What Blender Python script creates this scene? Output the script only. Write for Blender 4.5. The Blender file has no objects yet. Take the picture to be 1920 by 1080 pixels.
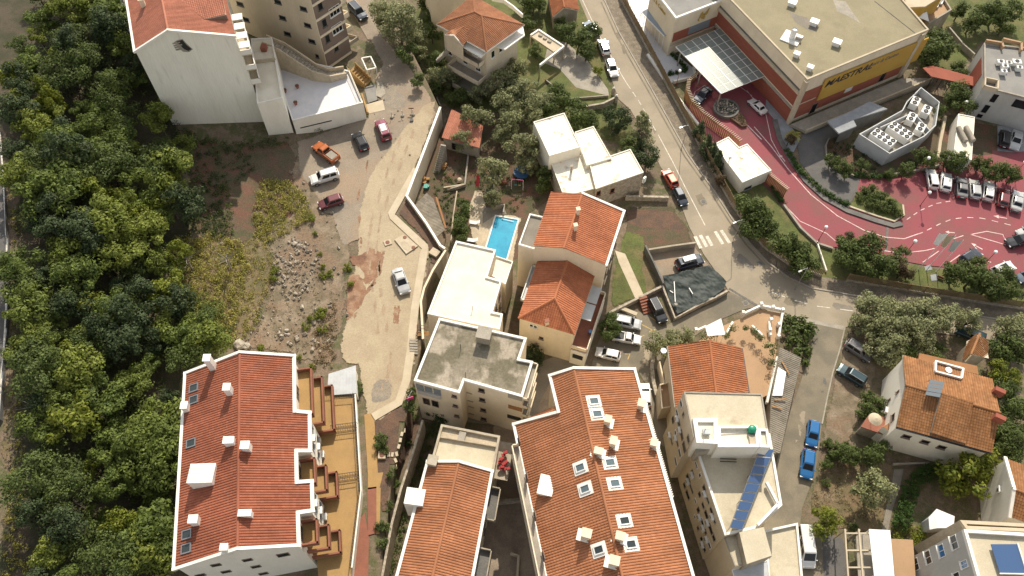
import bpy, bmesh, math, random
from mathutils import Vector, Matrix, noise
from mathutils.geometry import delaunay_2d_cdt
random.seed(7)
S = bpy.context.scene
C = S.collection
R = math.radians

# ---------------------------------------------------------------- camera
CAM_H, PITCH, ROLL, FOC = 106.0, R(58.4), R(0.94), 1490.0
_cp, _sp, _cr, _sr = math.cos(PITCH), math.sin(PITCH), math.cos(ROLL), math.sin(ROLL)
FW = Vector((0, _cp, -_sp)); _r0 = Vector((1, 0, 0)); _u0 = Vector((0, _sp, _cp))
RT = _r0 * _cr + _u0 * _sr
UP = _u0 * _cr - _r0 * _sr
cam_data = bpy.data.cameras.new('camera'); cam = bpy.data.objects.new('camera', cam_data); C.objects.link(cam)
cam_data.sensor_width = 36.0; cam_data.lens = FOC / 1920 * 36.0; cam_data.clip_start = 1.0; cam_data.clip_end = 6000
cam.matrix_world = Matrix(((RT.x, UP.x, -FW.x, 0), (RT.y, UP.y, -FW.y, 0), (RT.z, UP.z, -FW.z, CAM_H), (0, 0, 0, 1)))
S.camera = cam
# ---------------------------------------------------------------- sky, sun, exposure
SUN_EL, SUN_AZ = R(41), R(9)          # azimuth measured from +Y towards +X
w = bpy.data.worlds.new('World'); S.world = w; w.use_nodes = True
nt = w.node_tree; nt.nodes.clear()
sky = nt.nodes.new('ShaderNodeTexSky'); sky.sky_type = 'NISHITA'; sky.sun_disc = False
sky.sun_elevation = SUN_EL; sky.sun_rotation = SUN_AZ; sky.altitude = 60; sky.air_density = 1.0; sky.dust_density = 1.6; sky.ozone_density = 0.8
bg = nt.nodes.new('ShaderNodeBackground'); bg.inputs['Strength'].default_value = 0.148
wo = nt.nodes.new('ShaderNodeOutputWorld')
hsv = nt.nodes.new('ShaderNodeHueSaturation'); hsv.inputs['Saturation'].default_value = 0.22
nt.links.new(sky.outputs[0], hsv.inputs['Color']); nt.links.new(hsv.outputs[0], bg.inputs[0]); nt.links.new(bg.outputs[0], wo.inputs[0])
sd = bpy.data.lights.new('sun', 'SUN'); sd.energy = 4.15; sd.angle = R(0.55); sd.color = (1.0, 0.91, 0.76)
sun = bpy.data.objects.new('sun', sd); C.objects.link(sun); sun.location = (0, 60, 200)
_sv = Vector((math.sin(SUN_AZ) * math.cos(SUN_EL), math.cos(SUN_AZ) * math.cos(SUN_EL), math.sin(SUN_EL)))
sun.rotation_euler = _sv.to_track_quat('Z', 'Y').to_euler()
S.view_settings.view_transform = 'Standard'; S.view_settings.look = 'None'
S.view_settings.exposure = 0.45; S.view_settings.gamma = 1.0; S.view_settings.use_curve_mapping = False

# ---------------------------------------------------------------- pixel -> place
def ray(px, py):
    return FW + RT * ((px - 960) / FOC) + UP * ((540 - py) / FOC)
def P(px, py, z=0.0):
    d = ray(px, py); t = (z - CAM_H) / d.z
    return Vector((d.x * t, d.y * t, z))
def on_wall(a, b, px, py):
    d = ray(px, py); nx, ny = -(b.y - a.y), b.x - a.x
    t = (nx * a.x + ny * a.y) / (nx * d.x + ny * d.y)
    return Vector((d.x * t, d.y * t, CAM_H + d.z * t))
LOT = 4.0
WALLPX = [(690, -120), (745, 40), (800, 150), (826, 205), (763, 372), (835, 472), (790, 560), (793, 640), (775, 720), (760, 790), (735, 900), (715, 1080), (700, 1250)]
WALLW = [P(x, y, LOT) for x, y in WALLPX]
def wall_x(y):
    if y >= WALLW[0].y: return WALLW[0].x
    for a, b in zip(WALLW, WALLW[1:]):
        if b.y <= y <= a.y:
            t = (a.y - y) / (a.y - b.y); return a.x + (b.x - a.x) * t
    return WALLW[-1].x
def sst(t):
    t = max(0.0, min(1.0, t)); return t * t * (3 - 2 * t)
def terr(x, y):
    z = LOT * (1 - sst((x - wall_x(y) + 0.06) / 0.12))
    if x < -33: z += min(9.0, 0.2 * (-33 - x)) * sst((-33 - x) / 6 + .4)
    return z
def G(px, py):
    d = ray(px, py); z = 16.0
    while z > -0.5:
        t = (z - CAM_H) / d.z; x, y = d.x * t, d.y * t
        if terr(x, y) >= z: return Vector((x, y, terr(x, y)))
        z -= 0.04
    p = P(px, py, 0); return p

# ---------------------------------------------------------------- materials
MATS = {}
def _new(name):
    m = bpy.data.materials.new(name); m.use_nodes = True
    n = m.node_tree.nodes; n.clear()
    out = n.new('ShaderNodeOutputMaterial'); b = n.new('ShaderNodeBsdfPrincipled')
    m.node_tree.links.new(b.outputs[0], out.inputs[0])
    MATS[name] = m
    return m, n, m.node_tree.links, b, out
def rgb(c): return (c[0], c[1], c[2], 1.0)
def surf(name, c1, c2=None, scale=0.4, c3=None, scale3=0.12, lo=0.38, hi=0.62, fine=0.18, fscale=6.0, rough=0.85, bump=0.0, bscale=8.0, spec=0.25, stretch=(1, 1, 1), local=False, lo3=0.45, hi3=0.65):
    m, n, L, b, out = _new(name)
    if local: src = n.new('ShaderNodeTexCoord').outputs['Object']
    else: src = n.new('ShaderNodeNewGeometry').outputs['Position']
    mp = n.new('ShaderNodeMapping'); mp.inputs['Scale'].default_value = stretch
    L.new(src, mp.inputs[0]); src = mp.outputs[0]
    def nz(sc, det=4, ro=0.6):
        t = n.new('ShaderNodeTexNoise'); t.inputs['Scale'].default_value = sc; t.inputs['Detail'].default_value = det
        t.inputs['Roughness'].default_value = ro; L.new(src, t.inputs['Vector']); return t.outputs['Fac']
    def ramp(fac, a, z):
        r = n.new('ShaderNodeMapRange'); r.inputs['From Min'].default_value = a; r.inputs['From Max'].default_value = z
        r.interpolation_type = 'SMOOTHSTEP'; L.new(fac, r.inputs['Value']); return r.outputs['Result']
    def mix(f, a, bb, mode='MIX'):
        x = n.new('ShaderNodeMix'); x.data_type = 'RGBA'; x.blend_type = mode
        if isinstance(f, float): x.inputs[0].default_value = f
        else: L.new(f, x.inputs[0])
        for i, v in ((6, a), (7, bb)):
            if isinstance(v, tuple): x.inputs[i].default_value = rgb(v)
            else: L.new(v, x.inputs[i])
        return x.outputs[2]
    col = c1
    if c2 is not None: col = mix(ramp(nz(scale, 6), lo, hi), c1, c2)
    if c3 is not None: col = mix(ramp(nz(scale3, 5), lo3, hi3), col, c3)
    if fine > 0:
        f = nz(fscale, 5, 0.7)
        r = n.new('ShaderNodeMapRange'); r.inputs['From Min'].default_value = 0.25; r.inputs['From Max'].default_value = 0.75
        r.inputs['To Min'].default_value = 1 - fine * 1.6; r.inputs['To Max'].default_value = 1 + fine
        L.new(f, r.inputs['Value'])
        cc = n.new('ShaderNodeCombineColor')
        for i in range(3): L.new(r.outputs[0], cc.inputs[i])
        col = mix(1.0, col, cc.outputs[0], 'MULTIPLY')
    if isinstance(col, tuple): b.inputs['Base Color'].default_value = rgb(col)
    else: L.new(col, b.inputs['Base Color'])
    b.inputs['Roughness'].default_value = rough; b.inputs['Specular IOR Level'].default_value = spec
    if bump > 0:
        bp = n.new('ShaderNodeBump'); bp.inputs['Strength'].default_value = bump; bp.inputs['Distance'].default_value = 0.06
        L.new(nz(bscale, 5, 0.7), bp.inputs['Height']); L.new(bp.outputs[0], b.inputs['Normal'])
    return m
def plain(name, c, rough=0.5, metal=0.0, spec=0.5, coat=0.0, alpha=1.0):
    m, n, L, b, out = _new(name)
    b.inputs['Base Color'].default_value = rgb(c); b.inputs['Roughness'].default_value = rough
    b.inputs['Metallic'].default_value = metal; b.inputs['Specular IOR Level'].default_value = spec
    b.inputs['Coat Weight'].default_value = coat; b.inputs['Coat Roughness'].default_value = 0.08
    if alpha < 1: b.inputs['Alpha'].default_value = alpha
    return m
def tile_mat(name, c1, c2, c3, dirt=(0.16, 0.09, 0.06), wear=0.35):
    m, n, L, b, out = _new(name)
    uv = n.new('ShaderNodeTexCoord').outputs['UV']
    fl = n.new('ShaderNodeVectorMath'); fl.operation = 'FLOOR'; L.new(uv, fl.inputs[0])
    wn = n.new('ShaderNodeTexWhiteNoise'); wn.noise_dimensions = '2D'; L.new(fl.outputs[0], wn.inputs['Vector'])
    cr = n.new('ShaderNodeValToRGB'); e = cr.color_ramp.elements
    e[0].position = 0.0; e[0].color = rgb(c1); e[1].position = 1.0; e[1].color = rgb(c3)
    x = e.new(0.5); x.color = rgb(c2)
    L.new(wn.outputs['Value'], cr.inputs[0])
    cr.color_ramp.interpolation = 'EASE'
    pos = n.new('ShaderNodeNewGeometry').outputs['Position']
    t = n.new('ShaderNodeTexNoise'); t.inputs['Scale'].default_value = 0.5; t.inputs['Detail'].default_value = 7; t.inputs['Roughness'].default_value = .7; L.new(pos, t.inputs['Vector'])
    r = n.new('ShaderNodeMapRange'); r.inputs['From Min'].default_value = 0.42; r.inputs['From Max'].default_value = 0.72; r.inputs['To Max'].default_value = wear; L.new(t.outputs['Fac'], r.inputs['Value'])
    mx = n.new('ShaderNodeMix'); mx.data_type = 'RGBA'; L.new(r.outputs[0], mx.inputs[0]); L.new(cr.outputs[0], mx.inputs[6]); mx.inputs[7].default_value = rgb(dirt)
    mp = n.new('ShaderNodeMapping'); mp.inputs['Scale'].default_value = (.35, .06, 1); L.new(uv, mp.inputs[0])
    t2 = n.new('ShaderNodeTexNoise'); t2.inputs['Scale'].default_value = 1.0; t2.inputs['Detail'].default_value = 5; L.new(mp.outputs[0], t2.inputs['Vector'])
    t3 = n.new('ShaderNodeTexNoise'); t3.inputs['Scale'].default_value = .22; t3.inputs['Detail'].default_value = 3; L.new(pos, t3.inputs['Vector'])
    sm = n.new('ShaderNodeMath'); sm.operation = 'ADD'; L.new(t2.outputs['Fac'], sm.inputs[0]); L.new(t3.outputs['Fac'], sm.inputs[1])
    r2 = n.new('ShaderNodeMapRange'); r2.inputs['From Min'].default_value = .7; r2.inputs['From Max'].default_value = 1.3; r2.inputs['To Min'].default_value = .78; r2.inputs['To Max'].default_value = 1.2; L.new(sm.outputs[0], r2.inputs['Value'])
    cc = n.new('ShaderNodeCombineColor')
    for i in range(3): L.new(r2.outputs[0], cc.inputs[i])
    m2 = n.new('ShaderNodeMix'); m2.data_type = 'RGBA'; m2.blend_type = 'MULTIPLY'; m2.inputs[0].default_value = 1.0; L.new(mx.outputs[2], m2.inputs[6]); L.new(cc.outputs[0], m2.inputs[7])
    L.new(m2.outputs[2], b.inputs['Base Color']); b.inputs['Roughness'].default_value = 0.8; b.inputs['Specular IOR Level'].default_value = 0.2
    return m
def leaf_mat(name, c1, c2, c3=None, trans=0.3):
    m, n, L, b, out = _new(name)
    oi = n.new('ShaderNodeObjectInfo')
    tc = n.new('ShaderNodeTexCoord')
    t = n.new('ShaderNodeTexNoise'); t.inputs['Scale'].default_value = 1.1; t.inputs['Detail'].default_value = 3; L.new(tc.outputs['Object'], t.inputs['Vector'])
    r = n.new('ShaderNodeMapRange'); r.inputs['From Min'].default_value = 0.3; r.inputs['From Max'].default_value = 0.7; L.new(t.outputs['Fac'], r.inputs['Value'])
    mx = n.new('ShaderNodeMix'); mx.data_type = 'RGBA'; L.new(r.outputs[0], mx.inputs[0]); mx.inputs[6].default_value = rgb(c1); mx.inputs[7].default_value = rgb(c2)
    col = mx.outputs[2]
    m2 = n.new('ShaderNodeMix'); m2.data_type = 'RGBA'
    r2 = n.new('ShaderNodeMapRange'); r2.inputs['From Min'].default_value = 0.4; r2.inputs['From Max'].default_value = 1.0; r2.inputs['To Max'].default_value = 0.75
    L.new(oi.outputs['Random'], r2.inputs['Value']); L.new(r2.outputs[0], m2.inputs[0]); L.new(col, m2.inputs[6]); m2.inputs[7].default_value = rgb(c3 or c2)
    gm = n.new('ShaderNodeNewGeometry'); r3 = n.new('ShaderNodeMapRange'); r3.inputs['To Min'].default_value = 0.6; r3.inputs['To Max'].default_value = 1.4
    L.new(gm.outputs['Random Per Island'], r3.inputs['Value'])
    cc = n.new('ShaderNodeCombineColor')
    for i in range(3): L.new(r3.outputs[0], cc.inputs[i])
    m3 = n.new('ShaderNodeMix'); m3.data_type = 'RGBA'; m3.blend_type = 'MULTIPLY'; m3.inputs[0].default_value = 1.0; L.new(m2.outputs[2], m3.inputs[6]); L.new(cc.outputs[0], m3.inputs[7])
    L.new(m3.outputs[2], b.inputs['Base Color']); b.inputs['Roughness'].default_value = 0.65; b.inputs['Specular IOR Level'].default_value = 0.25
    tr = n.new('ShaderNodeBsdfTranslucent'); L.new(m3.outputs[2], tr.inputs['Color'])
    ms = n.new('ShaderNodeMixShader'); ms.inputs[0].default_value = trans
    L.new(b.outputs[0], ms.inputs[1]); L.new(tr.outputs[0], ms.inputs[2]); L.new(ms.outputs[0], out.inputs[0])
    return m
def glass_mat(name, c=(0.02, 0.03, 0.04), rough=0.08):
    return plain(name, c, rough=rough, spec=0.6)

surf('soil', (0.17, 0.125, 0.085), (0.10, 0.105, 0.045), 0.25, (0.20, 0.15, 0.105), 0.9, bump=.5, bscale=3, fine=.3)
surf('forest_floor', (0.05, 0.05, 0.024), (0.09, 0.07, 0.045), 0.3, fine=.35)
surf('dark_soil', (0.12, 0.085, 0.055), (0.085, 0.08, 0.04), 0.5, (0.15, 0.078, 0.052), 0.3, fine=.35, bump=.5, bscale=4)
surf('brown_soil', (0.15, 0.088, 0.058), (0.105, 0.07, 0.05), 0.6, fine=.3, bump=.5, bscale=4)
surf('rubble_soil', (0.272, 0.212, 0.148), (0.160, 0.128, 0.080), 0.5, (0.216, 0.148, 0.096), 0.2, fine=.35, fscale=4, bump=.7, bscale=5)
surf('gravel', (0.295, 0.242, 0.180), (0.238, 0.197, 0.152), 0.3, (0.320, 0.238, 0.164), 0.15, fine=.22, fscale=7, bump=.3, bscale=12)
surf('sand', (0.410, 0.334, 0.224), (0.369, 0.295, 0.198), 0.35, (0.333, 0.246, 0.159), 0.13, fine=.16, fscale=5, bump=.35, bscale=9, lo3=.55, hi3=.72)
surf('red_soil', (0.255, 0.136, 0.081), (0.340, 0.221, 0.140), 0.7, (0.178, 0.093, 0.060), 0.4, fine=.25, bump=.3)
surf('grey_patch', (0.24, 0.21, 0.17), (0.29, 0.24, 0.18), 0.9, fine=.25, bump=.3)
surf('asphalt', (0.324, 0.270, 0.197), (0.282, 0.238, 0.175), 0.25, (0.348, 0.289, 0.210), 0.1, fine=.12, fscale=9, rough=.9)
surf('asphalt_old', (0.195, 0.167, 0.120), (0.234, 0.197, 0.140), 0.3, (0.164, 0.144, 0.109), 0.2, fine=.15, fscale=7, rough=.9)
surf('asphalt_dark', (0.115, 0.11, 0.105), (0.14, 0.13, 0.12), 0.4, fine=.15, rough=.9)
surf('pavement', (0.255, 0.225, 0.183), (0.212, 0.187, 0.149), 0.4, fine=.16, fscale=7)
surf('gravel_verge', (0.246, 0.200, 0.145), (0.170, 0.140, 0.102), 0.8, fine=.35, fscale=5, bump=.6, bscale=7)
surf('concrete_pale', (0.510, 0.433, 0.315), (0.459, 0.383, 0.272), 0.5, fine=.08)
surf('concrete', (0.36, 0.32, 0.26), (0.29, 0.26, 0.21), 0.6, fine=.15)
surf('concrete_dark', (0.17, 0.16, 0.145), (0.13, 0.125, 0.115), 0.6, fine=.2)
surf('pink_worn', (0.21, 0.085, 0.09), (0.27, 0.10, 0.11), 1.0, fine=.2)
surf('alley_paving', (0.340, 0.270, 0.200), (0.260, 0.210, 0.160), 0.6, fine=.2)
surf('pink', (0.260, 0.067, 0.078), (0.237, 0.071, 0.078), 0.3, (0.208, 0.080, 0.076), 0.15, fine=.10, fscale=6, rough=.8)
surf('grass', (0.115, 0.135, 0.038), (0.09, 0.10, 0.032), 0.5, (0.16, 0.14, 0.055), 0.3, fine=.3, fscale=4, bump=.6, bscale=10)
surf('dry_grass', (0.19, 0.135, 0.075), (0.12, 0.105, 0.048), 0.5, (0.24, 0.175, 0.11), .25, fine=.3, bump=.6, bscale=8)
surf('paving_stone', (0.50, 0.41, 0.29), (0.42, 0.35, 0.25), 0.7, fine=.15, fscale=4)
surf('paving_grey', (0.30, 0.31, 0.32), (0.25, 0.26, 0.27), 0.5, fine=.12)
surf('terracotta_floor', (0.391, 0.248, 0.138), (0.358, 0.229, 0.129), 0.5, fine=.08, rough=.7)
surf('ochre_floor', (0.370, 0.229, 0.090), (0.334, 0.208, 0.084), 0.6, fine=.10, rough=.75)
surf('red_floor', (0.27, 0.105, 0.068), (0.23, 0.095, 0.06), 0.6, fine=.12, rough=.75)
surf('white_wall', (0.829, 0.784, 0.672), (0.762, 0.717, 0.605), 0.35, fine=.04, stretch=(1, 1, .35))
surf('cool_wall', (0.80, 0.77, 0.66), (0.74, 0.71, 0.60), 0.25, (0.62, 0.58, 0.48), 1.1, fine=.06, stretch=(1, 1, .12), lo3=.56, hi3=.78)
surf('cream_wall', (0.726, 0.627, 0.462), (0.660, 0.561, 0.413), 0.35, fine=.06, stretch=(1, 1, .35))
surf('beige_wall', (0.638, 0.539, 0.396), (0.561, 0.473, 0.341), 0.3, fine=.07, stretch=(1, 1, .3))
surf('brown_wall', (0.22, 0.165, 0.13), (0.19, 0.145, 0.115), 0.4, fine=.07)
surf('grey_wall', (0.460, 0.448, 0.414), (0.402, 0.391, 0.356), 0.35, fine=.06, stretch=(1, 1, .3))
surf('old_wall', (0.44, 0.38, 0.29), (0.33, 0.28, 0.21), 0.5, fine=.15, stretch=(1, 1, .4))
surf('stone_wall', (0.46, 0.40, 0.31), (0.30, 0.255, 0.195), 2.2, fine=.2, fscale=5, bump=.5, bscale=3)
surf('brick_red', (0.30, 0.095, 0.06), (0.27, 0.085, 0.055), 0.5, fine=.08, stretch=(1, 1, 3))
surf('yellow_panel', (0.468, 0.285, 0.061), (0.432, 0.261, 0.055), 0.4, fine=.04)
surf('white_paint', (0.80, 0.77, 0.70), (0.74, 0.71, 0.63), 0.6, fine=.05, rough=.6)
surf('white_roof', (0.74, 0.685, 0.56), (0.68, 0.62, 0.49), 0.4, (0.50, 0.44, 0.33), .6, fine=.07, lo3=.56, hi3=.82)
surf('stained_white', (0.80, 0.76, 0.66), (0.74, 0.68, 0.55), 0.5, (0.36, 0.28, 0.17), 0.55, fine=.08, lo3=.57, hi3=.72)
surf('bitumen', (0.225, 0.194, 0.140), (0.149, 0.131, 0.086), 0.28, (0.360, 0.306, 0.234), 0.22, fine=.22, fscale=3.5, lo3=.48, hi3=.58, lo=.42, hi=.56, bump=.2, bscale=4)
surf('beige_roof', (0.540, 0.477, 0.351), (0.486, 0.423, 0.306), 0.4, (0.360, 0.302, 0.207), 0.3, fine=.10, lo3=.55, hi3=.75)
surf('hotel_roof', (0.280, 0.241, 0.151), (0.252, 0.216, 0.134), 0.25, (0.207, 0.171, 0.107), 0.15, fine=.12, lo3=.55, hi3=.72)
surf('grey_roof', (0.255, 0.245, 0.225), (0.22, 0.21, 0.195), 0.4, fine=.1)
surf('canvas_white', (0.78, 0.78, 0.76), (0.72, 0.72, 0.70), 0.7, fine=.04)
surf('asbestos', (0.27, 0.235, 0.185), (0.20, 0.175, 0.135), 0.8, fine=.18, stretch=(1, 1, 1))
surf('sheet_metal', (0.48, 0.49, 0.49), (0.42, 0.43, 0.43), 0.6, fine=.06, rough=.45, spec=.5)
surf('timber', (0.40, 0.22, 0.09), (0.33, 0.18, 0.075), 1.2, fine=.15)
surf('fence_brown', (0.27, 0.20, 0.115), (0.21, 0.155, 0.09), 0.6, fine=.2)
surf('bark', (0.13, 0.10, 0.075), (0.08, 0.065, 0.05), 3, fine=.25, local=True)
surf('rock', (0.43, 0.375, 0.30), (0.29, 0.245, 0.19), 1.5, fine=.2)
surf('tarp', (0.026, 0.036, 0.032), (0.05, 0.06, 0.054), 0.6, fine=.2, rough=.6, spec=.2)
surf('sand_track', (0.37, 0.275, 0.185), (0.33, 0.24, 0.16), .6, fine=.2, fscale=5)
surf('water_tiles', (0.008, 0.24, 0.40), (0.012, 0.30, 0.46), 0.5, fine=.08, rough=.4, spec=.15)
surf('gold', (0.42, 0.28, 0.07), None, fine=.0, rough=.4)
surf('road_paint', (0.72, 0.68, 0.58), (0.52, 0.47, 0.38), 2.5, fine=.15, fscale=9)
surf('yellow_paint', (0.62, 0.42, 0.14), (0.48, 0.35, 0.18), 2.5, fine=.15, fscale=9)
surf('pink_paint', (0.70, 0.56, 0.52), (0.58, 0.38, 0.36), 2.0, fine=.15, fscale=9)
surf('crates_red', (0.36, 0.05, 0.05), None, fine=.1)
surf('marble', (0.642, 0.621, 0.613), (0.580, 0.569, 0.574), 0.5, fine=.04, rough=.5)
plain('dark', (0.02, 0.02, 0.022), .6); plain('black_metal', (0.03, 0.03, 0.032), .45); plain('grey_metal', (0.30, 0.30, 0.30), .4, .6)
plain('steel_white', (0.72, 0.71, 0.67), .45); plain('rust', (0.20, 0.085, 0.05), .8)
plain('plastic_green', (0.01, 0.22, 0.12), .4); plain('plastic_teal', (0.02, 0.25, 0.2), .5); plain('plastic_red', (0.5, 0.02, 0.03), .5); plain('plastic_blue', (0.03, 0.10, 0.22), .5); plain('plastic_pink', (0.7, 0.08, 0.25), .5)
plain('clay_pot', (0.28, 0.10, 0.06), .8); plain('lamp_globe', (0.85, 0.85, 0.83), .35)
glass_mat('glass', (0.012, 0.014, 0.016), .18); MATS['glass'].node_tree.nodes['Principled BSDF'].inputs['Specular IOR Level'].default_value = .3; glass_mat('glass_blue', (0.03, 0.14, 0.32), .15); glass_mat('skylight_glass', (0.10, 0.14, 0.15), .06); glass_mat('skylight_dark', (0.03, 0.04, 0.04), .06)
plain('canopy_glass', (0.27, 0.31, 0.28), .35, spec=.4, alpha=.62)
plain('solar_blue', (0.05, 0.10, 0.21), .12, spec=.7); plain('solar_grey', (0.20, 0.23, 0.25), .2, spec=.6)
tile_mat('tiles_red', (0.264, 0.084, 0.047), (0.286, 0.095, 0.052), (0.312, 0.108, 0.063), wear=.2)
tile_mat('tiles_orange', (0.332, 0.135, 0.063), (0.353, 0.147, 0.070), (0.381, 0.164, 0.081), wear=.2)
tile_mat('tiles_bright', (0.387, 0.136, 0.064), (0.412, 0.147, 0.070), (0.445, 0.169, 0.083), wear=.12)
tile_mat('tiles_dark', (0.310, 0.112, 0.050), (0.335, 0.125, 0.055), (0.370, 0.142, 0.065), wear=.22)
tile_mat('tiles_old', (0.233, 0.107, 0.043), (0.287, 0.130, 0.051), (0.318, 0.156, 0.069), dirt=(0.135, 0.081, 0.043), wear=.4)
tile_mat('tiles_brown', (0.272, 0.115, 0.056), (0.297, 0.128, 0.063), (0.332, 0.145, 0.073), wear=.25)
tile_mat('tiles_pink', (0.383, 0.149, 0.093), (0.408, 0.162, 0.102), (0.433, 0.178, 0.115), wear=.15)
leaf_mat('leaf_forest', (0.071, 0.106, 0.026), (0.176, 0.218, 0.044), (0.237, 0.263, 0.046), .4)
leaf_mat('leaf_green', (0.062, 0.087, 0.023), (0.123, 0.158, 0.040), (0.095, 0.127, 0.033), .35)
leaf_mat('leaf_dark', (0.038, 0.056, 0.022), (0.07, 0.096, 0.034), (0.058, 0.082, 0.03))
leaf_mat('leaf_olive', (0.163, 0.180, 0.081), (0.294, 0.294, 0.145), (0.216, 0.226, 0.100))
leaf_mat('leaf_lime', (0.12, 0.155, 0.02), (0.22, 0.235, 0.03), (0.17, 0.19, 0.024), .38)
leaf_mat('leaf_scrub', (0.232, 0.225, 0.051), (0.406, 0.355, 0.087), (0.290, 0.268, 0.065), .35)
leaf_mat('leaf_red', (0.10, 0.055, 0.035), (0.09, 0.10, 0.035), (0.12, 0.07, 0.04))
leaf_mat('leaf_hedge', (0.035, 0.075, 0.014), (0.06, 0.11, 0.02), (0.05, 0.10, 0.018))
leaf_mat('leaf_dry', (0.20, 0.155, 0.085), (0.28, 0.21, 0.12), (0.24, 0.18, 0.1))

def faded(name):
    """the same ground material, thinning out towards the sheet's edge (loose material over the soil below)"""
    k = name + '_loose'
    if k in MATS: return k
    m = MATS[name].copy(); m.name = k; MATS[k] = m; n = m.node_tree.nodes; L = m.node_tree.links
    out = n['Material Output']; b = n['Principled BSDF']
    at = n.new('ShaderNodeAttribute'); at.attribute_name = 'edge'
    t = n.new('ShaderNodeTexNoise'); t.inputs['Scale'].default_value = 1.6; t.inputs['Detail'].default_value = 9; t.inputs['Roughness'].default_value = .78
    L.new(n.new('ShaderNodeNewGeometry').outputs['Position'], t.inputs['Vector'])
    ad = n.new('ShaderNodeMath'); ad.operation = 'ADD'; L.new(at.outputs['Fac'], ad.inputs[0]); L.new(t.outputs['Fac'], ad.inputs[1])
    r = n.new('ShaderNodeMapRange'); r.interpolation_type = 'SMOOTHSTEP'; r.inputs['From Min'].default_value = .80; r.inputs['From Max'].default_value = .815; L.new(ad.outputs[0], r.inputs['Value'])
    tr = n.new('ShaderNodeBsdfTransparent'); mx = n.new('ShaderNodeMixShader'); L.new(r.outputs[0], mx.inputs[0]); L.new(tr.outputs[0], mx.inputs[1]); L.new(b.outputs[0], mx.inputs[2]); L.new(mx.outputs[0], out.inputs[0])
    return k
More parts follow.
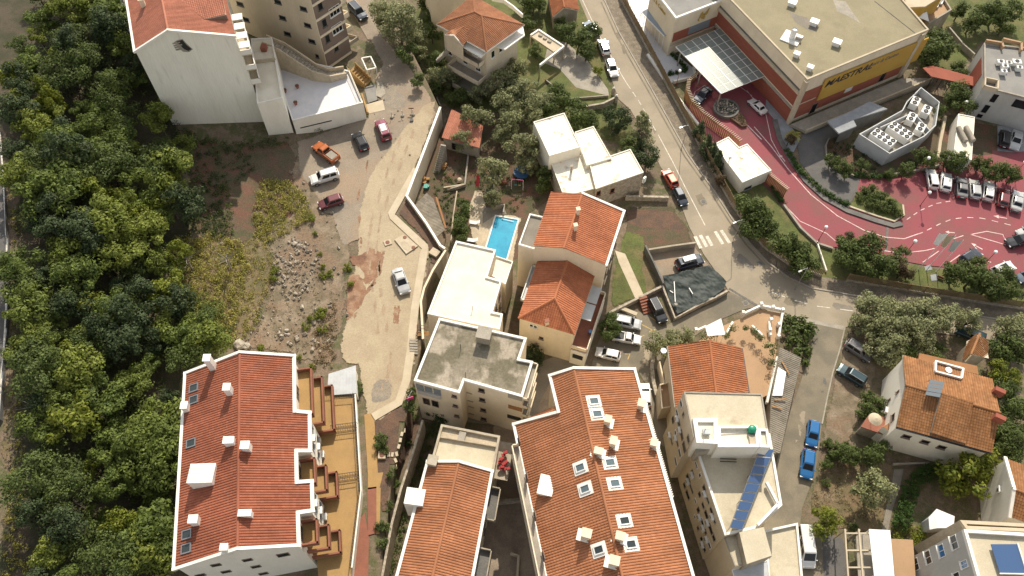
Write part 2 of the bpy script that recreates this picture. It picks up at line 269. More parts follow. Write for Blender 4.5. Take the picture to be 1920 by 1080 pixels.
# ---------------------------------------------------------------- mesh builder and objects
class MB:
    def __init__(s): s.v = []; s.f = []; s.mi = []; s.uv = None
    def face(s, pts, mi=0):
        i = len(s.v); s.v += [Vector(p) for p in pts]; s.f.append(tuple(range(i, i + len(pts)))); s.mi.append(mi)
    def grid_faces(s, vs, fs, mi=0):
        i = len(s.v); s.v += [Vector(p) for p in vs]
        for f in fs: s.f.append(tuple(k + i for k in f)); s.mi.append(mi)
    def prism(s, poly, z0, z1, mi=0, top=True, bottom=True, side=True):
        n = len(poly); i = len(s.v)
        a = sum(poly[k][0] * poly[(k + 1) % n][1] - poly[(k + 1) % n][0] * poly[k][1] for k in range(n))
        if a < 0: poly = list(reversed(poly))
        fz = lambda p, z: z(p) if callable(z) else z
        s.v += [Vector((p[0], p[1], fz(p, z0))) for p in poly] + [Vector((p[0], p[1], fz(p, z1))) for p in poly]
        if side:
            for k in range(n): s.f.append((i + k, i + (k + 1) % n, i + n + (k + 1) % n, i + n + k)); s.mi.append(mi)
        if top: s.f.append(tuple(range(i + n, i + 2 * n))); s.mi.append(mi)
        if bottom: s.f.append(tuple(range(i + n - 1, i - 1, -1))); s.mi.append(mi)
    def box(s, c, size, rz=0.0, mi=0, axes=None):
        c = Vector(c); hx, hy, hz = size[0] / 2, size[1] / 2, size[2] / 2
        if axes: X, Y, Z = [Vector(a) for a in axes]
        else: X = Vector((math.cos(rz), math.sin(rz), 0)); Y = Vector((-math.sin(rz), math.cos(rz), 0)); Z = Vector((0, 0, 1))
        vs = [c + X * (hx * a) + Y * (hy * b) + Z * (hz * d) for d in (-1, 1) for a, b in ((-1, -1), (1, -1), (1, 1), (-1, 1))]
        s.grid_faces(vs, [(3, 2, 1, 0), (4, 5, 6, 7), (0, 1, 5, 4), (1, 2, 6, 5), (2, 3, 7, 6), (3, 0, 4, 7)], mi)
    def bar(s, a, b, w, h, mi=0):
        a = Vector(a); b = Vector(b); d = b - a; L = d.length
        if L < 1e-5: return
        X = d / L; Y = Vector((0, 0, 1)).cross(X)
        if Y.length < 1e-3: Y = Vector((1, 0, 0))
        Y.normalize(); Z = X.cross(Y)
        s.box((a + b) / 2, (L, w, h), mi=mi, axes=(X, Y, Z))
    def tube(s, pts, r, n=6, mi=0, cap=True):
        pts = [Vector(p) for p in pts]; rs = r if isinstance(r, (list, tuple)) else [r] * len(pts); i0 = len(s.v)
        for k, p in enumerate(pts):
            d = (pts[min(k + 1, len(pts) - 1)] - pts[max(k - 1, 0)]).normalized()
            X = d.orthogonal().normalized() if abs(d.z) > .95 else Vector((0, 0, 1)).cross(d).normalized()
            Y = d.cross(X)
            for j in range(n):
                a = 2 * math.pi * j / n; s.v.append(p + (X * math.cos(a) + Y * math.sin(a)) * rs[k])
        for k in range(len(pts) - 1):
            for j in range(n):
                a = i0 + k * n + j; b = i0 + k * n + (j + 1) % n
                s.f.append((a, b, b + n, a + n)); s.mi.append(mi)
        if cap:
            s.f.append(tuple(i0 + j for j in reversed(range(n)))); s.mi.append(mi)
            e = i0 + (len(pts) - 1) * n; s.f.append(tuple(e + j for j in range(n))); s.mi.append(mi)
    def lathe(s, prof, c=(0, 0, 0), n=12, mi=0):
        i0 = len(s.v); c = Vector(c)
        for r, z in prof:
            for j in range(n):
                a = 2 * math.pi * j / n; s.v.append(c + Vector((r * math.cos(a), r * math.sin(a), z)))
        for k in range(len(prof) - 1):
            for j in range(n):
                a = i0 + k * n + j; b = i0 + k * n + (j + 1) % n
                s.f.append((a, b, b + n, a + n)); s.mi.append(mi)
        s.f.append(tuple(i0 + j for j in reversed(range(n)))); s.mi.append(mi)
        e = i0 + (len(prof) - 1) * n; s.f.append(tuple(e + j for j in range(n))); s.mi.append(mi)
    def mesh(s, name, mats, off=None, smooth=False):
        me = bpy.data.meshes.new(name)
        vs = [tuple(v - off) for v in s.v] if off is not None else [tuple(v) for v in s.v]
        me.from_pydata(vs, [], s.f)
        if isinstance(mats, str): mats = [mats]
        for m in mats: me.materials.append(MATS[m])
        if len(mats) > 1: me.polygons.foreach_set('material_index', s.mi)
        if s.uv:
            ul = me.uv_layers.new(name='UVMap')
            for p in me.polygons:
                for li, vi in zip(p.loop_indices, p.vertices): ul.data[li].uv = s.uv[vi]
        if smooth: me.polygons.foreach_set('use_smooth', [True] * len(me.polygons))
        me.update(); return me
    def build(s, name, mats, parent=None, label=None, cat=None, group=None, kind=None, smooth=False):
        """mesh object; vertices are given in world coordinates"""
        if parent is None:
            xs = [v.x for v in s.v]; ys = [v.y for v in s.v]
            off = Vector(((min(xs) + max(xs)) / 2, (min(ys) + max(ys)) / 2, min(v.z for v in s.v)))
            o = bpy.data.objects.new(name, s.mesh(name, mats, off, smooth)); o.location = off
        else:
            o = bpy.data.objects.new(name, s.mesh(name, mats, world_off(parent), smooth)); o.parent = parent
        C.objects.link(o); tag(o, label, cat, group, kind); return o
def world_off(o):
    t = Vector((0, 0, 0))
    while o is not None: t = t + o.location; o = o.parent
    return t
def tag(o, label=None, cat=None, group=None, kind=None):
    if label: o['label'] = label
    if cat: o['category'] = cat
    if group: o['group'] = group
    if kind: o['kind'] = kind
    return o
def thing(name, label, cat, loc, group=None):
    o = bpy.data.objects.new(name, None); C.objects.link(o); o.location = loc; o.empty_display_size = .3
    return tag(o, label, cat, group)
def copy_tree(o, parent=None):
    c = o.copy(); C.objects.link(c); c.parent = parent
    for ch in list(o.children): copy_tree(ch, c)
    return c
def inset(poly, d):
    """offset a closed polygon inwards by d (2D, keeps z)"""
    n = len(poly); a = sum(poly[k][0] * poly[(k + 1) % n][1] - poly[(k + 1) % n][0] * poly[k][1] for k in range(n))
    s = 1 if a > 0 else -1; out = []
    for k in range(n):
        p0, p1, p2 = Vector(poly[k - 1][:2]), Vector(poly[k][:2]), Vector(poly[(k + 1) % n][:2])
        d1 = (p1 - p0).normalized(); d2 = (p2 - p1).normalized()
        n1 = Vector((-d1.y, d1.x)) * s; n2 = Vector((-d2.y, d2.x)) * s
        b = n1 + n2
        if b.length < 1e-4: b = n1
        b = b / max(0.25, b.dot(n1))
        q = p1 + b * d
        out.append(Vector((q.x, q.y, poly[k][2] if len(poly[k]) > 2 else 0)))
    return out
def in_poly(x, y, poly):
    r = False; j = len(poly) - 1
    for i in range(len(poly)):
        if (poly[i][1] > y) != (poly[j][1] > y) and x < (poly[j][0] - poly[i][0]) * (y - poly[i][1]) / (poly[j][1] - poly[i][1]) + poly[i][0]: r = not r
        j = i
    return r
def rough_poly(poly, step, amp, seed=0):
    """resample a world polygon and give it an uneven edge"""
    rnd = random.Random(seed); out = []
    for k in range(len(poly)):
        a, b = poly[k], poly[(k + 1) % len(poly)]; L = (b - a).length; m = max(1, int(L / step))
        for i in range(m):
            p = a.lerp(b, i / m); out.append(Vector((p.x + rnd.uniform(-amp, amp), p.y + rnd.uniform(-amp, amp), p.z)))
    return out
def sheet(name, px, lift, mat, z=None, world=None, rough=None, step=1.4, kind='structure', parent=None, label=None, cat=None, seed=0, fade=0.0):
    """ground sheet given by a pixel outline, draped on the terrain (or flat at z)"""
    w = world or [(P(x, y, z) if z is not None else G(x, y)) for x, y in px]
    if rough: w = rough_poly(w, rough[0], rough[1], seed)
    m = MB()
    if fade: step = min(step, .75); zf_ = z
    if z is not None and not fade:
        pts = [(p.x, p.y, z + lift) for p in w]
        a = sum(pts[k][0] * pts[(k + 1) % len(pts)][1] - pts[(k + 1) % len(pts)][0] * pts[k][1] for k in range(len(pts)))
        if a < 0: pts.reverse()
        V2 = [Vector(p[:2]) for p in pts]
        r = delaunay_2d_cdt(V2, [], [list(range(len(V2)))], 1, 1e-5)
        m.grid_faces([(p.x, p.y, z + lift) for p in r[0]], [tuple(f) for f in r[2]])
    else:
        V2 = [Vector((p.x, p.y)) for p in w]
        a = sum(V2[k].x * V2[(k + 1) % len(V2)].y - V2[(k + 1) % len(V2)].x * V2[k].y for k in range(len(V2)))
        if a < 0: V2.reverse()
        nb = len(V2); edge = V2[:]
        xs = [p.x for p in V2]; ys = [p.y for p in V2]; y = min(ys) + step / 2
        while y < max(ys):
            x = min(xs) + step / 2
            while x < max(xs):
                if in_poly(x, y, edge): V2.append(Vector((x, y)))
                x += step
            y += step
        r = delaunay_2d_cdt(V2, [], [list(range(nb))], 1, 1e-5)
        m.grid_faces([(p.x, p.y, terr(p.x, p.y) + lift * .45 if z is None else z + lift) for p in r[0]], [tuple(f) for f in r[2]])
    if not fade: return m.build(name, mat, parent, label=label, cat=cat, kind=kind)
    o = m.build(name, faded(mat), parent, label=label, cat=cat, kind=kind)
    at = o.data.attributes.new('edge', 'FLOAT', 'POINT'); n = len(edge); vals = []
    for p in r[0]:
        d = 9.0
        for k in range(n):
            a, b = edge[k], edge[(k + 1) % n]; ab = b - a; t = max(0, min(1, (p - a).dot(ab) / max(1e-6, ab.length_squared))); d = min(d, (a + ab * t - p).length)
            if d < 1e-3: break
        vals.append(min(1.0, d / fade))
    at.data.foreach_set('value', vals)
    return o
def strip_pts(pts, wdt):
    L, Rr = [], []
    for k, p in enumerate(pts):
        d = (pts[min(k + 1, len(pts) - 1)] - pts[max(k - 1, 0)]); d.z = 0; d.normalize()
        nn = Vector((-d.y, d.x, 0)) * (wdt / 2); L.append(p + nn); Rr.append(p - nn)
    return L, Rr
def line(name, px, wdt, lift, mat, z=0.0, dash=None, solid=None, kind='structure', parent=None, **kw):
    """painted line / kerb along pixel points; dash=(on, off); solid=height makes a real kerb"""
    pts = [P(x, y, z) if z is not None else G(x, y) for x, y in px]
    m = MB(); L, Rr = [], []
    segs = []
    if dash:
        cum = [0]
        for a, b in zip(pts, pts[1:]): cum.append(cum[-1] + (b - a).length)
        def at(s):
            for i in range(len(pts) - 1):
                if cum[i] <= s <= cum[i + 1] + 1e-6: return pts[i].lerp(pts[i + 1], (s - cum[i]) / max(1e-6, cum[i + 1] - cum[i]))
            return pts[-1]
        s = 0
        while s < cum[-1]: segs.append([at(s), at(min(cum[-1], s + dash[0]))]); s += dash[0] + dash[1]
    else: segs = [pts]
    for sg in segs:
        L, Rr = strip_pts(sg, wdt)
        for k in range(len(sg) - 1):
            q = [L[k], Rr[k], Rr[k + 1], L[k + 1]]
            if solid: m.prism([(p.x, p.y) for p in q], (q[0].z + q[2].z) / 2 - .1, (q[0].z + q[2].z) / 2 + solid)
            else: m.face([Vector((p.x, p.y, p.z + lift)) for p in q])
    return m.build(name, mat, parent, kind=kind, **kw)
# ---------------------------------------------------------------- roofs, blocks, windows, walls
def newell(poly):
    n = Vector((0, 0, 0))
    for k in range(len(poly)):
        a, b = poly[k], poly[(k + 1) % len(poly)]
        n += Vector(((a.y - b.y) * (a.z + b.z), (a.z - b.z) * (a.x + b.x), (a.x - b.x) * (a.y + b.y)))
    n.normalize()
    return n if n.z > 0 else -n
def slope_tiles(mb, poly, ea, eb, period=0.38, course=0.42, amp=0.08, lift=0.03):
    n = newell(poly); u = (eb - ea); u = (u - n * u.dot(n)).normalized(); v = n.cross(u)
    if v.z < 0: v = -v
    c = sum(poly, Vector()) / len(poly)
    q = [((p - c).dot(u), (p - c).dot(v)) for p in poly]
    u0 = min(a for a, _ in q); u1 = max(a for a, _ in q); v0 = min(b for _, b in q); v1 = max(b for _, b in q)
    prof = ((0.0, 0.0), (0.22, 0.85), (0.5, 1.0), (0.78, 0.85)); cols = []
    k = 0
    while u0 + k * period < u1:
        for t, h in prof:
            x = u0 + (k + t) * period
            if x < u1: cols.append((x, h, k + t))
        k += 1
    cols.append((u1, 0.0, k)); nr = max(1, int(math.ceil((v1 - v0) / course)))
    rows = []
    for j in range(nr):
        rows.append((v0 + j * course, 0.55)); rows.append((v0 + (j + 0.97) * course, 0.0))
    if mb.uv is None: mb.uv = []
    i0 = len(mb.v); W = len(rows); span = []
    for x, h, kk in cols:
        xx = min(max(x, u0 + 1e-4), u1 - 1e-4); hit = []
        for i in range(len(q)):
            (a, b), (a2, b2) = q[i], q[(i + 1) % len(q)]
            if (a > xx) != (a2 > xx): hit.append(b + (b2 - b) * (xx - a) / (a2 - a))
        lo, hi = (min(hit), max(hit)) if len(hit) >= 2 else (0, 0)
        span.append((lo, hi))
        for y, st in rows:
            yy = min(max(y, lo), hi); mb.v.append(c + u * x + v * yy + n * (lift + amp * h + amp * st * .6))
            mb.uv.append((kk, (yy - v0) / course + .005))
    for i in range(len(cols) - 1):
        for j in range(W - 1):
            ya, yb = rows[j][0], rows[j + 1][0]
            lo = min(span[i][0], span[i + 1][0]); hi = max(span[i][1], span[i + 1][1])
            if yb <= lo or ya >= hi: continue
            a = i0 + i * W + j; mb.f.append((a, a + W, a + W + 1, a + 1)); mb.mi.append(0)
def slab(mb, poly, th=0.16, drop=0.0):
    n = newell(poly)
    p = list(poly)
    a = sum(p[k].x * p[(k + 1) % len(p)].y - p[(k + 1) % len(p)].x * p[k].y for k in range(len(p)))
    if a < 0: p.reverse()
    top = [x - n * drop for x in p]; bot = [x - n * (drop + th) for x in p]; i = len(mb.v); m = len(p)
    mb.v += top + bot; mb.f.append(tuple(range(i, i + m))); mb.f.append(tuple(range(i + 2 * m - 1, i + m - 1, -1))); mb.mi += [0, 0]
    for k in range(m): mb.f.append((i + k, i + m + k, i + m + (k + 1) % m, i + (k + 1) % m)); mb.mi.append(0)
def tiled_roof(root, slopes, tmat, under='cream_wall', period=.38, course=.42, amp=.085):
    """slopes: list of (polygon, eave point a, eave point b)"""
    s = MB()
    for poly, a, b in slopes: slab(s, poly)
    roof = s.build('roof', under, root)
    t = MB()
    for poly, a, b in slopes: slope_tiles(t, poly, a, b, period, course, amp)
    t.build('roof_tiles', tmat, roof, kind='stuff')
    return roof
def ridge_caps(roof, pts, tmat, r=.17):
    m = MB()
    for a, b in zip(pts, pts[1:]):
        L = (b - a).length; k = max(1, int(L / .45))
        for i in range(k):
            p, q = a.lerp(b, i / k), a.lerp(b, (i + 1.06) / k)
            m.tube([p + Vector((0, 0, .07)), q + Vector((0, 0, .05))], [r * 1.06, r * .94], 8)
    return m.build('ridge_tiles', tmat, roof, kind='stuff')
def trims(root, edges, mat='white_paint', w=.34, h=.34, lift=.12, name='roof_edge'):
    for a, b in edges:
        m = MB(); d = (b - a).normalized() * (w * .5)
        m.bar(a - d + Vector((0, 0, lift)), b + d + Vector((0, 0, lift)), w, h); m.build(name, mat, root)
def gable(name, label, bl, br, fr, fl, rb, rf, z, z0=0.0, cat='house', wall='cream_wall', tile='tiles_orange', ins=.3, hip_f=False, hip_b=False, group=None, under='cream_wall', trim=None, period=.38, course=.42, extra_l=None, extra_r=None, walls=True, root=None, free_f=False, drop_fl=False):
    BL, BR, FR, FL = [P(*p, z) for p in (bl, br, fr, fl)]
    zs = []
    if not hip_f and not free_f: zs.append(on_wall(FL, FR, *rf).z)
    if not hip_b and rb: zs.append(on_wall(BL, BR, *rb).z)
    zr = sum(zs) / len(zs) if zs else z + 2.5
    RF = P(*rf, zr) if (hip_f or free_f) else on_wall(FL, FR, *rf)
    if rb: RB = P(*rb, zr) if hip_b else on_wall(BL, BR, *rb)
    else: RB = BL.lerp(BR, (RF - FL).xy.length / (FR - FL).xy.length)
    RB.z = RF.z = zr
    if root is None: root = thing(name, label, cat, ((BL + BR + FR + FL) / 4).xy.to_3d() + Vector((0, 0, z0)), group)
    LP, RP = [BL, RB, RF, FL], [BR, RB, RF, FR]
    XL = [on_plane(LP, *q) for q in (extra_l or [])]; XR = [on_plane(RP, *q) for q in (extra_r or [])]
    sl = [((LP[:3] if drop_fl else LP) + XL, FL, BL), (RP + XR, FR, BR)]
    if hip_f: sl.append(([FL, RF, FR], FL, FR))
    if hip_b: sl.append(([BL, RB, BR], BL, BR))
    roof = tiled_roof(root, sl, tile, under, period, course)
    cap = [([RB, RF])]
    if hip_f: cap += [[RF, FL], [RF, FR]]
    if hip_b: cap += [[RB, BL], [RB, BR]]
    for c in cap: ridge_caps(roof, c, tile)
    if walls:
        w = MB(); I = inset([BL, BR, FR, FL], ins); b4 = [Vector((p.x, p.y, z0 - .3)) for p in I]; t4 = [Vector((p.x, p.y, z - .12)) for p in I]
        def nearline(R_, A, B):
            ab = (B - A).xy; t = ((R_ - A).xy.dot(ab)) / ab.length_squared; q = A.lerp(B, t); return Vector((q.x, q.y, zr - .28))
        gb = [t4[0]] if hip_b else [t4[0], nearline(RB, t4[0], t4[1])]
        gf = [t4[2]] if hip_f else [t4[2], nearline(RF, t4[2], t4[3])]
        w.face([b4[1], b4[0]] + gb + [t4[1]]); w.face([b4[3], b4[2]] + gf + [t4[3]])
        w.face([b4[2], b4[1], t4[1], t4[2]]); w.face([b4[0], b4[3], t4[3], t4[0]])
        w.build('wall', wall, root)
    if trim: trims(root, [(e[0], e[1]) for e in trim(BL, BR, FR, FL, RB, RF)])
    return root, dict(BL=BL, BR=BR, FR=FR, FL=FL, RB=RB, RF=RF, I=inset([BL, BR, FR, FL], ins), roof=roof, zr=zr, LP=LP, RP=RP, XL=XL, XR=XR)
def block(name, label, px, z, z0=0.0, cat='building', wall='cream_wall', roof='white_roof', par=(.35, .5, 'white_paint'), group=None, root=None, world=None, over=0.0):
    """flat-roofed prism: px = roof outline pixels at height z; par=(width, height, material)"""
    T = world or [P(x, y, z) for x, y in px]
    c = sum(T, Vector()) / len(T)
    if root is None: root = thing(name, label, cat, Vector((c.x, c.y, z0)), group)
    m = MB(); m.prism([(p.x, p.y) for p in (inset(T, over) if over else T)], z0 - .3, z - (par[1] if par else 0) - .02, bottom=False); m.build('wall', wall, root)
    inn = inset(T, par[0]) if par else inset(T, .01)
    zt = z - (par[1] if par else 0)
    r = MB(); r.prism([(p.x, p.y) for p in inn], zt - .015, zt + .03); rf = r.build('roof', roof, root)
    if par:
        q = MB()
        for k in range(len(T)):
            a, b = T[k], T[(k + 1) % len(T)]; ia, ib = inn[k], inn[(k + 1) % len(T)]
            q.prism([(a.x, a.y), (b.x, b.y), (ib.x, ib.y), (ia.x, ia.y)], zt - .02, z)
        q.build('parapet', par[2], root)
    return root, T, zt + .03
def win(root, a, b, px, py, w, h, frame='white_paint', pane='glass', name='window', pos=None, bars=1, sill=True, side=None):
    c = pos or on_wall(a, b, px, py); t = (b - a).xy.to_3d().normalized(); n = Vector((-t.y, t.x, 0)); Z = Vector((0, 0, 1))
    if n.dot(side if side else Vector((0, 0, CAM_H)) - c) < 0: n = -n
    f = MB(); e = .07
    for s in (-1, 1): f.box(c + t * (s * (w / 2)) + n * .03, (e, .10, h + e), axes=(t, n, Z))
    for s in (-1, 1): f.box(c + Z * (s * h / 2) + n * .03, (w - e, .10, e), axes=(t, n, Z))
    for k in range(1, bars): f.box(c + t * (w * (k / bars - .5)) + n * .03, (.05, .08, h - e), axes=(t, n, Z))
    if sill: f.box(c - Z * (h / 2 + .09) + n * .09, (w + .22, .24, .07), axes=(t, n, Z))
    o = f.build(name, frame, root)
    g = MB(); g.box(c + n * .012, (w - e, .02, h - e), axes=(t, n, Z)); g.build('pane', pane, o)
    return o
def wallpt(a, b, u, z):
    p = a.lerp(b, u); return Vector((p.x, p.y, z))
def ac_unit(c, t, n, label, group, name='air_conditioner', wdt=.85):
    root = thing(name, label, 'air conditioner', c - Vector((0, 0, .3)), group); Z = Vector((0, 0, 1))
    m = MB(); m.box(c + n * .2, (wdt, .32, .6), axes=(t, n, Z)); m.build('casing', 'steel_white', root)
    f = MB(); f.box(c + n * .365 + t * .12, (.44, .015, .44), axes=(t, n, Z)); f.build('fan_grille', 'grey_metal', root)
    k = MB()
    for s in (-1, 1): k.box(c + n * .17 - Z * .33 + t * (s * .28), (.05, .42, .05), axes=(t, n, Z))
    k.build('bracket', 'black_metal', root); return root
def run_wall(name, label, px, h, th, mat, z=None, cat='wall', group=None, z0=None, cap=None, world=None, down=.3):
    pts = world or [(P(x, y, z) if z is not None else G(x, y)) for x, y in px]
    L, Q = strip_pts(pts, th); m = MB(); hs = h if isinstance(h, (list, tuple)) else [h] * len(pts)
    for k in range(len(pts) - 1):
        i = len(m.v)
        for a, hh in ((k, hs[k]), (k + 1, hs[k + 1])):
            for s in (L, Q):
                base = (z0 if z0 is not None else min(pts[a].z, terr(s[a].x, s[a].y)) - down)
                m.v += [Vector((s[a].x, s[a].y, base)), Vector((s[a].x, s[a].y, pts[a].z + hh))]
        m.f += [(i + 1, i + 3, i + 7, i + 5), (i, i + 4, i + 6, i + 2), (i, i + 1, i + 5, i + 4), (i + 2, i + 6, i + 7, i + 3), (i, i + 2, i + 3, i + 1), (i + 4, i + 5, i + 7, i + 6)]; m.mi += [0] * 6
    if not cap: return m.build(name, mat, None, label, cat, group)
    c = sum(pts, Vector()) / len(pts); root = thing(name, label, cat, Vector((c.x, c.y, min(p.z for p in pts))), group)
    m.build('wall_body', mat, root); L, Q = strip_pts(pts, th + .1); m = MB()
    for k in range(len(pts) - 1):
        m.grid_faces([L[k] + Vector((0, 0, hs[k])), Q[k] + Vector((0, 0, hs[k])), Q[k + 1] + Vector((0, 0, hs[k + 1])), L[k + 1] + Vector((0, 0, hs[k + 1])),
                      L[k] + Vector((0, 0, hs[k] + .08)), Q[k] + Vector((0, 0, hs[k] + .08)), Q[k + 1] + Vector((0, 0, hs[k + 1] + .08)), L[k + 1] + Vector((0, 0, hs[k + 1] + .08))],
                     [(0, 1, 2, 3), (7, 6, 5, 4), (0, 4, 5, 1), (1, 5, 6, 2), (2, 6, 7, 3), (3, 7, 4, 0)])
    m.build('coping', cap, root); return root
def chimney(root, px, py, z, size, h, mat='white_paint', rz=0.0, cap=None, base=True, pos=None):
    h = h * 1.45
    p = pos or P(px, py, z); m = MB()
    m.box(p + Vector((0, 0, (h - 1.2) / 2)), (size[0], size[1], h + 1.2), rz); o = m.build('chimney', mat, root)
    c = MB(); c.box(p + Vector((0, 0, h + .06)), (size[0] + .16, size[1] + .16, .12), rz); c.build('chimney_cap', cap or mat, o); return o
def plane_z(poly, x, y):
    n = newell(poly); c = poly[0]; return c.z - (n.x * (x - c.x) + n.y * (y - c.y)) / n.z
def on_plane(poly, px, py):
    n = newell(poly); d = ray(px, py); o = Vector((0, 0, CAM_H)); t = (poly[0] - o).dot(n) / d.dot(n); return o + d * t
def roof_item(root, poly, ea, eb, px, py, size, kind='skylight', h=.2, mat='white_paint', pane='skylight_glass'):
    """skylights / vents lying in a roof plane"""
    n = newell(poly); u = (eb - ea); u = (u - n * u.dot(n)).normalized(); v = n.cross(u)
    c = on_plane(poly, px, py)
    if kind == 'skylight':
        m = MB(); e = .13
        for s in (-1, 1):
            m.box(c + u * (s * size[0] / 2) + n * .16, (e, size[1] + e, .2), axes=(u, v, n)); m.box(c + v * (s * size[1] / 2) + n * .16, (size[0] - e, e, .2), axes=(u, v, n))
        o = m.build('skylight', mat, root); g = MB(); g.box(c + n * .17, (size[0] - e, size[1] - e, .04), axes=(u, v, n)); g.build('pane', pane, o)
        fl = MB(); fl.box(c + n * .085, (size[0] + .75, size[1] + .7, .11), axes=(u, v, n)); fl.build('flashing', 'asbestos' if mat == 'grey_metal' else 'white_paint', o) if mat != 'grey_metal' else None
        return o
def text_on(name, s, a, b, pos, size, mat, parent, shear=0.0, ext=.03, right=None, stretch=1.0):
    """raised lettering on a vertical wall through a-b"""
    cu = bpy.data.curves.new(name, 'FONT'); cu.body = s; cu.size = size; cu.shear = shear; cu.extrude = ext; cu.align_x = 'LEFT'; cu.align_y = 'CENTER'; cu.offset = size * .012
    tmp = bpy.data.objects.new('tmp', cu); C.objects.link(tmp); bpy.context.view_layer.update()
    me = bpy.data.meshes.new_from_object(tmp.evaluated_get(bpy.context.evaluated_depsgraph_get())); bpy.data.objects.remove(tmp)
    t = (b - a).xy.to_3d().normalized(); n = t.cross(Vector((0, 0, 1)))
    o = bpy.data.objects.new(name, me); me.materials.clear(); me.materials.append(MATS[mat]); C.objects.link(o)
    mw = Matrix(((t.x * stretch, 0, n.x, pos.x), (t.y * stretch, 0, n.y, pos.y), (0, 1, n.z, pos.z), (0, 0, 0, 1)))
    me.transform(Matrix.Translation(-world_off(parent)) @ mw); o.parent = parent; return o

# ---------------------------------------------------------------- cars
CARK = {
 'hatch': dict(L=4.0, W=1.74, H=1.47, st=[(-.5, .82, .62), (-.485, .9, .86), (-.44, .96, .93), (-.2, 1, .95), (.12, 1, .93), (.22, 1, .90), (.40, .96, .78), (.47, .9, .68), (.5, .8, .52)], b=(-.475, .25), t=(-.39, .06)),
 'sedan': dict(L=4.35, W=1.76, H=1.44, st=[(-.5, .82, .6), (-.485, .9, .84), (-.44, .96, .92), (-.3, 1, .95), (.1, 1, .92), (.2, 1, .89), (.40, .96, .77), (.47, .9, .66), (.5, .8, .5)], b=(-.36, .23), t=(-.22, .04)),
 'suv': dict(L=4.65, W=1.86, H=1.76, st=[(-.5, .86, .7), (-.49, .93, 1.0), (-.45, .98, 1.08), (-.2, 1, 1.1), (.12, 1, 1.09), (.2, 1, 1.06), (.40, .97, .98), (.475, .93, .86), (.5, .85, .6)], b=(-.48, .24), t=(-.43, .1)),
 'pickup': dict(L=5.0, W=1.84, H=1.74, st=[(-.5, .93, .98), (-.49, .97, 1.05), (-.2, 1, 1.06), (.0, 1, 1.06), (.12, 1, 1.06), (.2, 1, 1.05), (.40, .97, .97), (.475, .93, .85), (.5, .85, .6)], b=(-.08, .25), t=(-.05, .13)),
 'van': dict(L=5.7, W=2.0, H=2.35, st=[(-.5, .92, 1.1), (-.49, .97, 1.25), (-.2, 1, 1.28), (.1, 1, 1.28), (.28, 1, 1.27), (.34, 1, 1.2), (.43, .97, 1.05), (.48, .92, .9), (.5, .84, .6)], b=(-.49, .37), t=(-.475, .2)),
}
_carm = {}
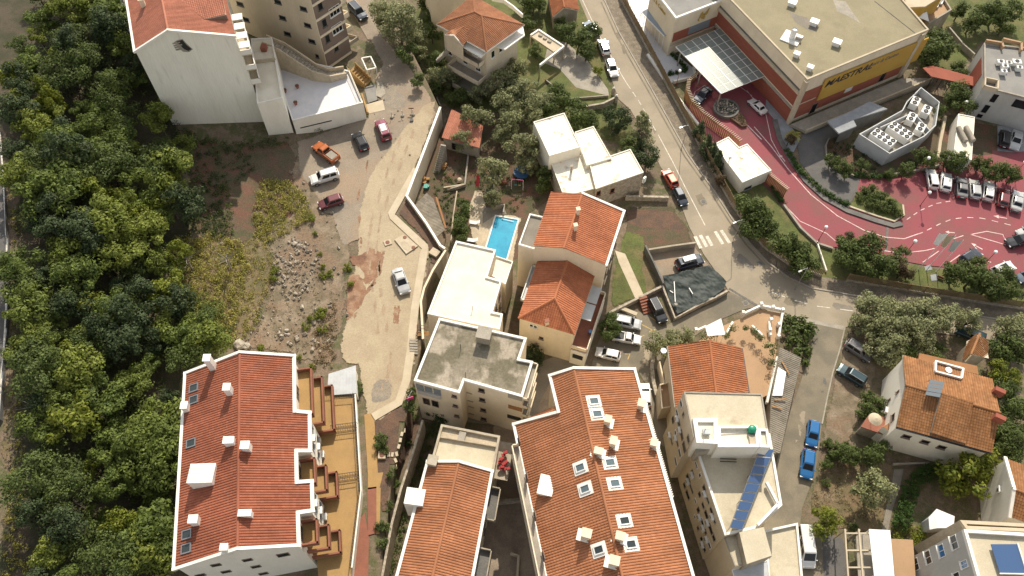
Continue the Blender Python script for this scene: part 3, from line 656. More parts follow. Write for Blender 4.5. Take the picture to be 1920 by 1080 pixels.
def car_meshes(kind):
    if kind in _carm: return _carm[kind]
    k = CARK[kind]; L, W, H = k['L'], k['W'] / 2, k['H']; zb = .27 if kind in ('hatch', 'sedan') else .36; out = []
    m = MB(); rings = []
    for fx, fw, zt in k['st']:
        x, hw = fx * L, fw * W; zm = zb + (zt - zb) * .55
        ring = [(x, -hw * .86, zb), (x, -hw * .98, zb + .1), (x, -hw, zm), (x, -hw * .97, zt - .07), (x, -hw * .86, zt), (x, 0, zt + .025), (x, hw * .86, zt), (x, hw * .97, zt - .07), (x, hw, zm), (x, hw * .98, zb + .1), (x, hw * .86, zb)]
        rings.append(ring)
    n = 11; vs = [p for r in rings for p in r]; fs = []
    for i in range(len(rings) - 1):
        for j in range(n):
            a = i * n + j; b = i * n + (j + 1) % n; fs.append((a, a + n, b + n, b))
    fs.append(tuple(range(n))); fs.append(tuple((len(rings) - 1) * n + j for j in reversed(range(n)))); m.grid_faces(vs, fs)
    out.append(('body', m.mesh('body', 'white_paint', smooth=False), True, None))
    zs = max(z for _, _, z in k['st']) - .06; yb = W * .88; yt = W * .70; b0, b1 = k['b'][0] * L, k['b'][1] * L; t0, t1 = k['t'][0] * L, k['t'][1] * L
    if kind == 'van': yt = W * .84; yb = W * .95
    lb = [Vector((b0, -yb, zs)), Vector((b1, -yb * .93, zs - .03)), Vector((b1, yb * .93, zs - .03)), Vector((b0, yb, zs))]
    lt = [Vector((t0, -yt, H - .05)), Vector((t1, -yt, H - .05)), Vector((t1, yt, H - .05)), Vector((t0, yt, H - .05))]
    lc = [Vector((t0 + .12, -yt + .12, H)), Vector((t1 - .14, -yt + .12, H)), Vector((t1 - .14, yt - .12, H)), Vector((t0 + .12, yt - .12, H))]
    m = MB(); m.grid_faces(lb + lt + lc, [(0, 1, 5, 4), (1, 2, 6, 5), (2, 3, 7, 6), (3, 0, 4, 7), (4, 5, 9, 8), (5, 6, 10, 9), (6, 7, 11, 10), (7, 4, 8, 11), (8, 9, 10, 11)])
    out.append(('cabin', m.mesh('cabin', 'white_paint'), True, None))
    def glassq(i, u0, u1, v0=.14, v1=.9):
        j = (i + 1) % 4; A, B, T2, T1 = lb[i], lb[j], lt[j], lt[i]
        f = lambda u, v: A.lerp(B, u).lerp(T1.lerp(T2, u), v)
        q = [f(u0, v0), f(u1, v0), f(u1, v1), f(u0, v1)]; nn = (q[1] - q[0]).cross(q[3] - q[0]).normalized()
        g = MB(); g.grid_faces([p + nn * .012 for p in q] + [p - nn * .02 for p in q], [(0, 1, 2, 3), (4, 5, 1, 0), (5, 6, 2, 1), (6, 7, 3, 2), (7, 4, 0, 3)]); return g.mesh('pane', 'glass')
    out.append(('windscreen', glassq(1, .06, .94, .1), False, None)); out.append(('rear_window', glassq(3, .1, .9, .25), False, None))
    cuts = {'pickup': [(.12, .52), (.56, .9)], 'van': [(.05, .36), (.4, .68), (.72, .93)]}.get(kind, [(.1, .42), (.46, .84)])
    for a, b in cuts: out.append(('side_window', glassq(0, a, b), False, None)); out.append(('side_window', glassq(2, 1 - b, 1 - a), False, None))
    wr = .31 if kind in ('hatch', 'sedan') else .37; m = MB()
    m.tube([(0, -.1, 0), (0, .1, 0)], wr, 14); tyre = m.mesh('wheel', 'dark'); m = MB(); m.tube([(0, -.112, 0), (0, .112, 0)], wr * .6, 10); rim = m.mesh('rim', 'grey_metal')
    for sx in (-.31, .32):
        for sy in (-1, 1): out.append(('wheel', tyre, False, (Vector((sx * L, sy * (W - .075), wr)), rim)))
    xf, zf = L * .468, k['st'][-2][2] - .1
    for sy in (-1, 1):
        m = MB(); m.box((xf, sy * W * .68, zf + .02), (.16, .36, .15), -sy * .25); out.append(('headlight', m.mesh('headlight', 'lamp_globe'), False, None))
        m = MB(); m.box((-L * .49, sy * W * .74, k['st'][1][2] - .16), (.1, .26, .2)); out.append(('tail_light', m.mesh('tail_light', 'plastic_red'), False, None))
        m = MB(); m.box((b1 - .22, sy * (W + .06), zs + .06), (.12, .2, .13)); out.append(('mirror', m.mesh('mirror', 'white_paint'), True, None))
        if kind == 'suv':
            m = MB(); m.bar((t0 + .1, sy * (yt - .06), H + .03), (t1 - .1, sy * (yt - .06), H + .03), .05, .06); out.append(('roof_rail', m.mesh('roof_rail', 'grey_metal'), False, None))
    m = MB(); m.box((L * .485, 0, zb + .13), (.12, W * 1.3, .14)); out.append(('bumper', m.mesh('bumper', 'dark'), False, None))
    m = MB(); m.box((-L * .495, 0, zb + .14), (.06, W * 1.4, .14)); out.append(('bumper', m.mesh('bumper', 'dark'), False, None))
    m = MB(); m.box((-L * .503, 0, zb + .42), (.03, .5, .12)); out.append(('number_plate', m.mesh('number_plate', 'lamp_globe'), False, None))
    if kind == 'pickup':
        m = MB(); m.box((-.29 * L, 0, 1.075), (.38 * L, W * 1.62, .02)); out.append(('bed_floor', m.mesh('bed_floor', 'dark'), False, None)); m = MB()
        for s in (-1, 1): m.box((-.285 * L, s * W * .88, 1.15), (.41 * L, .1, .2))
        for xx in (-.48, -.09): m.box((xx * L, 0, 1.15), (.08, W * 1.66, .2))
        out.append(('cargo_bed', m.mesh('cargo_bed', 'white_paint'), True, None))
    _carm[kind] = out; return out
def paint(name, c, metal=0.25, rough=.32):
    if name not in MATS: plain(name, c, rough, metal, .5, coat=.6)
    return name
PAINT = {'white': (.72, .71, .68), 'silver': (.42, .42, .41), 'grey': (.17, .165, .16), 'black': (.018, .02, .024), 'blue_black': (.02, .028, .042), 'maroon': (.16, .02, .045), 'oxblood': (.14, .035, .04), 'orange': (.42, .115, .03), 'red': (.45, .07, .035), 'darkred': (.16, .03, .03), 'blue': (.015, .13, .33), 'steel_blue': (.10, .13, .16), 'teal': (.02, .05, .06)}
def car(kind, colour, rear, front, label, group, z=None, size=1.0, name='parked_car', cat='car', extra=None):
    k = CARK[kind]; lift = k['H'] * .45
    if z is None: g = G((rear[0] + front[0]) / 2, (rear[1] + front[1]) / 2 + 3); z = g.z
    a, b = P(*rear, z + lift), P(*front, z + lift); c = (a + b) / 2; d = b - a; ang = math.atan2(d.y, d.x)
    s = max(.93, min(1.06, d.length / k['L'])) * size
    root = thing(name, label, cat, Vector((c.x, c.y, z + .03)), group); root.rotation_euler = (0, 0, ang); root.scale = (s, s, s)
    pm = MATS[paint('paint_' + colour, PAINT[colour])]
    for nm, me, pt, wh in car_meshes(kind):
        o = bpy.data.objects.new(nm, me); C.objects.link(o); o.parent = root
        if pt: o.material_slots[0].link = 'OBJECT'; o.material_slots[0].material = pm
        if wh:
            o.location = wh[0]; r = bpy.data.objects.new('rim', wh[1]); C.objects.link(r); r.parent = o
    if extra: extra(root, k)
    return root

# ---------------------------------------------------------------- trees
def leafcloud(mb, centers, nleaf, size, rnd, crad, flat=.75, up=.35):
    for c, r in centers:
        for _ in range(nleaf):
            d = Vector((rnd.gauss(0, 1), rnd.gauss(0, 1), rnd.gauss(0, 1))).normalized()
            rr = r * (rnd.random() ** .38); p = c + Vector((d.x * rr, d.y * rr, d.z * rr * flat))
            nn = (d + Vector((rnd.uniform(-.7, .7), rnd.uniform(-.7, .7), rnd.uniform(-.4, .9) + up))).normalized()
            X = nn.orthogonal().normalized(); Y = nn.cross(X); a = rnd.uniform(0, 6.28); ca, sa = math.cos(a), math.sin(a)
            U, V = (X * ca + Y * sa), (Y * ca - X * sa); s = size * rnd.uniform(.6, 1.35)
            mb.face([p - U * s, p + V * s * .5 - nn * s * .12, p + U * s, p - V * s * .5 + nn * s * .1])
def crown_mesh(name, seed, rx, rz, zc, ncl, nleaf, size, crad, mat, cone=False, flat=.75):
    rnd = random.Random(seed); cs = []
    for _ in range(ncl):
        for _t in range(30):
            d = Vector((rnd.uniform(-1, 1), rnd.uniform(-1, 1), rnd.uniform(-1, 1)))
            if d.length < 1 and d.length > .35: break
        if cone:
            h = rnd.random() ** 1.3; a = rnd.uniform(0, 6.28); q = rx * (1 - h) ** .8 * math.sqrt(rnd.uniform(.2, 1)); c = Vector((q * math.cos(a), q * math.sin(a), zc - rz + 2 * rz * h)); r = crad * (1.05 - .6 * h)
        else:
            c = Vector((d.x * rx, d.y * rx, zc + d.z * rz)); r = crad * rnd.uniform(.65, 1.25)
        cs.append((c, r))
    m = MB(); leafcloud(m, cs, nleaf, size, rnd, crad, flat); return m.mesh(name, mat), cs
def trunk_mesh(name, seed, cs, zc, r0, lean=.3):
    rnd = random.Random(seed); m = MB(); top = Vector((rnd.uniform(-lean, lean), rnd.uniform(-lean, lean), zc * .6))
    m.tube([(0, 0, -.4), (top.x * .35, top.y * .25, zc * .3), top], [r0 * 1.25, r0 * .9, r0 * .65], 7)
    for c, r in sorted(cs, key=lambda q: -q[1])[:9]:
        mid = top.lerp(c, .5) + Vector((rnd.uniform(-.2, .2), rnd.uniform(-.2, .2), .15)); m.tube([top - Vector((0, 0, .1)), mid, c], [r0 * .5, r0 * .3, r0 * .08], 5, cap=False)
    return m.mesh(name, 'bark')
TREEK = {}
def treekind(kind, nvar, rx, rz, zc, ncl, nleaf, size, crad, mat, r0=.14, cone=False, flat=.75):
    v = []
    for i in range(nvar):
        me, cs = crown_mesh('crown', hash_(kind) + i * 17, rx, rz, zc, ncl, nleaf, size, crad, mat, cone, flat)
        v.append((me, trunk_mesh('trunk', hash_(kind) + i, cs, zc, r0)))
    TREEK[kind] = v
def hash_(s): return sum(ord(c) * (i + 3) for i, c in enumerate(s)) % 9973
_tn = [0]
def tree(kind, loc, s, label, group, name='tree', cat='tree', sz=None, rot=None, trunk=True):
    _tn[0] += 1; v = TREEK[kind][_tn[0] % len(TREEK[kind])]
    root = thing(name, label, cat, loc, group); root.rotation_euler = (0, 0, rot if rot is not None else (_tn[0] * 2.399) % 6.283); root.scale = (s, s, sz or s)
    o = bpy.data.objects.new('crown', v[0]); C.objects.link(o); o.parent = root
    if trunk: t = bpy.data.objects.new('trunk', v[1]); C.objects.link(t); t.parent = root
    return root
def at_crown(px, py, h):
    """base point of a tree whose crown centre, h above the ground, is seen at the pixel"""
    d = ray(px, py); z = 24.0
    while z > -1:
        t = (z - CAM_H) / d.z; x, y = d.x * t, d.y * t
        if terr(x, y) + h >= z: return Vector((x, y, terr(x, y)))
        z -= .05
    return P(px, py, 0)
treekind('forest', 7, 2.5, 1.8, 4.6, 22, 150, .19, 1.0, 'leaf_forest', flat=.6)
treekind('forest_dark', 4, 2.1, 2.2, 4.4, 26, 130, .16, .85, 'leaf_dark', flat=.8)
treekind('forest_pale', 3, 2.3, 1.6, 4.2, 15, 110, .2, .85, 'leaf_lime', flat=.6)
treekind('forest_green', 4, 2.8, 1.7, 4.7, 20, 170, .15, 1.1, 'leaf_green', flat=.7)
treekind('broad', 4, 1.7, 1.3, 2.6, 17, 110, .16, .78, 'leaf_green')
treekind('olive', 4, 1.7, 1.35, 2.5, 20, 110, .13, .72, 'leaf_olive')
treekind('olivedark', 2, 2.3, 2.0, 3.4, 34, 150, .15, .95, 'leaf_olive')
treekind('lime', 3, 1.7, 1.3, 2.5, 17, 110, .16, .78, 'leaf_lime')
treekind('dark', 3, 1.6, 1.35, 2.5, 17, 115, .14, .75, 'leaf_dark')
treekind('cypress', 2, 1.15, 2.1, 2.6, 26, 100, .13, .62, 'leaf_dark', cone=True)
treekind('conifer', 2, 2.0, 2.6, 3.2, 34, 110, .13, .7, 'leaf_olive', cone=True)
treekind('redleaf', 2, 1.5, 1.1, 2.2, 15, 105, .15, .72, 'leaf_red')
treekind('shrub', 4, .75, .5, .55, 9, 60, .11, .42, 'leaf_green', .04)
treekind('limeshrub', 3, .7, .45, .5, 8, 55, .11, .42, 'leaf_lime', .04)
treekind('scrub', 1, .6, .35, .38, 8, 50, .10, .38, 'leaf_scrub', .03)
treekind('scrubshrub', 3, .6, .35, .38, 8, 50, .10, .38, 'leaf_scrub', .03)

def balcony(root, a, b, out, depth, z, floor='ochre_floor', par='red_floor', h=.95, th=.14, rail=False, name='balcony'):
    """slab from wall line a-b outwards, with a parapet on its three free sides"""
    a = Vector((a.x, a.y, z)); b = Vector((b.x, b.y, z)); o = Vector((out.x, out.y, 0)).normalized()
    m = MB(); q = [a, b, b + o * depth, a + o * depth]; m.prism([(p.x, p.y) for p in q], z - .18, z); s = m.build(name, floor, root)
    e = MB(); i = o * (th / 2); t = (b - a).normalized() * (th / 2)
    for p0, p1 in ((q[0] + t, q[3] + t), (q[1] - t, q[2] - t), (q[3] - i, q[2] - i)):
        if rail:
            L = (p1 - p0).length; k = max(2, int(L / .35))
            for zz in (.15, h): e.bar(p0 + Vector((0, 0, zz)), p1 + Vector((0, 0, zz)), .05, .05)
            for j in range(k + 1): e.box(p0.lerp(p1, j / k) + Vector((0, 0, h / 2)), (.035, .035, h))
        else: e.bar(p0 + Vector((0, 0, h / 2 + .003)), p1 + Vector((0, 0, h / 2 + .003)), th, h)
    e.build('balustrade', par, s); return s
def slab_part(root, px, z, th, mat, name='slab', world=None):
    m = MB(); m.prism([(p.x, p.y) for p in (world or [P(x, y, z) for x, y in px])], z - th, z); return m.build(name, mat, root)
def post(root, p, h, r=.07, mat='steel_white', name='post', z0=0.0):
    m = MB(); m.tube([Vector((p.x, p.y, z0 - .1)), Vector((p.x, p.y, h))], r, 8); return m.build(name, mat, root)
def rail(root, pts, h, mat='black_metal', name='railing', gap=.4, r=.03):
    m = MB(); Z = Vector((0, 0, 1))
    for a, b in zip(pts, pts[1:]):
        m.bar(a + Z * h, b + Z * h, r * 2, r * 2); m.bar(a + Z * .12, b + Z * .12, r * 1.5, r * 1.5); k = max(1, int((b - a).length / gap))
        for j in range(k + 1): p = a.lerp(b, j / k); m.box(p + Z * (h / 2), (r, r, h))
    return m.build(name, mat, root)
def outward(a, b):
    t = (b - a).xy.to_3d().normalized(); n = Vector((-t.y, t.x, 0))
    return n if n.dot(Vector((0, 0, CAM_H)) - (a + b) / 2) > 0 else -n
# ================================================================ GROUND, ROADS, PAVING
def axis(lo, hi, step, far):
    a = [lo + i * step for i in range(int((hi - lo) / step) + 1)]
    return a
ds = [-1500, -700, -350, -200, -150, -120] + axis(-105, -35, 2.0, 0) + axis(-33, -2, 1.2, 0) + [-1.2, -.6, -.25, -.07, -.03, 0, .03, .07, .25, .6, 1.2, 2] + axis(3.5, 30, 1.6, 0) + axis(33, 110, 3.5, 0) + [120, 150, 200, 350, 700, 1500]
ys = sorted([-900, -300, -100, -40, -10] + axis(0, 112, .8, 0) + axis(114, 160, 3.0, 0) + [180, 240, 400, 800, 2200] + [p.y for p in WALLW])
m = MB(); nx = len(ds)
vs = [(wall_x(y) + d, y, terr(wall_x(y) + d, y) + .04 * noise.noise(((wall_x(y) + d) * .35, y * .35, 0)) - .05) for y in ys for d in ds]
m.grid_faces(vs, [(j * nx + i, j * nx + i + 1, (j + 1) * nx + i + 1, (j + 1) * nx + i) for j in range(len(ys) - 1) for i in range(nx - 1)])
m.build('ground', 'soil', kind='structure', smooth=True)

# hillside on the left
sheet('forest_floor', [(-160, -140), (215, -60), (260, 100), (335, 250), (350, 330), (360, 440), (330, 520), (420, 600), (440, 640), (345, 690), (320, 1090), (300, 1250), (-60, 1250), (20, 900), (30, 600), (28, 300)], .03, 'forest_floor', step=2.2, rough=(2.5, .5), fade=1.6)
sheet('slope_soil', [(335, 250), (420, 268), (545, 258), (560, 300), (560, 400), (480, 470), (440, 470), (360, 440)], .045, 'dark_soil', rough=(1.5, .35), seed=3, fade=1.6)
sheet('dry_grass_slope', [(330, 520), (360, 440), (440, 460), (500, 430), (520, 500), (480, 620), (440, 640), (420, 600)], .06, 'dry_grass', rough=(1.5, .4), seed=4, fade=1.6)
sheet('rubble_slope', [(545, 300), (600, 300), (655, 400), (662, 450), (655, 520), (648, 600), (632, 650), (630, 690), (560, 680), (545, 668), (450, 655), (478, 620), (520, 500), (490, 450), (540, 400)], .075, 'rubble_soil', rough=(1.2, .3), seed=5, fade=1.6)
# the lot
sheet('gravel_lot', [(690, 30), (722, 70), (765, 120), (800, 160), (822, 212), (790, 290), (727, 400), (700, 440), (640, 470), (618, 400), (560, 330), (552, 262), (683, 216), (712, 190), (700, 150), (715, 120), (690, 75), (655, 15), (665, -30)], .10, 'gravel', rough=(1.4, .22), seed=6, fade=1.3)
sheet('gravel_road', [(655, 15), (690, 75), (722, 70), (700, 0), (690, -100), (600, -100)], .09, 'gravel')
sheet('sandy_road', [(788, 200), (832, 205), (808, 280), (790, 318), (744, 400), (752, 412), (812, 464), (806, 505), (788, 590), (782, 690), (768, 758), (704, 800), (684, 790), (676, 740), (668, 690), (640, 680), (632, 645), (645, 600), (655, 520), (665, 470), (668, 400), (690, 330), (715, 290), (745, 250)], .125, 'sand', rough=(1.1, .22), seed=8, fade=1.6)
sheet('red_soil_patch', [(652, 500), (676, 504), (684, 545), (715, 520), (722, 470), (690, 460), (668, 480), (660, 440), (668, 400), (655, 400)], .138, 'red_soil', rough=(.8, .35), seed=9, fade=0.9)
sheet('red_soil_patch', [(650, 505), (682, 520), (690, 545), (684, 565), (668, 590), (655, 607), (646, 600)], .146, 'red_soil', rough=(.8, .25), seed=10, fade=0.9)
sheet('red_soil_patch', [(737, 570), (755, 568), (752, 612), (734, 610)], .146, 'red_soil', rough=(.6, .12), seed=11, fade=0.9)
sheet('grey_gravel_patch', [(690, 735), (705, 712), (728, 708), (742, 722), (738, 745), (720, 762), (698, 758)], .15, 'grey_patch', rough=(.6, .2), seed=12, fade=0.9)
sheet('grey_gravel_patch', [(715, 160), (745, 165), (768, 185), (760, 205), (735, 210), (716, 195)], .135, 'grey_patch', rough=(.8, .3), seed=13, fade=0.9)
sheet('grey_gravel_patch', [(596, 372), (645, 368), (662, 385), (640, 402), (600, 402)], .135, 'grey_patch', rough=(.8, .3), seed=14, fade=0.9)
line('lot_sidewalk', [(781, 318), (734, 402), (737, 408), (797, 464), (795, 475), (778, 580), (770, 660), (762, 715), (748, 755), (700, 783)], 1.15, 0, 'concrete_pale', z=None, solid=.17)
sheet('bed_soil', [(745, 400), (768, 372), (838, 470), (800, 560), (793, 640), (780, 660), (790, 580), (806, 470), (800, 455)], .14, 'brown_soil', rough=(1, .15), seed=15, fade=0.5)
sheet('dark_bed', [(703, 787), (752, 760), (778, 780), (790, 800), (745, 900), (725, 960), (712, 960), (705, 880)], .12, 'brown_soil', rough=(1, .12), seed=16, fade=0.4)
sheet('tiled_path', [(683, 778), (701, 774), (709, 890), (690, 892)], .14, 'ochre_floor')
# highway on the left edge
sheet('highway', [(-160, 250), (2, 250), (9, 330), (16, 450), (17, 540), (13, 620), (6, 700), (2, 780), (-2, 860), (-180, 900)], .14, 'asphalt_dark', step=2.5)
sheet('highway_verge', [(2, 250), (9, 330), (16, 450), (17, 540), (13, 620), (6, 700), (2, 780), (-2, 860), (10, 1090), (32, 1090), (22, 820), (34, 600), (30, 400), (18, 250)], .10, 'dry_grass', step=2.5, rough=(2, .3), fade=1.6)
line('highway_edge_line', [(1, 250), (7, 330), (13.5, 450), (14.5, 540), (10.5, 620), (4, 700), (0, 780)], .22, .165, 'road_paint', z=None)

# main street, flat ground from here on
RD_R = [(1128, -40), (1133, 0), (1160, 60), (1222, 168), (1290, 290), (1340, 360), (1372, 410), (1405, 455), (1440, 493), (1478, 520), (1520, 540), (1610, 556), (1750, 581), (1960, 612)]
RD_L = [(1072, -40), (1086, 0), (1112, 62), (1140, 130), (1160, 186), (1182, 206), (1215, 262), (1238, 312), (1262, 348), (1278, 388), (1292, 425), (1308, 455), (1320, 478), (1337, 502), (1354, 525), (1366, 546)]
road = RD_R + [(1960, 650), (1880, 640), (1760, 625), (1660, 612), (1586, 613), (1530, 606), (1482, 594), (1452, 590), (1424, 574), (1395, 560)] + RD_L[::-1]
sheet('main_street', road, .03, 'asphalt', z=0)
FENCE = [(1155, -40), (1164, 0), (1192, 52), (1266, 190), (1332, 312), (1370, 382), (1400, 424), (1432, 464), (1480, 497), (1540, 519), (1586, 526), (1700, 546), (1960, 586)]
sheet('street_verge', RD_R + FENCE[::-1], .018, 'gravel_verge', z=0)
line('street_kerb', RD_R, .25, 0, 'concrete', solid=.14)
line('street_gutter', [(x - 6, y + 4) for x, y in RD_R[1:9]], .3, .038, 'asphalt_old')
line('street_edge_line', [(1092, 0), (1120, 60), (1165, 140), (1176, 158)], .14, .046, 'road_paint')
line('street_centre_dashes', [(1176, 158), (1198, 190), (1232, 250)], .13, .046, 'road_paint', dash=(1.3, .9))
line('street_edge_line', [(1234, 253), (1262, 305), (1284, 350), (1322, 423)], .14, .046, 'road_paint')
line('street_centre_dashes', [(1448, 548), (1484, 562), (1530, 574), (1605, 584), (1690, 598)], .13, .046, 'road_paint', dash=(2.0, 1.5))
line('street_patch', [(1490, 596), (1585, 616)], .7, .042, 'concrete')
for a, b in [((1303, 443), (1314, 466)), ((1313, 441), (1325, 463)), ((1325, 443), (1335, 461)), ((1341, 434), (1355, 458)), ((1352, 432), (1368, 456))]:
    line('crossing_stripe', [a, b], .55, .046, 'road_paint')
sheet('side_street', [(1372, 546), (1337, 568), (1270, 600), (1242, 614), (1218, 592), (1198, 584), (1150, 588), (1122, 640), (1108, 690), (1192, 690), (1212, 722), (1222, 770), (1234, 830), (1262, 850), (1262, 790), (1250, 740), (1240, 700), (1250, 655), (1300, 632), (1340, 604), (1395, 580), (1428, 574), (1400, 560)], .026, 'asphalt_old', z=0)
sheet('back_street', [(1529, 604), (1584, 613), (1576, 650), (1561, 700), (1551, 745), (1541, 795), (1532, 870), (1519, 912), (1503, 955), (1500, 985), (1580, 1010), (1600, 1130), (1500, 1130), (1430, 1000), (1440, 940), (1455, 870), (1475, 790), (1500, 720), (1522, 650)], .026, 'asphalt_old', z=0)
sheet('wet_patch', [(1540, 1000), (1580, 1010), (1592, 1085), (1545, 1085)], .034, 'asphalt_dark', z=0)
line('parking_line', [(1202, 608), (1225, 620)], .12, .04, 'yellow_paint'); line('parking_line', [(1217, 622), (1229, 618)], .12, .04, 'yellow_paint')
line('parking_line', [(1200, 632), (1208, 629)], .12, .04, 'yellow_paint'); line('parking_line', [(1172, 664), (1181, 664), (1177, 674)], .12, .04, 'yellow_paint')
line('parking_line', [(1112, 677), (1178, 688)], .1, .04, 'pavement'); line('parking_line', [(1220, 595), (1240, 609)], .12, .04, 'yellow_paint')
m = MB()
for k in range(10):
    a = P(1370, 543).lerp(P(1428, 578), k / 9); m.box(a + Vector((0, 0, .04)), (.62, .34, .03), math.atan2(-3.1, 5.0))
m.build('drain_grating', 'concrete_dark', kind='structure')
def cover(px, py, r=.35, ring=True, z=0.05, nm='manhole_cover', lab='round iron manhole cover in the street asphalt'):
    p = P(px, py, z); root = thing(nm, lab, 'manhole cover', p, 'manhole covers in the street')
    a = MB(); a.lathe([(r, -.02), (r, .015), (r * .95, .02)], p, 14); a.build('lid', 'concrete_dark', root)
    if ring: b = MB(); b.box(p - Vector((0, 0, .012)), (r * 2.8, r * 2.8, .02), .4); b.build('concrete_collar', 'pavement', root)
for px, py in [(1319, 378), (1425, 494), (1398, 568)]: cover(px, py)
line('verge_kerb_back_street', [(1584, 613), (1576, 650), (1561, 700), (1551, 745), (1541, 795)], .2, 0, 'concrete', solid=.1)
sheet('gravel_parking', [(1584, 616), (1640, 640), (1650, 690), (1630, 760), (1600, 830), (1560, 850), (1535, 855), (1542, 795), (1552, 745), (1562, 700), (1577, 650)], .02, 'rubble_soil', z=0, rough=(1.2, .2), seed=20, fade=1.6)
sheet('waste_ground', [(1535, 858), (1560, 850), (1620, 830), (1680, 870), (1662, 1000), (1560, 1000), (1510, 955), (1520, 912)], .022, 'dry_grass', z=0, rough=(1.2, .25), seed=21, fade=1.6)
sheet('garden_path', [(1676, 880), (1694, 880), (1688, 910), (1672, 960), (1664, 1000), (1652, 1000), (1662, 950), (1672, 910)], .03, 'pavement', z=0)
# middle plots
sheet('rough_plot', [(1172, 384), (1262, 382), (1292, 428), (1306, 458), (1212, 478), (1170, 440)], .015, 'dark_soil', z=0, rough=(1, .25), seed=22, fade=1.6)
sheet('bare_earth', [(1168, 386), (1262, 390), (1290, 432), (1270, 436), (1200, 430), (1172, 420)], .022, 'brown_soil', z=0, rough=(1, .25), seed=23, fade=1.6)
sheet('garden_lawn', [(1168, 430), (1215, 438), (1212, 478), (1238, 540), (1196, 562), (1145, 584), (1138, 570), (1150, 490)], .03, 'grass', z=0, rough=(1.2, .2), seed=24, fade=1.6)
sheet('lawn_wear', [(1195, 470), (1207, 468), (1236, 540), (1212, 552), (1205, 520)], .037, 'dry_grass', z=0, rough=(.8, .2), seed=25, fade=0.8)
sheet('garden_slab_path', [(1153, 470), (1172, 476), (1208, 556), (1193, 564), (1160, 492)], .05, 'concrete_pale', z=0)
sheet('pit_floor', [(1214, 476), (1302, 463), (1330, 500), (1358, 540), (1312, 572), (1264, 600), (1240, 540)], .034, 'gravel', z=0)
sheet('alley', [(925, 800), (1000, 760), (1040, 690), (1060, 690), (1050, 760), (970, 800), (1040, 1130), (860, 1130), (930, 900)], .02, 'alley_paving', z=0)
sheet('courtyard', [(985, 690), (1060, 660), (1110, 690), (1030, 720), (1000, 780), (960, 800), (860, 790), (830, 770), (860, 740)], .026, 'pavement', z=0)
sheet('garden_ground', [(838, 210), (900, 215), (1010, 290), (1050, 360), (1000, 400), (970, 490), (905, 500), (855, 460), (800, 380), (790, 330)], .014, 'dark_soil', z=0, rough=(1.5, .3), seed=26, fade=1.6)
sheet('stone_terrace', [(888, 356), (908, 356), (912, 395), (930, 400), (978, 406), (962, 494), (940, 500), (890, 462), (878, 420), (880, 385)], .04, 'paving_stone', z=0, rough=(1, .12), seed=27, fade=0.4)
sheet('concrete_terrace', [(905, 390), (945, 388), (950, 402), (927, 405), (905, 420)], .048, 'pavement', z=0)
# hillside gardens at the top
sheet('upper_garden', [(760, 40), (830, -40), (1090, -40), (1120, 70), (1160, 190), (1215, 270), (1200, 290), (1010, 220), (900, 215), (838, 205), (805, 140)], .012, 'grass', z=0, rough=(2, .4), seed=28, fade=1.6)
sheet('driveway', [(1030, 72), (1062, 80), (1100, 112), (1140, 168), (1142, 180), (1080, 164), (1050, 130), (1020, 118)], .022, 'concrete', z=0)
# hotel grounds
pink = [(1290, 150), (1330, 120), (1440, 140), (1452, 225), (1462, 262), (1482, 300), (1510, 340), (1545, 372), (1590, 392), (1606, 362), (1612, 336), (1680, 330), (1760, 300), (1960, 280), (1960, 528), (1900, 516), (1830, 506), (1740, 498), (1660, 484), (1600, 468), (1555, 462), (1520, 448), (1490, 420), (1468, 388), (1440, 352), (1370, 298), (1330, 262), (1300, 226), (1285, 196)]
sheet('pink_drive', pink, .04, 'pink', z=0)
sheet('hotel_lawn', [(1240, 150), (1285, 196), (1300, 226), (1330, 262), (1372, 302), (1440, 358), (1468, 392), (1490, 424), (1520, 452), (1555, 466), (1600, 472), (1660, 488), (1740, 503), (1830, 512), (1960, 540), (1960, 586), (1700, 546), (1586, 526), (1540, 519), (1480, 497), (1432, 464), (1400, 424), (1370, 382), (1332, 312)], .02, 'grass', z=0)
sheet('hotel_terrace', [(1168, -30), (1236, -30), (1256, 92), (1300, 128), (1308, 146), (1262, 156), (1246, 150), (1192, 48)], .045, 'marble', z=0)
sheet('hotel_forecourt', [(1435, 205), (1440, 140), (1400, 110), (1480, 232), (1500, 262), (1480, 300), (1462, 262), (1452, 225)], .052, 'paving_grey', z=0)
sheet('service_drive', [(1510, 246), (1560, 225), (1600, 250), (1552, 262), (1546, 290), (1562, 318), (1612, 336), (1606, 362), (1590, 390), (1545, 362), (1500, 305), (1495, 270)], .03, 'asphalt_dark', z=0)
sheet('hotel_park', [(1740, -40), (1960, -40), (1960, 110), (1840, 76), (1800, 130), (1740, 140), (1742, 60)], .016, 'grass', z=0)
sheet('hotel_garden_soil', [(1552, 262), (1600, 255), (1740, 250), (1820, 230), (1960, 250), (1960, 300), (1760, 318), (1612, 336), (1562, 318), (1546, 290)], .022, 'dark_soil', z=0, rough=(1.5, .2), seed=29)
sheet('back_yard_paving', [(1870, 235), (1960, 250), (1960, 290), (1870, 285)], .035, 'paving_grey', z=0)
sheet('pink_bay', [(1860, 282), (1960, 292), (1960, 306), (1860, 302)], .045, 'pink', z=0)
PK = 'pink_paint'
line('drive_line', [(1478, 392), (1500, 415), (1550, 438), (1566, 452)], .14, .055, PK); line('drive_line', [(1414, 238), (1446, 275), (1478, 318), (1520, 365), (1570, 405), (1620, 432), (1660, 445), (1695, 448), (1718, 440), (1730, 436)], .16, .055, PK)
line('drive_dashes', [(1738, 432), (1762, 420), (1785, 411), (1810, 408), (1840, 409), (1905, 425)], .15, .055, PK, dash=(1.0, 1.0))
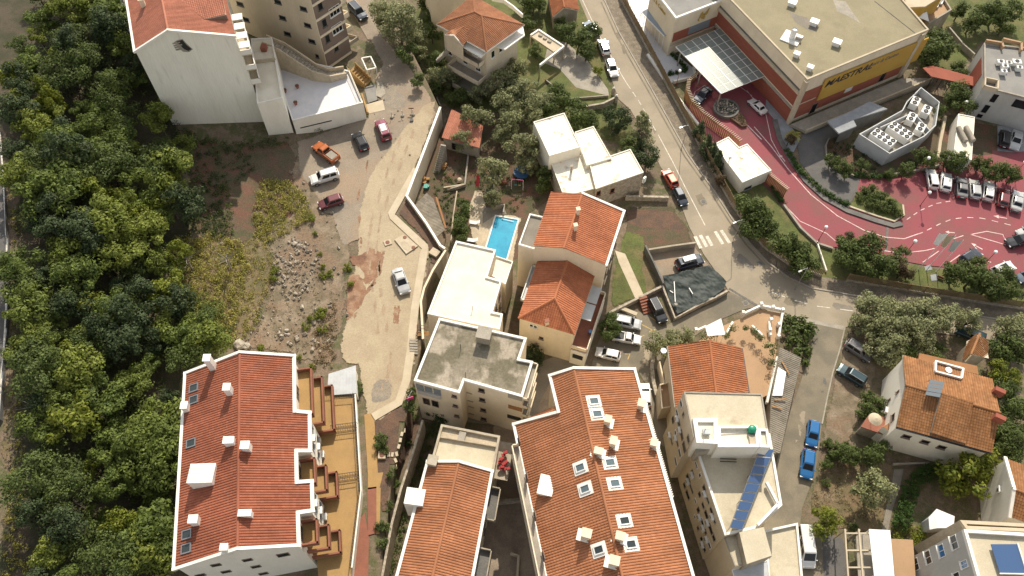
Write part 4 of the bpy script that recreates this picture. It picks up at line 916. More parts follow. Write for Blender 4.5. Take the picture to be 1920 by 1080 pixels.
line('drive_dashes', [(1700, 412), (1725, 395), (1755, 382), (1790, 376)], .15, .055, PK, dash=(.9, .8))
line('drive_line', [(1655, 470), (1690, 475), (1735, 470), (1752, 466)], .15, .055, PK)
for a, b in [((1730, 492), (1760, 471)), ((1775, 496), (1800, 478)), ((1852, 512), (1870, 497)), ((1840, 488), (1858, 492)), ((1788, 448), (1806, 442))]: line('bay_line', [a, b], .14, .055, PK)
line('island_line', [(1820, 440), (1850, 434), (1880, 440), (1888, 460), (1820, 440)], .15, .055, PK)
for a, b in [((1756, 360), (1758, 325)), ((1790, 366), (1791, 330)), ((1815, 374), (1815, 338)), ((1840, 381), (1841, 340)), ((1866, 390), (1868, 345)), ((1894, 398), (1897, 350))]: line('bay_line', [a, b], .1, .055, PK)
line('drive_line', [(1400, 170), (1436, 215), (1446, 262), (1462, 292)], .14, .058, PK); line('drive_line', [(1384, 160), (1410, 180)], .12, .058, PK)
line('drive_line', [(1297, 192), (1303, 172), (1322, 160)], .12, .058, PK); line('drive_line', [(1398, 232), (1412, 246), (1428, 262)], .22, .05, PK)
def arrow(px, tail, head, s=1.0):
    a, b = P(*tail), P(*head); d = (b - a).normalized(); n = Vector((-d.y, d.x, 0)); L = (b - a).length; m = MB(); z = Vector((0, 0, .056))
    m.face([a + n * .09 + z, a - n * .09 + z, a + d * (L * .62) - n * .09 + z, a + d * (L * .62) + n * .09 + z]); m.face([a + d * (L * .6) - n * .34 * s + z, b + z, a + d * (L * .6) + n * .34 * s + z]); m.build('lane_arrow', PK, kind='structure')
arrow(0, (1472, 303), (1460, 289)); arrow(0, (1888, 410), (1862, 405)); arrow(0, (1790, 437), (1772, 435)); arrow(0, (1842, 468), (1820, 456))
line('pink_drive_kerb', [(1452, 225), (1462, 262), (1482, 300), (1510, 340), (1545, 372), (1588, 396), (1640, 414), (1674, 424), (1690, 420)], .9, 0, 'concrete_dark', solid=.25)
line('drive_channel', [(1664, 424), (1662, 470)], .35, .05, 'concrete_dark')

# wear: repairs on the asphalt, wheel tracks on the sand
for k, (px, mt, lf) in enumerate([([(1205, 215), (1214, 213), (1236, 250), (1226, 254)], 'asphalt_old', .036), ([(1300, 365), (1318, 360), (1330, 384), (1312, 390)], 'asphalt_old', .036), ([(1385, 470), (1420, 500), (1410, 512), (1376, 486)], 'pavement', .036), ([(1318, 578), (1334, 572), (1342, 580), (1326, 588)], 'asphalt_dark', .034), ([(1470, 555), (1500, 562), (1496, 580), (1466, 572)], 'asphalt_old', .036), ([(1545, 690), (1556, 690), (1548, 740), (1538, 738)], 'asphalt_dark', .034), ([(1500, 760), (1516, 762), (1500, 840), (1488, 836)], 'asphalt', .034), ([(1150, 60), (1160, 58), (1180, 100), (1170, 106)], 'asphalt_old', .036), ([(1560, 566), (1600, 572), (1600, 586), (1556, 580)], 'pavement', .036), ([(1205, 640), (1225, 634), (1218, 690), (1202, 684)], 'asphalt', .034)]):
    sheet('asphalt_repair', px, lf, mt, z=0, fade=.7, rough=(.8, .12), seed=60 + k)
for k, (px, w_) in enumerate([([(760, 235), (728, 320), (700, 400), (690, 470), (700, 560), (712, 640)], .5), ([(778, 240), (745, 325), (716, 402), (706, 470), (716, 560), (730, 640)], .5), ([(690, 300), (672, 370), (676, 450), (684, 520)], .45), ([(722, 470), (708, 520), (680, 560), (664, 600)], .6), ([(740, 640), (728, 700), (716, 735)], .5)]):
    c_ = [G(x, y) for x, y in px]; L_, R_ = strip_pts(c_, w_ * 1.6); sheet('wheel_track', None, .16, ('sand_track', 'red_soil')[k in (2, 3)], world=L_ + R_[::-1], fade=.55, rough=(.9, .1), seed=80 + k)

for k, px in enumerate([[(1420, 250), (1450, 290), (1490, 335), (1535, 378), (1590, 412), (1650, 432)], [(1432, 246), (1462, 286), (1502, 331), (1547, 372), (1600, 404), (1655, 424)], [(1700, 440), (1760, 402), (1830, 392), (1900, 405)], [(1705, 450), (1765, 412), (1832, 402), (1900, 415)], [(1500, 405), (1560, 438), (1640, 462), (1700, 462), (1780, 440)]]):
    c_ = [P(x, y, 0) for x, y in px]; L_, R_ = strip_pts(c_, .55); sheet('tyre_mark', None, .047, 'pink_worn', z=0, world=L_ + R_[::-1], fade=1.1, rough=(.9, .06), seed=90 + k)
# ================================================================ BUILDINGS, upper left
# --- white apartment block with the blank gable
wb, W1 = gable('apartment_block', 'tall white apartment block with a blank gable wall and a broken hole near its ridge', (228, -60), (409, -62), (442, 69), (253, 98), None, (315, 58), 24.0, LOT - .5, cat='apartment block', wall='cool_wall', tile='tiles_pink', ins=.12, period=.30, course=.33,
    trim=lambda BL, BR, FR, FL, RB, RF: [(FL, RF), (RF, FR), (BL, FL)])
I = W1['I']; fl, fr = I[3], I[2]; out = outward(fl, fr); sd_ = (fr - fl).xy.to_3d().normalized()
c = on_wall(fl, fr, 345, 86); m = MB(); rnd = random.Random(3)
for k in range(7):
    for j in range(4):
        if rnd.random() < .75: m.box(c + sd_ * (-1.25 + .3 * k * .5 + rnd.uniform(-.05, .05)) + Vector((0, 0, .75 - j * .4 + rnd.uniform(-.05, .05))) + out * .02, (.32, .1, .22), axes=(sd_, out, Vector((0, 0, 1))))
m.build('broken_brick', 'concrete', wb, kind='stuff')
m = MB(); pts = [c + sd_ * x + Vector((0, 0, z)) + out * .05 for x, z in ((-.75, 1.0), (.15, 1.15), (.35, .3), (.85, -.75), (.3, -1.0), (-.2, -.5))]; m.face(pts); m.build('wall_hole', 'dark', wb)
m = MB(); pts = [c + sd_ * x + Vector((0, 0, z)) + out * .02 for x, z in ((-1.2, .9), (-.6, 1.2), (.2, 1.25), (.5, .35), (1.0, -.85), (.3, -1.25), (-.5, -1.0), (-.9, -.2))]; m.face(pts); m.build('bare_patch', 'concrete', wb)
A, B = P(384, 36, 25.3), P(424, 27, 25.3); Cc, D = P(409, -40, 26.6), P(296, -30, 26.6)
m = MB(); slab(m, [A, B, Cc, D]); dr = m.build('dormer_roof', 'cream_wall', wb); m = MB(); slope_tiles(m, [A, B, Cc, D], A, B, .3, .33); m.build('roof_tiles', 'tiles_pink', dr, kind='stuff')
m = MB(); m.face([A - Vector((0, 0, .1)), B - Vector((0, 0, .1)), B - Vector((0, 0, 2.5)), A - Vector((0, 0, 1.1))]); m.build('dormer_wall', 'brown_wall', wb)
chimney(wb, 271, 14, 25.2, (.7, .5), 1.0, 'cream_wall', .25); chimney(wb, 341, 53, 25.0, (.7, .5), .6, 'cool_wall', .25)
for k, zz in enumerate((11.2, 14.2, 17.2, 20.2)):   # balconies on its right flank
    a = I[2] + (I[2] - I[1]).normalized() * -.15; b = a + (I[1] - I[2]).normalized() * 8
    balcony(wb, a, b, sd_, 1.3 + .1 * k, zz, 'concrete_pale', 'white_paint', .9)
pp = I[2] + sd_ * .9 - (I[2] - I[1]).normalized() * .2
for k in range(4):
    m = MB(); m.box(Vector((pp.x, pp.y, 22.1)) + (I[1] - I[2]).normalized() * (k * 2.2), (1.6, 1.4, .12), .25); m.build('canopy_slab', 'white_paint', wb)
# stepped terraces beside it
tA, TA, zA = block('terrace', 'small white sunlit roof terrace stepping down beside the tall blank gable', [(482, 194), (529, 183), (510, 70), (470, 72)], 13.0, LOT, cat='terrace', wall='white_wall', roof='white_roof', par=(.18, .35, 'white_paint'))
m = MB(); a, b = TA[0].lerp(TA[3], .62), TA[1].lerp(TA[2], .62); m.bar(a + Vector((0, 0, -.1)), b + Vector((0, 0, -.1)), .15, .9); m.build('dividing_wall', 'concrete_pale', tA)
m = MB(); m.box(TA[2].lerp(TA[3], .3) + Vector((.2, -2.6, .1)), (.9, 1.1, .9)); m.build('planter_box', 'clay_pot', tA)
tB, TB, zB = block('terrace', 'large pale terrace deck above a plain parapet wall, half in shade', [(548, 226), (681, 192), (655, 132), (505, 100)], 8.0, LOT, cat='terrace', wall='white_wall', roof='marble', par=(.25, .4, 'white_paint'))
a, b = TB[0], TB[1]
m = MB(); c0, c1 = on_wall(a, b, 563, 240), on_wall(a, b, 622, 226); o = outward(a, b) * .015; m.bar(c0 + o, c1 + o, .04, .22); m.build('slot', 'dark', tB)
rail(tB, [TB[1] + Vector((-.3, .2, -.35)), TB[2] + Vector((-.3, 0, -.35))], 1.2, 'concrete_pale')
for px, py in [(535, 173), (558, 165), (555, 196)]:
    p = P(px, py, zB); r_ = thing('flower_pot', 'terracotta flower pot on the large pale terrace deck', 'flower pot', p, 'flower pots on the terrace deck')
    m = MB(); m.lathe([(.2, 0), (.33, .5), (.36, .5), (.36, .58), (.28, .58), (.26, .45)], p, 12); m.build('pot', 'clay_pot', r_)
    m = MB(); leafcloud(m, [(p + Vector((0, 0, .72)), .3)], 40, .09, random.Random(px), .3); m.build('plant', 'leaf_dry', r_)
# stone staircase
pts = [(497, 78), (530, 92), (560, 112), (590, 132), (618, 141), (648, 136)]; zz = [12.5, 11.6, 10.4, 9.2, 8.4, 8.0]
W = [P(x, y, z) for (x, y), z in zip(pts, zz)]
st = thing('stone_staircase', 'curving stone staircase with low walls climbing between the deck and the brown tower', 'staircase', Vector((W[2].x, W[2].y, LOT)))
n = 0
for a, b in zip(W, W[1:]):
    k = 6
    for i in range(k):
        p = a.lerp(b, (i + .5) / k); d = (b - a).xy.to_3d().normalized(); m = MB(); m.box(Vector((p.x, p.y, (p.z + LOT) / 2)), ((b - a).xy.length / k * .98, 1.5, p.z - LOT), math.atan2(d.y, d.x)); m.build('step', 'stone_wall', st); n += 1
L, Q = strip_pts(W, 1.8)
for s_ in (L, Q):
    m = MB()
    for a, b in zip(s_, s_[1:]):
        i = len(m.v); d = Vector((-(b - a).y, (b - a).x, 0)).normalized() * .12
        m.grid_faces([Vector((p.x, p.y, z_)) + d * q for p in (a, b) for q in (-1, 1) for z_ in (LOT, p.z + .7)], [(1, 3, 7, 5), (0, 1, 5, 4), (2, 6, 7, 3), (0, 2, 3, 1), (4, 5, 7, 6)])
    m.build('side_wall', 'paving_stone', st)
# --- brown and beige tower
c0, c1, c2 = P(614, 130, LOT), P(659, 99, LOT), P(452, 81, LOT); c3 = c1 + c2 - c0
bt = thing('apartment_tower', 'beige apartment tower with a brown clad flank and pale floor bands', 'apartment block', (c0 + c3) / 2)
m = MB(); m.prism([(p.x, p.y) for p in (c0, c1, c3, c2)], LOT - .3, 31); m.build('wall', 'beige_wall', bt)
o = outward(c0, c1); m = MB(); m.prism([(p.x, p.y) for p in (c0 + (c1 - c0) * .03, c1, c1 + o * .06, c0 + (c1 - c0) * .03 + o * .06)], LOT, 30.9); m.build('cladding', 'brown_wall', bt)
zl = [on_wall(c0, c1, x, y).z for x, y in ((594, 38), (601, 69), (608, 99), (614.5, 127))]
for z_ in [zl[0] + 3.1, zl[0] + 6.2] + zl:
    m = MB(); m.bar(Vector((c0.x, c0.y, z_)) + o * .1, Vector((c1.x, c1.y, z_)) + o * .1, .14, .45); m.build('floor_band', 'cream_wall', bt)
for x, y in [(450, 7), (461, 36), (521, 3), (530, 33), (539, 63), (569, 16), (577, 47), (585, 77)]: win(bt, c2, c0, x, y, 1.25, .75, 'concrete_dark', 'glass')
win(bt, c2, c0, 595, 105, .6, .7, 'concrete_dark')
b0, b1 = c0 + o * .06, c1 + o * .06
for x, y in [(600, 11), (608, 43), (614, 72), (630, 89)]: win(bt, b0, b1, x, y, .9, 1.5, 'concrete_dark')
for x, y in [(627, 20), (632, 53)]: win(bt, b0, b1, x, y, 2.2, 1.7, 'white_paint', bars=3)
win(bt, b0, b1, 636, 118, .9, 1.4, 'concrete_dark')
t = (c1 - c0).normalized(); q1 = c1 - outward(c0, c1) * 0
for k, z_ in enumerate((8.4, 11.4, 14.4, 17.4, 20.4)):
    balcony(bt, c1 + (c3 - c1).normalized() * .3, c1 + (c3 - c1).normalized() * 6, t, 1.5, z_, 'concrete_pale', 'cream_wall', .9)
balcony(bt, c1 + (c3 - c1).normalized() * .2, c1 + (c3 - c1).normalized() * 5, t, 2.4, 5.6, 'concrete', 'old_wall', .6)
rot = math.atan2(t.y, t.x)
# yellow stair and slab by the terrace, white steel frame, loose slabs
st = thing('outdoor_stair', 'yellow masonry stair with a low wall leading up to the pale terrace deck', 'staircase', P(680, 155, LOT))
a, b = P(690, 158, LOT), P(664, 146, LOT); d = (b - a).normalized()
for k in range(7):
    p = a.lerp(b, (k + .5) / 7); h = .3 + k * .32; m = MB(); m.box(p + Vector((0, 0, h / 2)), ((b - a).length / 7 * .98, 1.7, h), math.atan2(d.y, d.x)); m.build('step', 'ochre_floor', st)
nn = Vector((-d.y, d.x, 0)); 
for s_ in (-1, 1):
    m = MB(); i = [a + nn * (s_ * .95), b + nn * (s_ * .95)]; m.grid_faces([i[0] + nn * q for q in (-.1, .1)] + [i[1] + nn * q for q in (-.1, .1)] + [i[0] + nn * q + Vector((0, 0, .9)) for q in (-.1, .1)] + [i[1] + nn * q + Vector((0, 0, 3.0)) for q in (-.1, .1)], [(0, 1, 5, 4), (2, 6, 7, 3), (0, 4, 6, 2), (1, 3, 7, 5), (4, 5, 7, 6)]); m.build('side_wall', 'ochre_floor', st)
fr_ = thing('steel_pergola', 'white rectangular steel frame standing on thin legs at the lot edge', 'frame', P(690, 125, LOT)); q = [P(x, y, LOT + 2.2) for x, y in ((678, 109), (695, 106), (705, 127), (688, 131))]
m = MB()
for k in range(4): m.bar(q[k], q[(k + 1) % 4], .2, .16)
m.build('beam', 'white_paint', fr_)
for p in q: post(fr_, p, LOT + 2.1, .06, 'steel_white', 'leg', LOT)
sheet('yellow_slab', [(686, 197), (718, 188), (722, 207), (692, 214)], .2, 'concrete_pale'); sheet('concrete_mound', [(707, 155), (717, 154), (723, 177), (714, 184), (704, 181)], .25, 'concrete', rough=(.6, .1)); sheet('grey_slab', [(683, 165), (704, 158), (708, 188), (690, 194)], .16, 'grey_roof')
rv = thing('low_wall', 'short ochre wall beside the grey slab at the lot edge', 'wall', P(686, 185, LOT)); m = MB(); m.bar(P(679, 178, LOT + .3), P(690, 213, LOT + .3), .25, .8); m.build('wall_body', 'ochre_floor', rv)
# distant houses at the upper edge
b1_, T_, _ = block('house', 'pale grey house wall half hidden behind the tall blank gable and trees', [(170, -60), (205, -95), (262, -20), (228, 30)], 16.0, 6, cat='house', wall='grey_wall', roof='grey_roof')
for x, y in [(208, 8), (214, 22), (228, -4)]: win(b1_, T_[3], T_[0], x, y, .6, .9, 'concrete_dark')
b2_, T_, _ = block('house', 'plain yellow ochre house behind the trees next to the tiled villa', [(785, -70), (872, -85), (880, -34), (805, -10)], 9.5, 0, cat='house', wall='cream_wall', roof='concrete')
g_, _d = gable('house', 'small weathered tiled roof between trees at the far end of the main street', (1026, -22), (1075, -30), (1086, 20), (1036, 32), None, (1058, 14), 3.2, 0, wall='old_wall', tile='tiles_dark', period=.33)
# --- villa with hip roof
Lc, Fc, Rc, Bc = P(820, 46, 11), P(912, 97, 11), P(982, 47, 11), P(887, -8, 11); R1, R2 = P(890, 23, 12.9), P(903, 30, 12.9)
vl = thing('villa', 'tiled hip roofed villa with stacked balconies among olive trees', 'house', Vector(((Lc + Rc) / 2).xy.to_3d()))
rf_ = tiled_roof(vl, [([Lc, Fc, R2, R1], Lc, Fc), ([Fc, Rc, R2], Fc, Rc), ([Rc, Bc, R1, R2], Rc, Bc), ([Bc, Lc, R1], Bc, Lc)], 'tiles_brown', 'white_paint', .33, .36)
for a in ([R1, R2], [R1, Lc], [R1, Bc], [R2, Fc], [R2, Rc]): ridge_caps(rf_, a, 'tiles_brown')
I = inset([Lc, Fc, Rc, Bc], .7); m = MB(); m.prism([(p.x, p.y) for p in I], -.3, 10.9); m.build('wall', 'beige_wall', vl)
trims(vl, [(Lc, Fc), (Fc, Rc)], w=.2, h=.2, lift=-.05)
MP = [Lc, Fc, R2, R1]; g1, g2 = P(836, 66, 10.7), P(868, 86, 10.7); e1, e2, rk = on_plane(MP, 845, 55), on_plane(MP, 879, 74), on_plane(MP, 874, 50); rg = (g1 + g2) / 2 + Vector((0, 0, max(.5, rk.z - 10.75)))
tiled_roof(vl, [([g1, e1, rk, rg], g1, e1), ([g2, e2, rk, rg], g2, e2)], 'tiles_brown', 'tiles_brown', .33, .36); trims(vl, [(g1, rg), (rg, g2)], w=.18, h=.18, lift=.05)
m = MB(); m.face([g1 - Vector((0, 0, .05)), g2 - Vector((0, 0, .05)), rg - Vector((0, 0, .05))]); m.prism([(p.x, p.y) for p in (g1, g2, I[0].lerp(I[1], .45), I[0].lerp(I[1], .12))], 7.4, 10.6); m.build('gable_bay', 'beige_wall', vl)
a, b = I[0], I[1]; o = outward(a, b)
for z_, d_, u0, u1 in ((7.2, 1.6, .3, .95), (4.0, 2.4, .25, 1.0), (.9, 3.0, .4, 1.0)): balcony(vl, wallpt(a, b, u0, z_), wallpt(a, b, u1, z_), o, d_, z_, 'concrete', 'beige_wall', .85)
for u, z_ in ((.12, 8.6), (.5, 8.6), (.75, 8.6), (.12, 5.4), (.5, 5.4), (.8, 5.4)): win(vl, a, b, 0, 0, 1.1, 1.4, 'white_paint', pos=wallpt(a, b, u, z_))
for u, z_ in ((.2, 8.6), (.45, 8.6)): win(vl, I[1], I[2], 0, 0, .9, 1.5, 'white_paint', pos=wallpt(I[1], I[2], u, z_))
slab_part(vl, [(930, 86), (947, 93), (984, 66), (980, 47)], 9.9, .25, 'white_paint', 'canopy_slab'); slab_part(vl, [(877, 78), (911, 98), (902, 107), (868, 87)], 10.2, .3, 'white_paint', 'balcony_roof')
m = MB(); sw = [P(x, y, z) for x, y, z in ((893, 68, 7), (841, 112, 4.0))]
a_, b_ = wallpt(a, b, .2, 7.2) + o * .9, wallpt(a, b, -.05, 4.0) + o * 1.6
for k in range(9): p = a_.lerp(b_, (k + .5) / 9); m.box(Vector((p.x, p.y, p.z - .3)), (.5, 1.3, .5), math.atan2((b_ - a_).y, (b_ - a_).x))
m.build('outdoor_stair', 'concrete', vl)
m = MB(); bk = [P(x, y, 9.5) for x, y in ((922, -2), (945, 2), (962, 14), (980, 30))]
for a_, b_ in zip(bk, bk[1:]): m.bar(a_, b_, .25, .8)
m.build('roof_terrace_wall', 'white_paint', vl)
# --- carport by the driveway
cp_ = thing('carport', 'cream flat carport roof on posts beside the concrete driveway', 'carport', P(1026, 100, 0)); q = [P(x, y, 2.9) for x, y in ((995, 67), (1010, 57), (1057, 88), (1012, 123), (1010, 115), (1040, 92))]
slab_part(cp_, None, 2.9, .35, 'concrete_pale', 'roof', [P(x, y, 2.9) for x, y in ((996, 68), (1010, 58), (1054, 88), (1038, 97))]); m = MB()
for k in range(3): m.bar(q[k], q[k + 1], .3, .5)
m.build('roof_edge', 'white_paint', cp_)
for p in (q[0], q[2], q[3], q[5]): post(cp_, p, 2.6, .14, 'concrete_pale', 'post')
for k in range(3): m = MB(); p = q[1].lerp(q[2], .2 + .18 * k); m.box(p + Vector((-.6, -.6, .1)), (.7, .5, .3), -.5); m.build('roof_vent', 'concrete', cp_)
# --- white modern house
mh = thing('modern_house', 'white cube house with four stepped flat roofs, stained near the edges', 'house', P(1110, 320, 0)); pr = (.16, .18, 'white_wall')
block('', '', [(1000, 228), (1058, 211), (1089, 275), (1030, 292)], 6.6, 0, roof='stained_white', wall='white_wall', par=pr, root=mh)
_, Tb, _ = block('', '', [(1078, 247), (1113, 236), (1147, 296), (1100, 310)], 5.2, 0, roof='stained_white', wall='white_wall', par=pr, root=mh)
_, Tc, _ = block('', '', [(1105, 305), (1182, 279), (1207, 323), (1117, 354)], 5.0, 0, roof='stained_white', wall='stone_wall', par=pr, root=mh)
_, Td, _ = block('', '', [(1029, 294), (1100, 290), (1118, 352), (1057, 368)], 4.4, 0, roof='stained_white', wall='stone_wall', par=pr, root=mh)
chimney(mh, 1071, 322, 4.2, (.35, .35), 1.0, 'concrete')
for x, y in [(1148, 357), (1122, 362)]: win(mh, Tc[3], Tc[2], x, y, .7, 1.0, 'rust')
m = MB(); p = wallpt(Td[3], Td[2], .85, .9); o = outward(Td[3], Td[2]); m.box(p + o * .05, (1.1, .08, 1.8), math.atan2((Td[2] - Td[3]).y, (Td[2] - Td[3]).x)); m.build('arched_door', 'rust', mh)
m = MB()
for k in range(4): m.box(P(1207, 340, 2.2) + Vector((0, -.1, k * .35)), (.6, .3, .25), .8)
m.build('gas_meter', 'steel_white', mh)
# ================================================================ BUILDINGS, centre and bottom
# --- orange-roofed house with two stepped roofs
ch, U = gable('house', 'cream house with two bright orange tiled roofs, the lower one hipped, beside the pool', (1033, 360), (1170, 397), (1137, 498), (1000, 462), (1092, 363), (1057, 466), 12.3, 0, wall='cream_wall', tile='tiles_bright', ins=.15, period=.33, course=.36,
    trim=lambda BL, BR, FR, FL, RB, RF: [(BR, FR), (RB, BR)])
_, Lw = gable('', '', (1008, 490), (1115, 517), (1077, 628), (972, 597), (1064, 489), (1040, 560), 8.6, 0, wall='cream_wall', tile='tiles_bright', ins=.15, hip_f=True, period=.33, course=.36, root=ch)
block('', '', [(972, 458), (993, 400), (1020, 406), (1002, 467)], 11.2, 0, wall='cream_wall', roof='pavement', par=(.22, .35, 'white_paint'), root=ch)
for x, y in [(1083, 402), (1078, 432)]:
    p = on_plane(U['RP'], x, y); chimney(ch, 0, 0, 0, (.45, .45), .9, 'cream_wall', .25, pos=p)
p = on_plane([Lw['FL'], Lw['RF'], Lw['FR']], 1025, 608); chimney(ch, 0, 0, 0, (.5, .4), .7, 'cream_wall', .25, 'clay_pot', pos=p)
a, b = Lw['I'][3], Lw['I'][2]; o = outward(a, b)
for x, y in [(996.5, 610), (1004, 612.5)]: win(ch, a, b, x, y, .5, .65, 'white_paint')
win(ch, a, b, 1015, 633.5, .6, .55, 'brown_wall')
m = MB(); q0, q1 = on_wall(a, b, 1027.6, 632), on_wall(a, b, 1024.5, 662); m.tube([q0 + o * .06, q1 + o * .06], .05, 6); m.build('downpipe', 'cream_wall', ch)
a2, b2 = U['I'][3], U['I'][2]
for z_ in (10.2, 7.0, 3.8):
    for k in range(3): win(ch, U['I'][2], U['I'][1], 0, 0, .9, 1.3, 'brown_wall', pos=wallpt(U['I'][2], U['I'][1], .2 + .3 * k, z_), side=Vector((1, .3, 0)))
# balcony along its right side
a, b = Lw['I'][2], Lw['I'][1]; o = outward(a, b); t = (b - a).normalized()
bal = balcony(ch, a - t * .2, b, o, 2.3, 4.6, 'red_floor', 'cream_wall', .8)
slab_part(ch, None, 7.2, .08, 'sheet_metal', 'awning', [wallpt(a, b, .35, 7.2) + o * .1, wallpt(a, b, .62, 7.2) + o * .1, wallpt(a, b, .62, 7.2) + o * 1.6, wallpt(a, b, .35, 7.2) + o * 1.6])
slab_part(ch, None, 7.25, .08, 'sheet_metal', 'awning', [wallpt(a, b, .64, 7.2) + o * .1, wallpt(a, b, .93, 7.2) + o * .1, wallpt(a, b, .93, 7.2) + o * 1.6, wallpt(a, b, .64, 7.2) + o * 1.6])
m = MB(); q = [a - t * .25, a - t * .25 + o * 2.3]; m.bar(Vector((q[0].x, q[0].y, 3.9)), Vector((q[1].x, q[1].y, 3.9)), .2, .9); m.build('balcony_front', 'white_paint', ch)
m = MB(); c = (q[0] + q[1]) / 2; m.box(Vector((c.x, c.y, 2.7)) - t * .06, (1.5, .12, 1.0), math.atan2(o.y, o.x)); m.build('arch_opening', 'dark', ch)
m = MB(); m.prism([(p.x, p.y) for p in (a - t * .2, b, b + o * 2.3, a - t * .2 + o * 2.3)], -.2, 3.4); m.build('porch_wall', 'white_wall', ch)
m = MB(); p = wallpt(a, b, .3, 4.9) + o * 1.9; m.box(p + Vector((0, 0, .1)), (.5, .5, .5)); m.build('storage_box', 'glass_blue', ch)
# left side gutter strip
a, b = Lw['I'][3], Lw['I'][0]; o = outward(a, b)
balcony(ch, wallpt(a, b, .35, 8), wallpt(a, b, .98, 8), -outward(Lw['I'][2], Lw['I'][1]), .9, 7.4, 'sheet_metal', 'white_paint', .4)
# --- white flat-roofed house by the pool
wf, T, zt = block('flat_house', 'dazzling white flat roofed house between the sandy lot and the pool', [(855, 451), (930, 468), (914, 518), (941, 526), (924, 584), (943, 588), (937, 617), (801, 588)], 10.6, 0, cat='house', wall='cream_wall', roof='white_roof', par=(.28, .3, 'white_paint'))
block('', '', [(915, 512), (926, 478), (962, 490), (948, 533)], 8.4, 0, wall='cream_wall', roof='white_roof', par=(.14, .3, 'white_paint'), root=wf)
p = P(886, 580, zt); m = MB(); m.tube([p, p + Vector((0, 0, .9))], .05, 6); m.box(p + Vector((0, 0, .9)), (.5, .05, .05)); m.build('antenna', 'grey_metal', wf)
o = outward(T[2], T[3]); e0, e1 = T[4], T[3]
for u, z_ in ((.3, 8.6), (.3, 5.6), (.7, 8.6), (.7, 5.6)): win(wf, e0, e1, 0, 0, .9, 1.4, 'brown_wall', pos=wallpt(e0, e1, u, z_))
# --- grey bitumen flat-roofed block
gf, T, zt = block('flat_block', 'cream apartment block with a stained grey bitumen flat roof and white parapet', [(823, 595.5), (988, 633), (974.5, 672), (1000, 677), (980, 744.5), (871, 713.5), (862, 737), (775.5, 713.5)], 12.4, 0, cat='apartment block', wall='cream_wall', roof='bitumen', par=(.32, .35, 'white_paint'))
p = P(908, 635, zt); m = MB(); m.box(p + Vector((0, 0, .8)), (1.75, 1.6, 1.6), -.2); hs = m.build('roof_hut', 'old_wall', gf); m = MB(); m.box(p + Vector((0, 0, 1.66)), (1.95, 1.8, .12), -.2); m.build('roof_hut_slab', 'concrete', hs)
for x, y in [(864, 654), (873, 706)]: m = MB(); p = P(x, y, zt); m.tube([p, p + Vector((0, 0, 1.3))], .04, 6); m.build('vent_pipe', 'dark', gf)
a, b = T[5], T[4]
for x, y in [(903, 731), (904.5, 749), (906, 768), (907, 785)]: win(gf, a, b, x, y, .75, .85, 'brown_wall')
for x, y in [(880, 737), (882, 752), (883.5, 763), (884, 776)]: m = MB(); p = on_wall(a, b, x, y); m.box(p + outward(a, b) * .03, (.8, .06, .3), math.atan2((b - a).y, (b - a).x)); m.build('air_vent', 'concrete', gf)
for k, (x, y) in enumerate([(966, 745), (966, 765), (964, 783)]):
    p = on_wall(a, b, x, y); m = MB(); m.box(p + outward(a, b) * .03, (1.9, .08, 1.1), math.atan2((b - a).y, (b - a).x)); m.build('loggia_opening', ('concrete', 'tiles_old', 'dark')[k], gf)
a, b = T[7], T[6]
for x, y in [(852, 742), (854, 760), (856.5, 779)]: win(gf, a, b, x, y, .6, .55, 'brown_wall')
for k in range(3): p = wallpt(a, b, .12 + .19 * k, 10.9); m = MB(); m.box(p + outward(a, b) * .05, (1.0, .1, 1.5), math.atan2((b - a).y, (b - a).x)); m.build('glazed_balcony_panel', 'solar_grey', gf)
p = wallpt(a, b, .31, 9.5); m = MB(); m.box(p + outward(a, b) * .1, (3.2, .25, 1.0), math.atan2((b - a).y, (b - a).x)); m.build('balcony_parapet', 'grey_wall', gf)
for k in range(2): win(gf, a, b, 0, 0, .9, 1.9, 'brown_wall', pos=wallpt(a, b, .2 + .2 * k, 6.6), sill=False)
a, b = T[4], T[3]; o = outward(a, b)
for z_ in (3.0, 6.0, 9.0, 11.6): balcony(gf, a, b, (b - a).normalized().cross(Vector((0, 0, 1))), .7, z_, 'concrete', 'cream_wall', .5)
# --- bottom left apartment block
bl, K = gable('apartment_block', 'long white apartment block with a deep red ribbed tile roof, chimneys and tiled balconies', (348, 701), (552, 668), (561, 1023), (326.5, 1068), (450, 662), (445, 1029), 15.5, LOT, cat='apartment block', wall='white_wall', tile='tiles_red', ins=.2, period=.31, course=.4,
    extra_r=[(559, 962), (587, 958), (585, 903), (557, 905), (556, 846), (582, 846), (581, 774.5), (553, 772)],
    trim=lambda BL, BR, FR, FL, RB, RF: [(BL, RB), (RB, BR), (BL, FL), (FL, RF), (RF, FR)])
XR = K['XR']; BR, FR = K['BR'], K['FR']
trims(bl, [(BR, XR[7]), (XR[7], XR[6]), (XR[6], XR[5]), (XR[5], XR[4]), (XR[4], XR[3]), (XR[3], XR[2]), (XR[2], XR[1]), (XR[1], XR[0]), (XR[0], FR)], w=.42, h=.3)
wbr, wfr = K['I'][1], K['I'][2]; o = outward(wbr, wfr); t = (wfr - wbr).normalized()
if o.x < 0: o = -o
def depth_of(p): return (p - wbr).xy.to_3d().dot(o)
def along(p): return (p - wbr).xy.to_3d().dot(t)
Lw_ = (wfr - wbr).xy.length
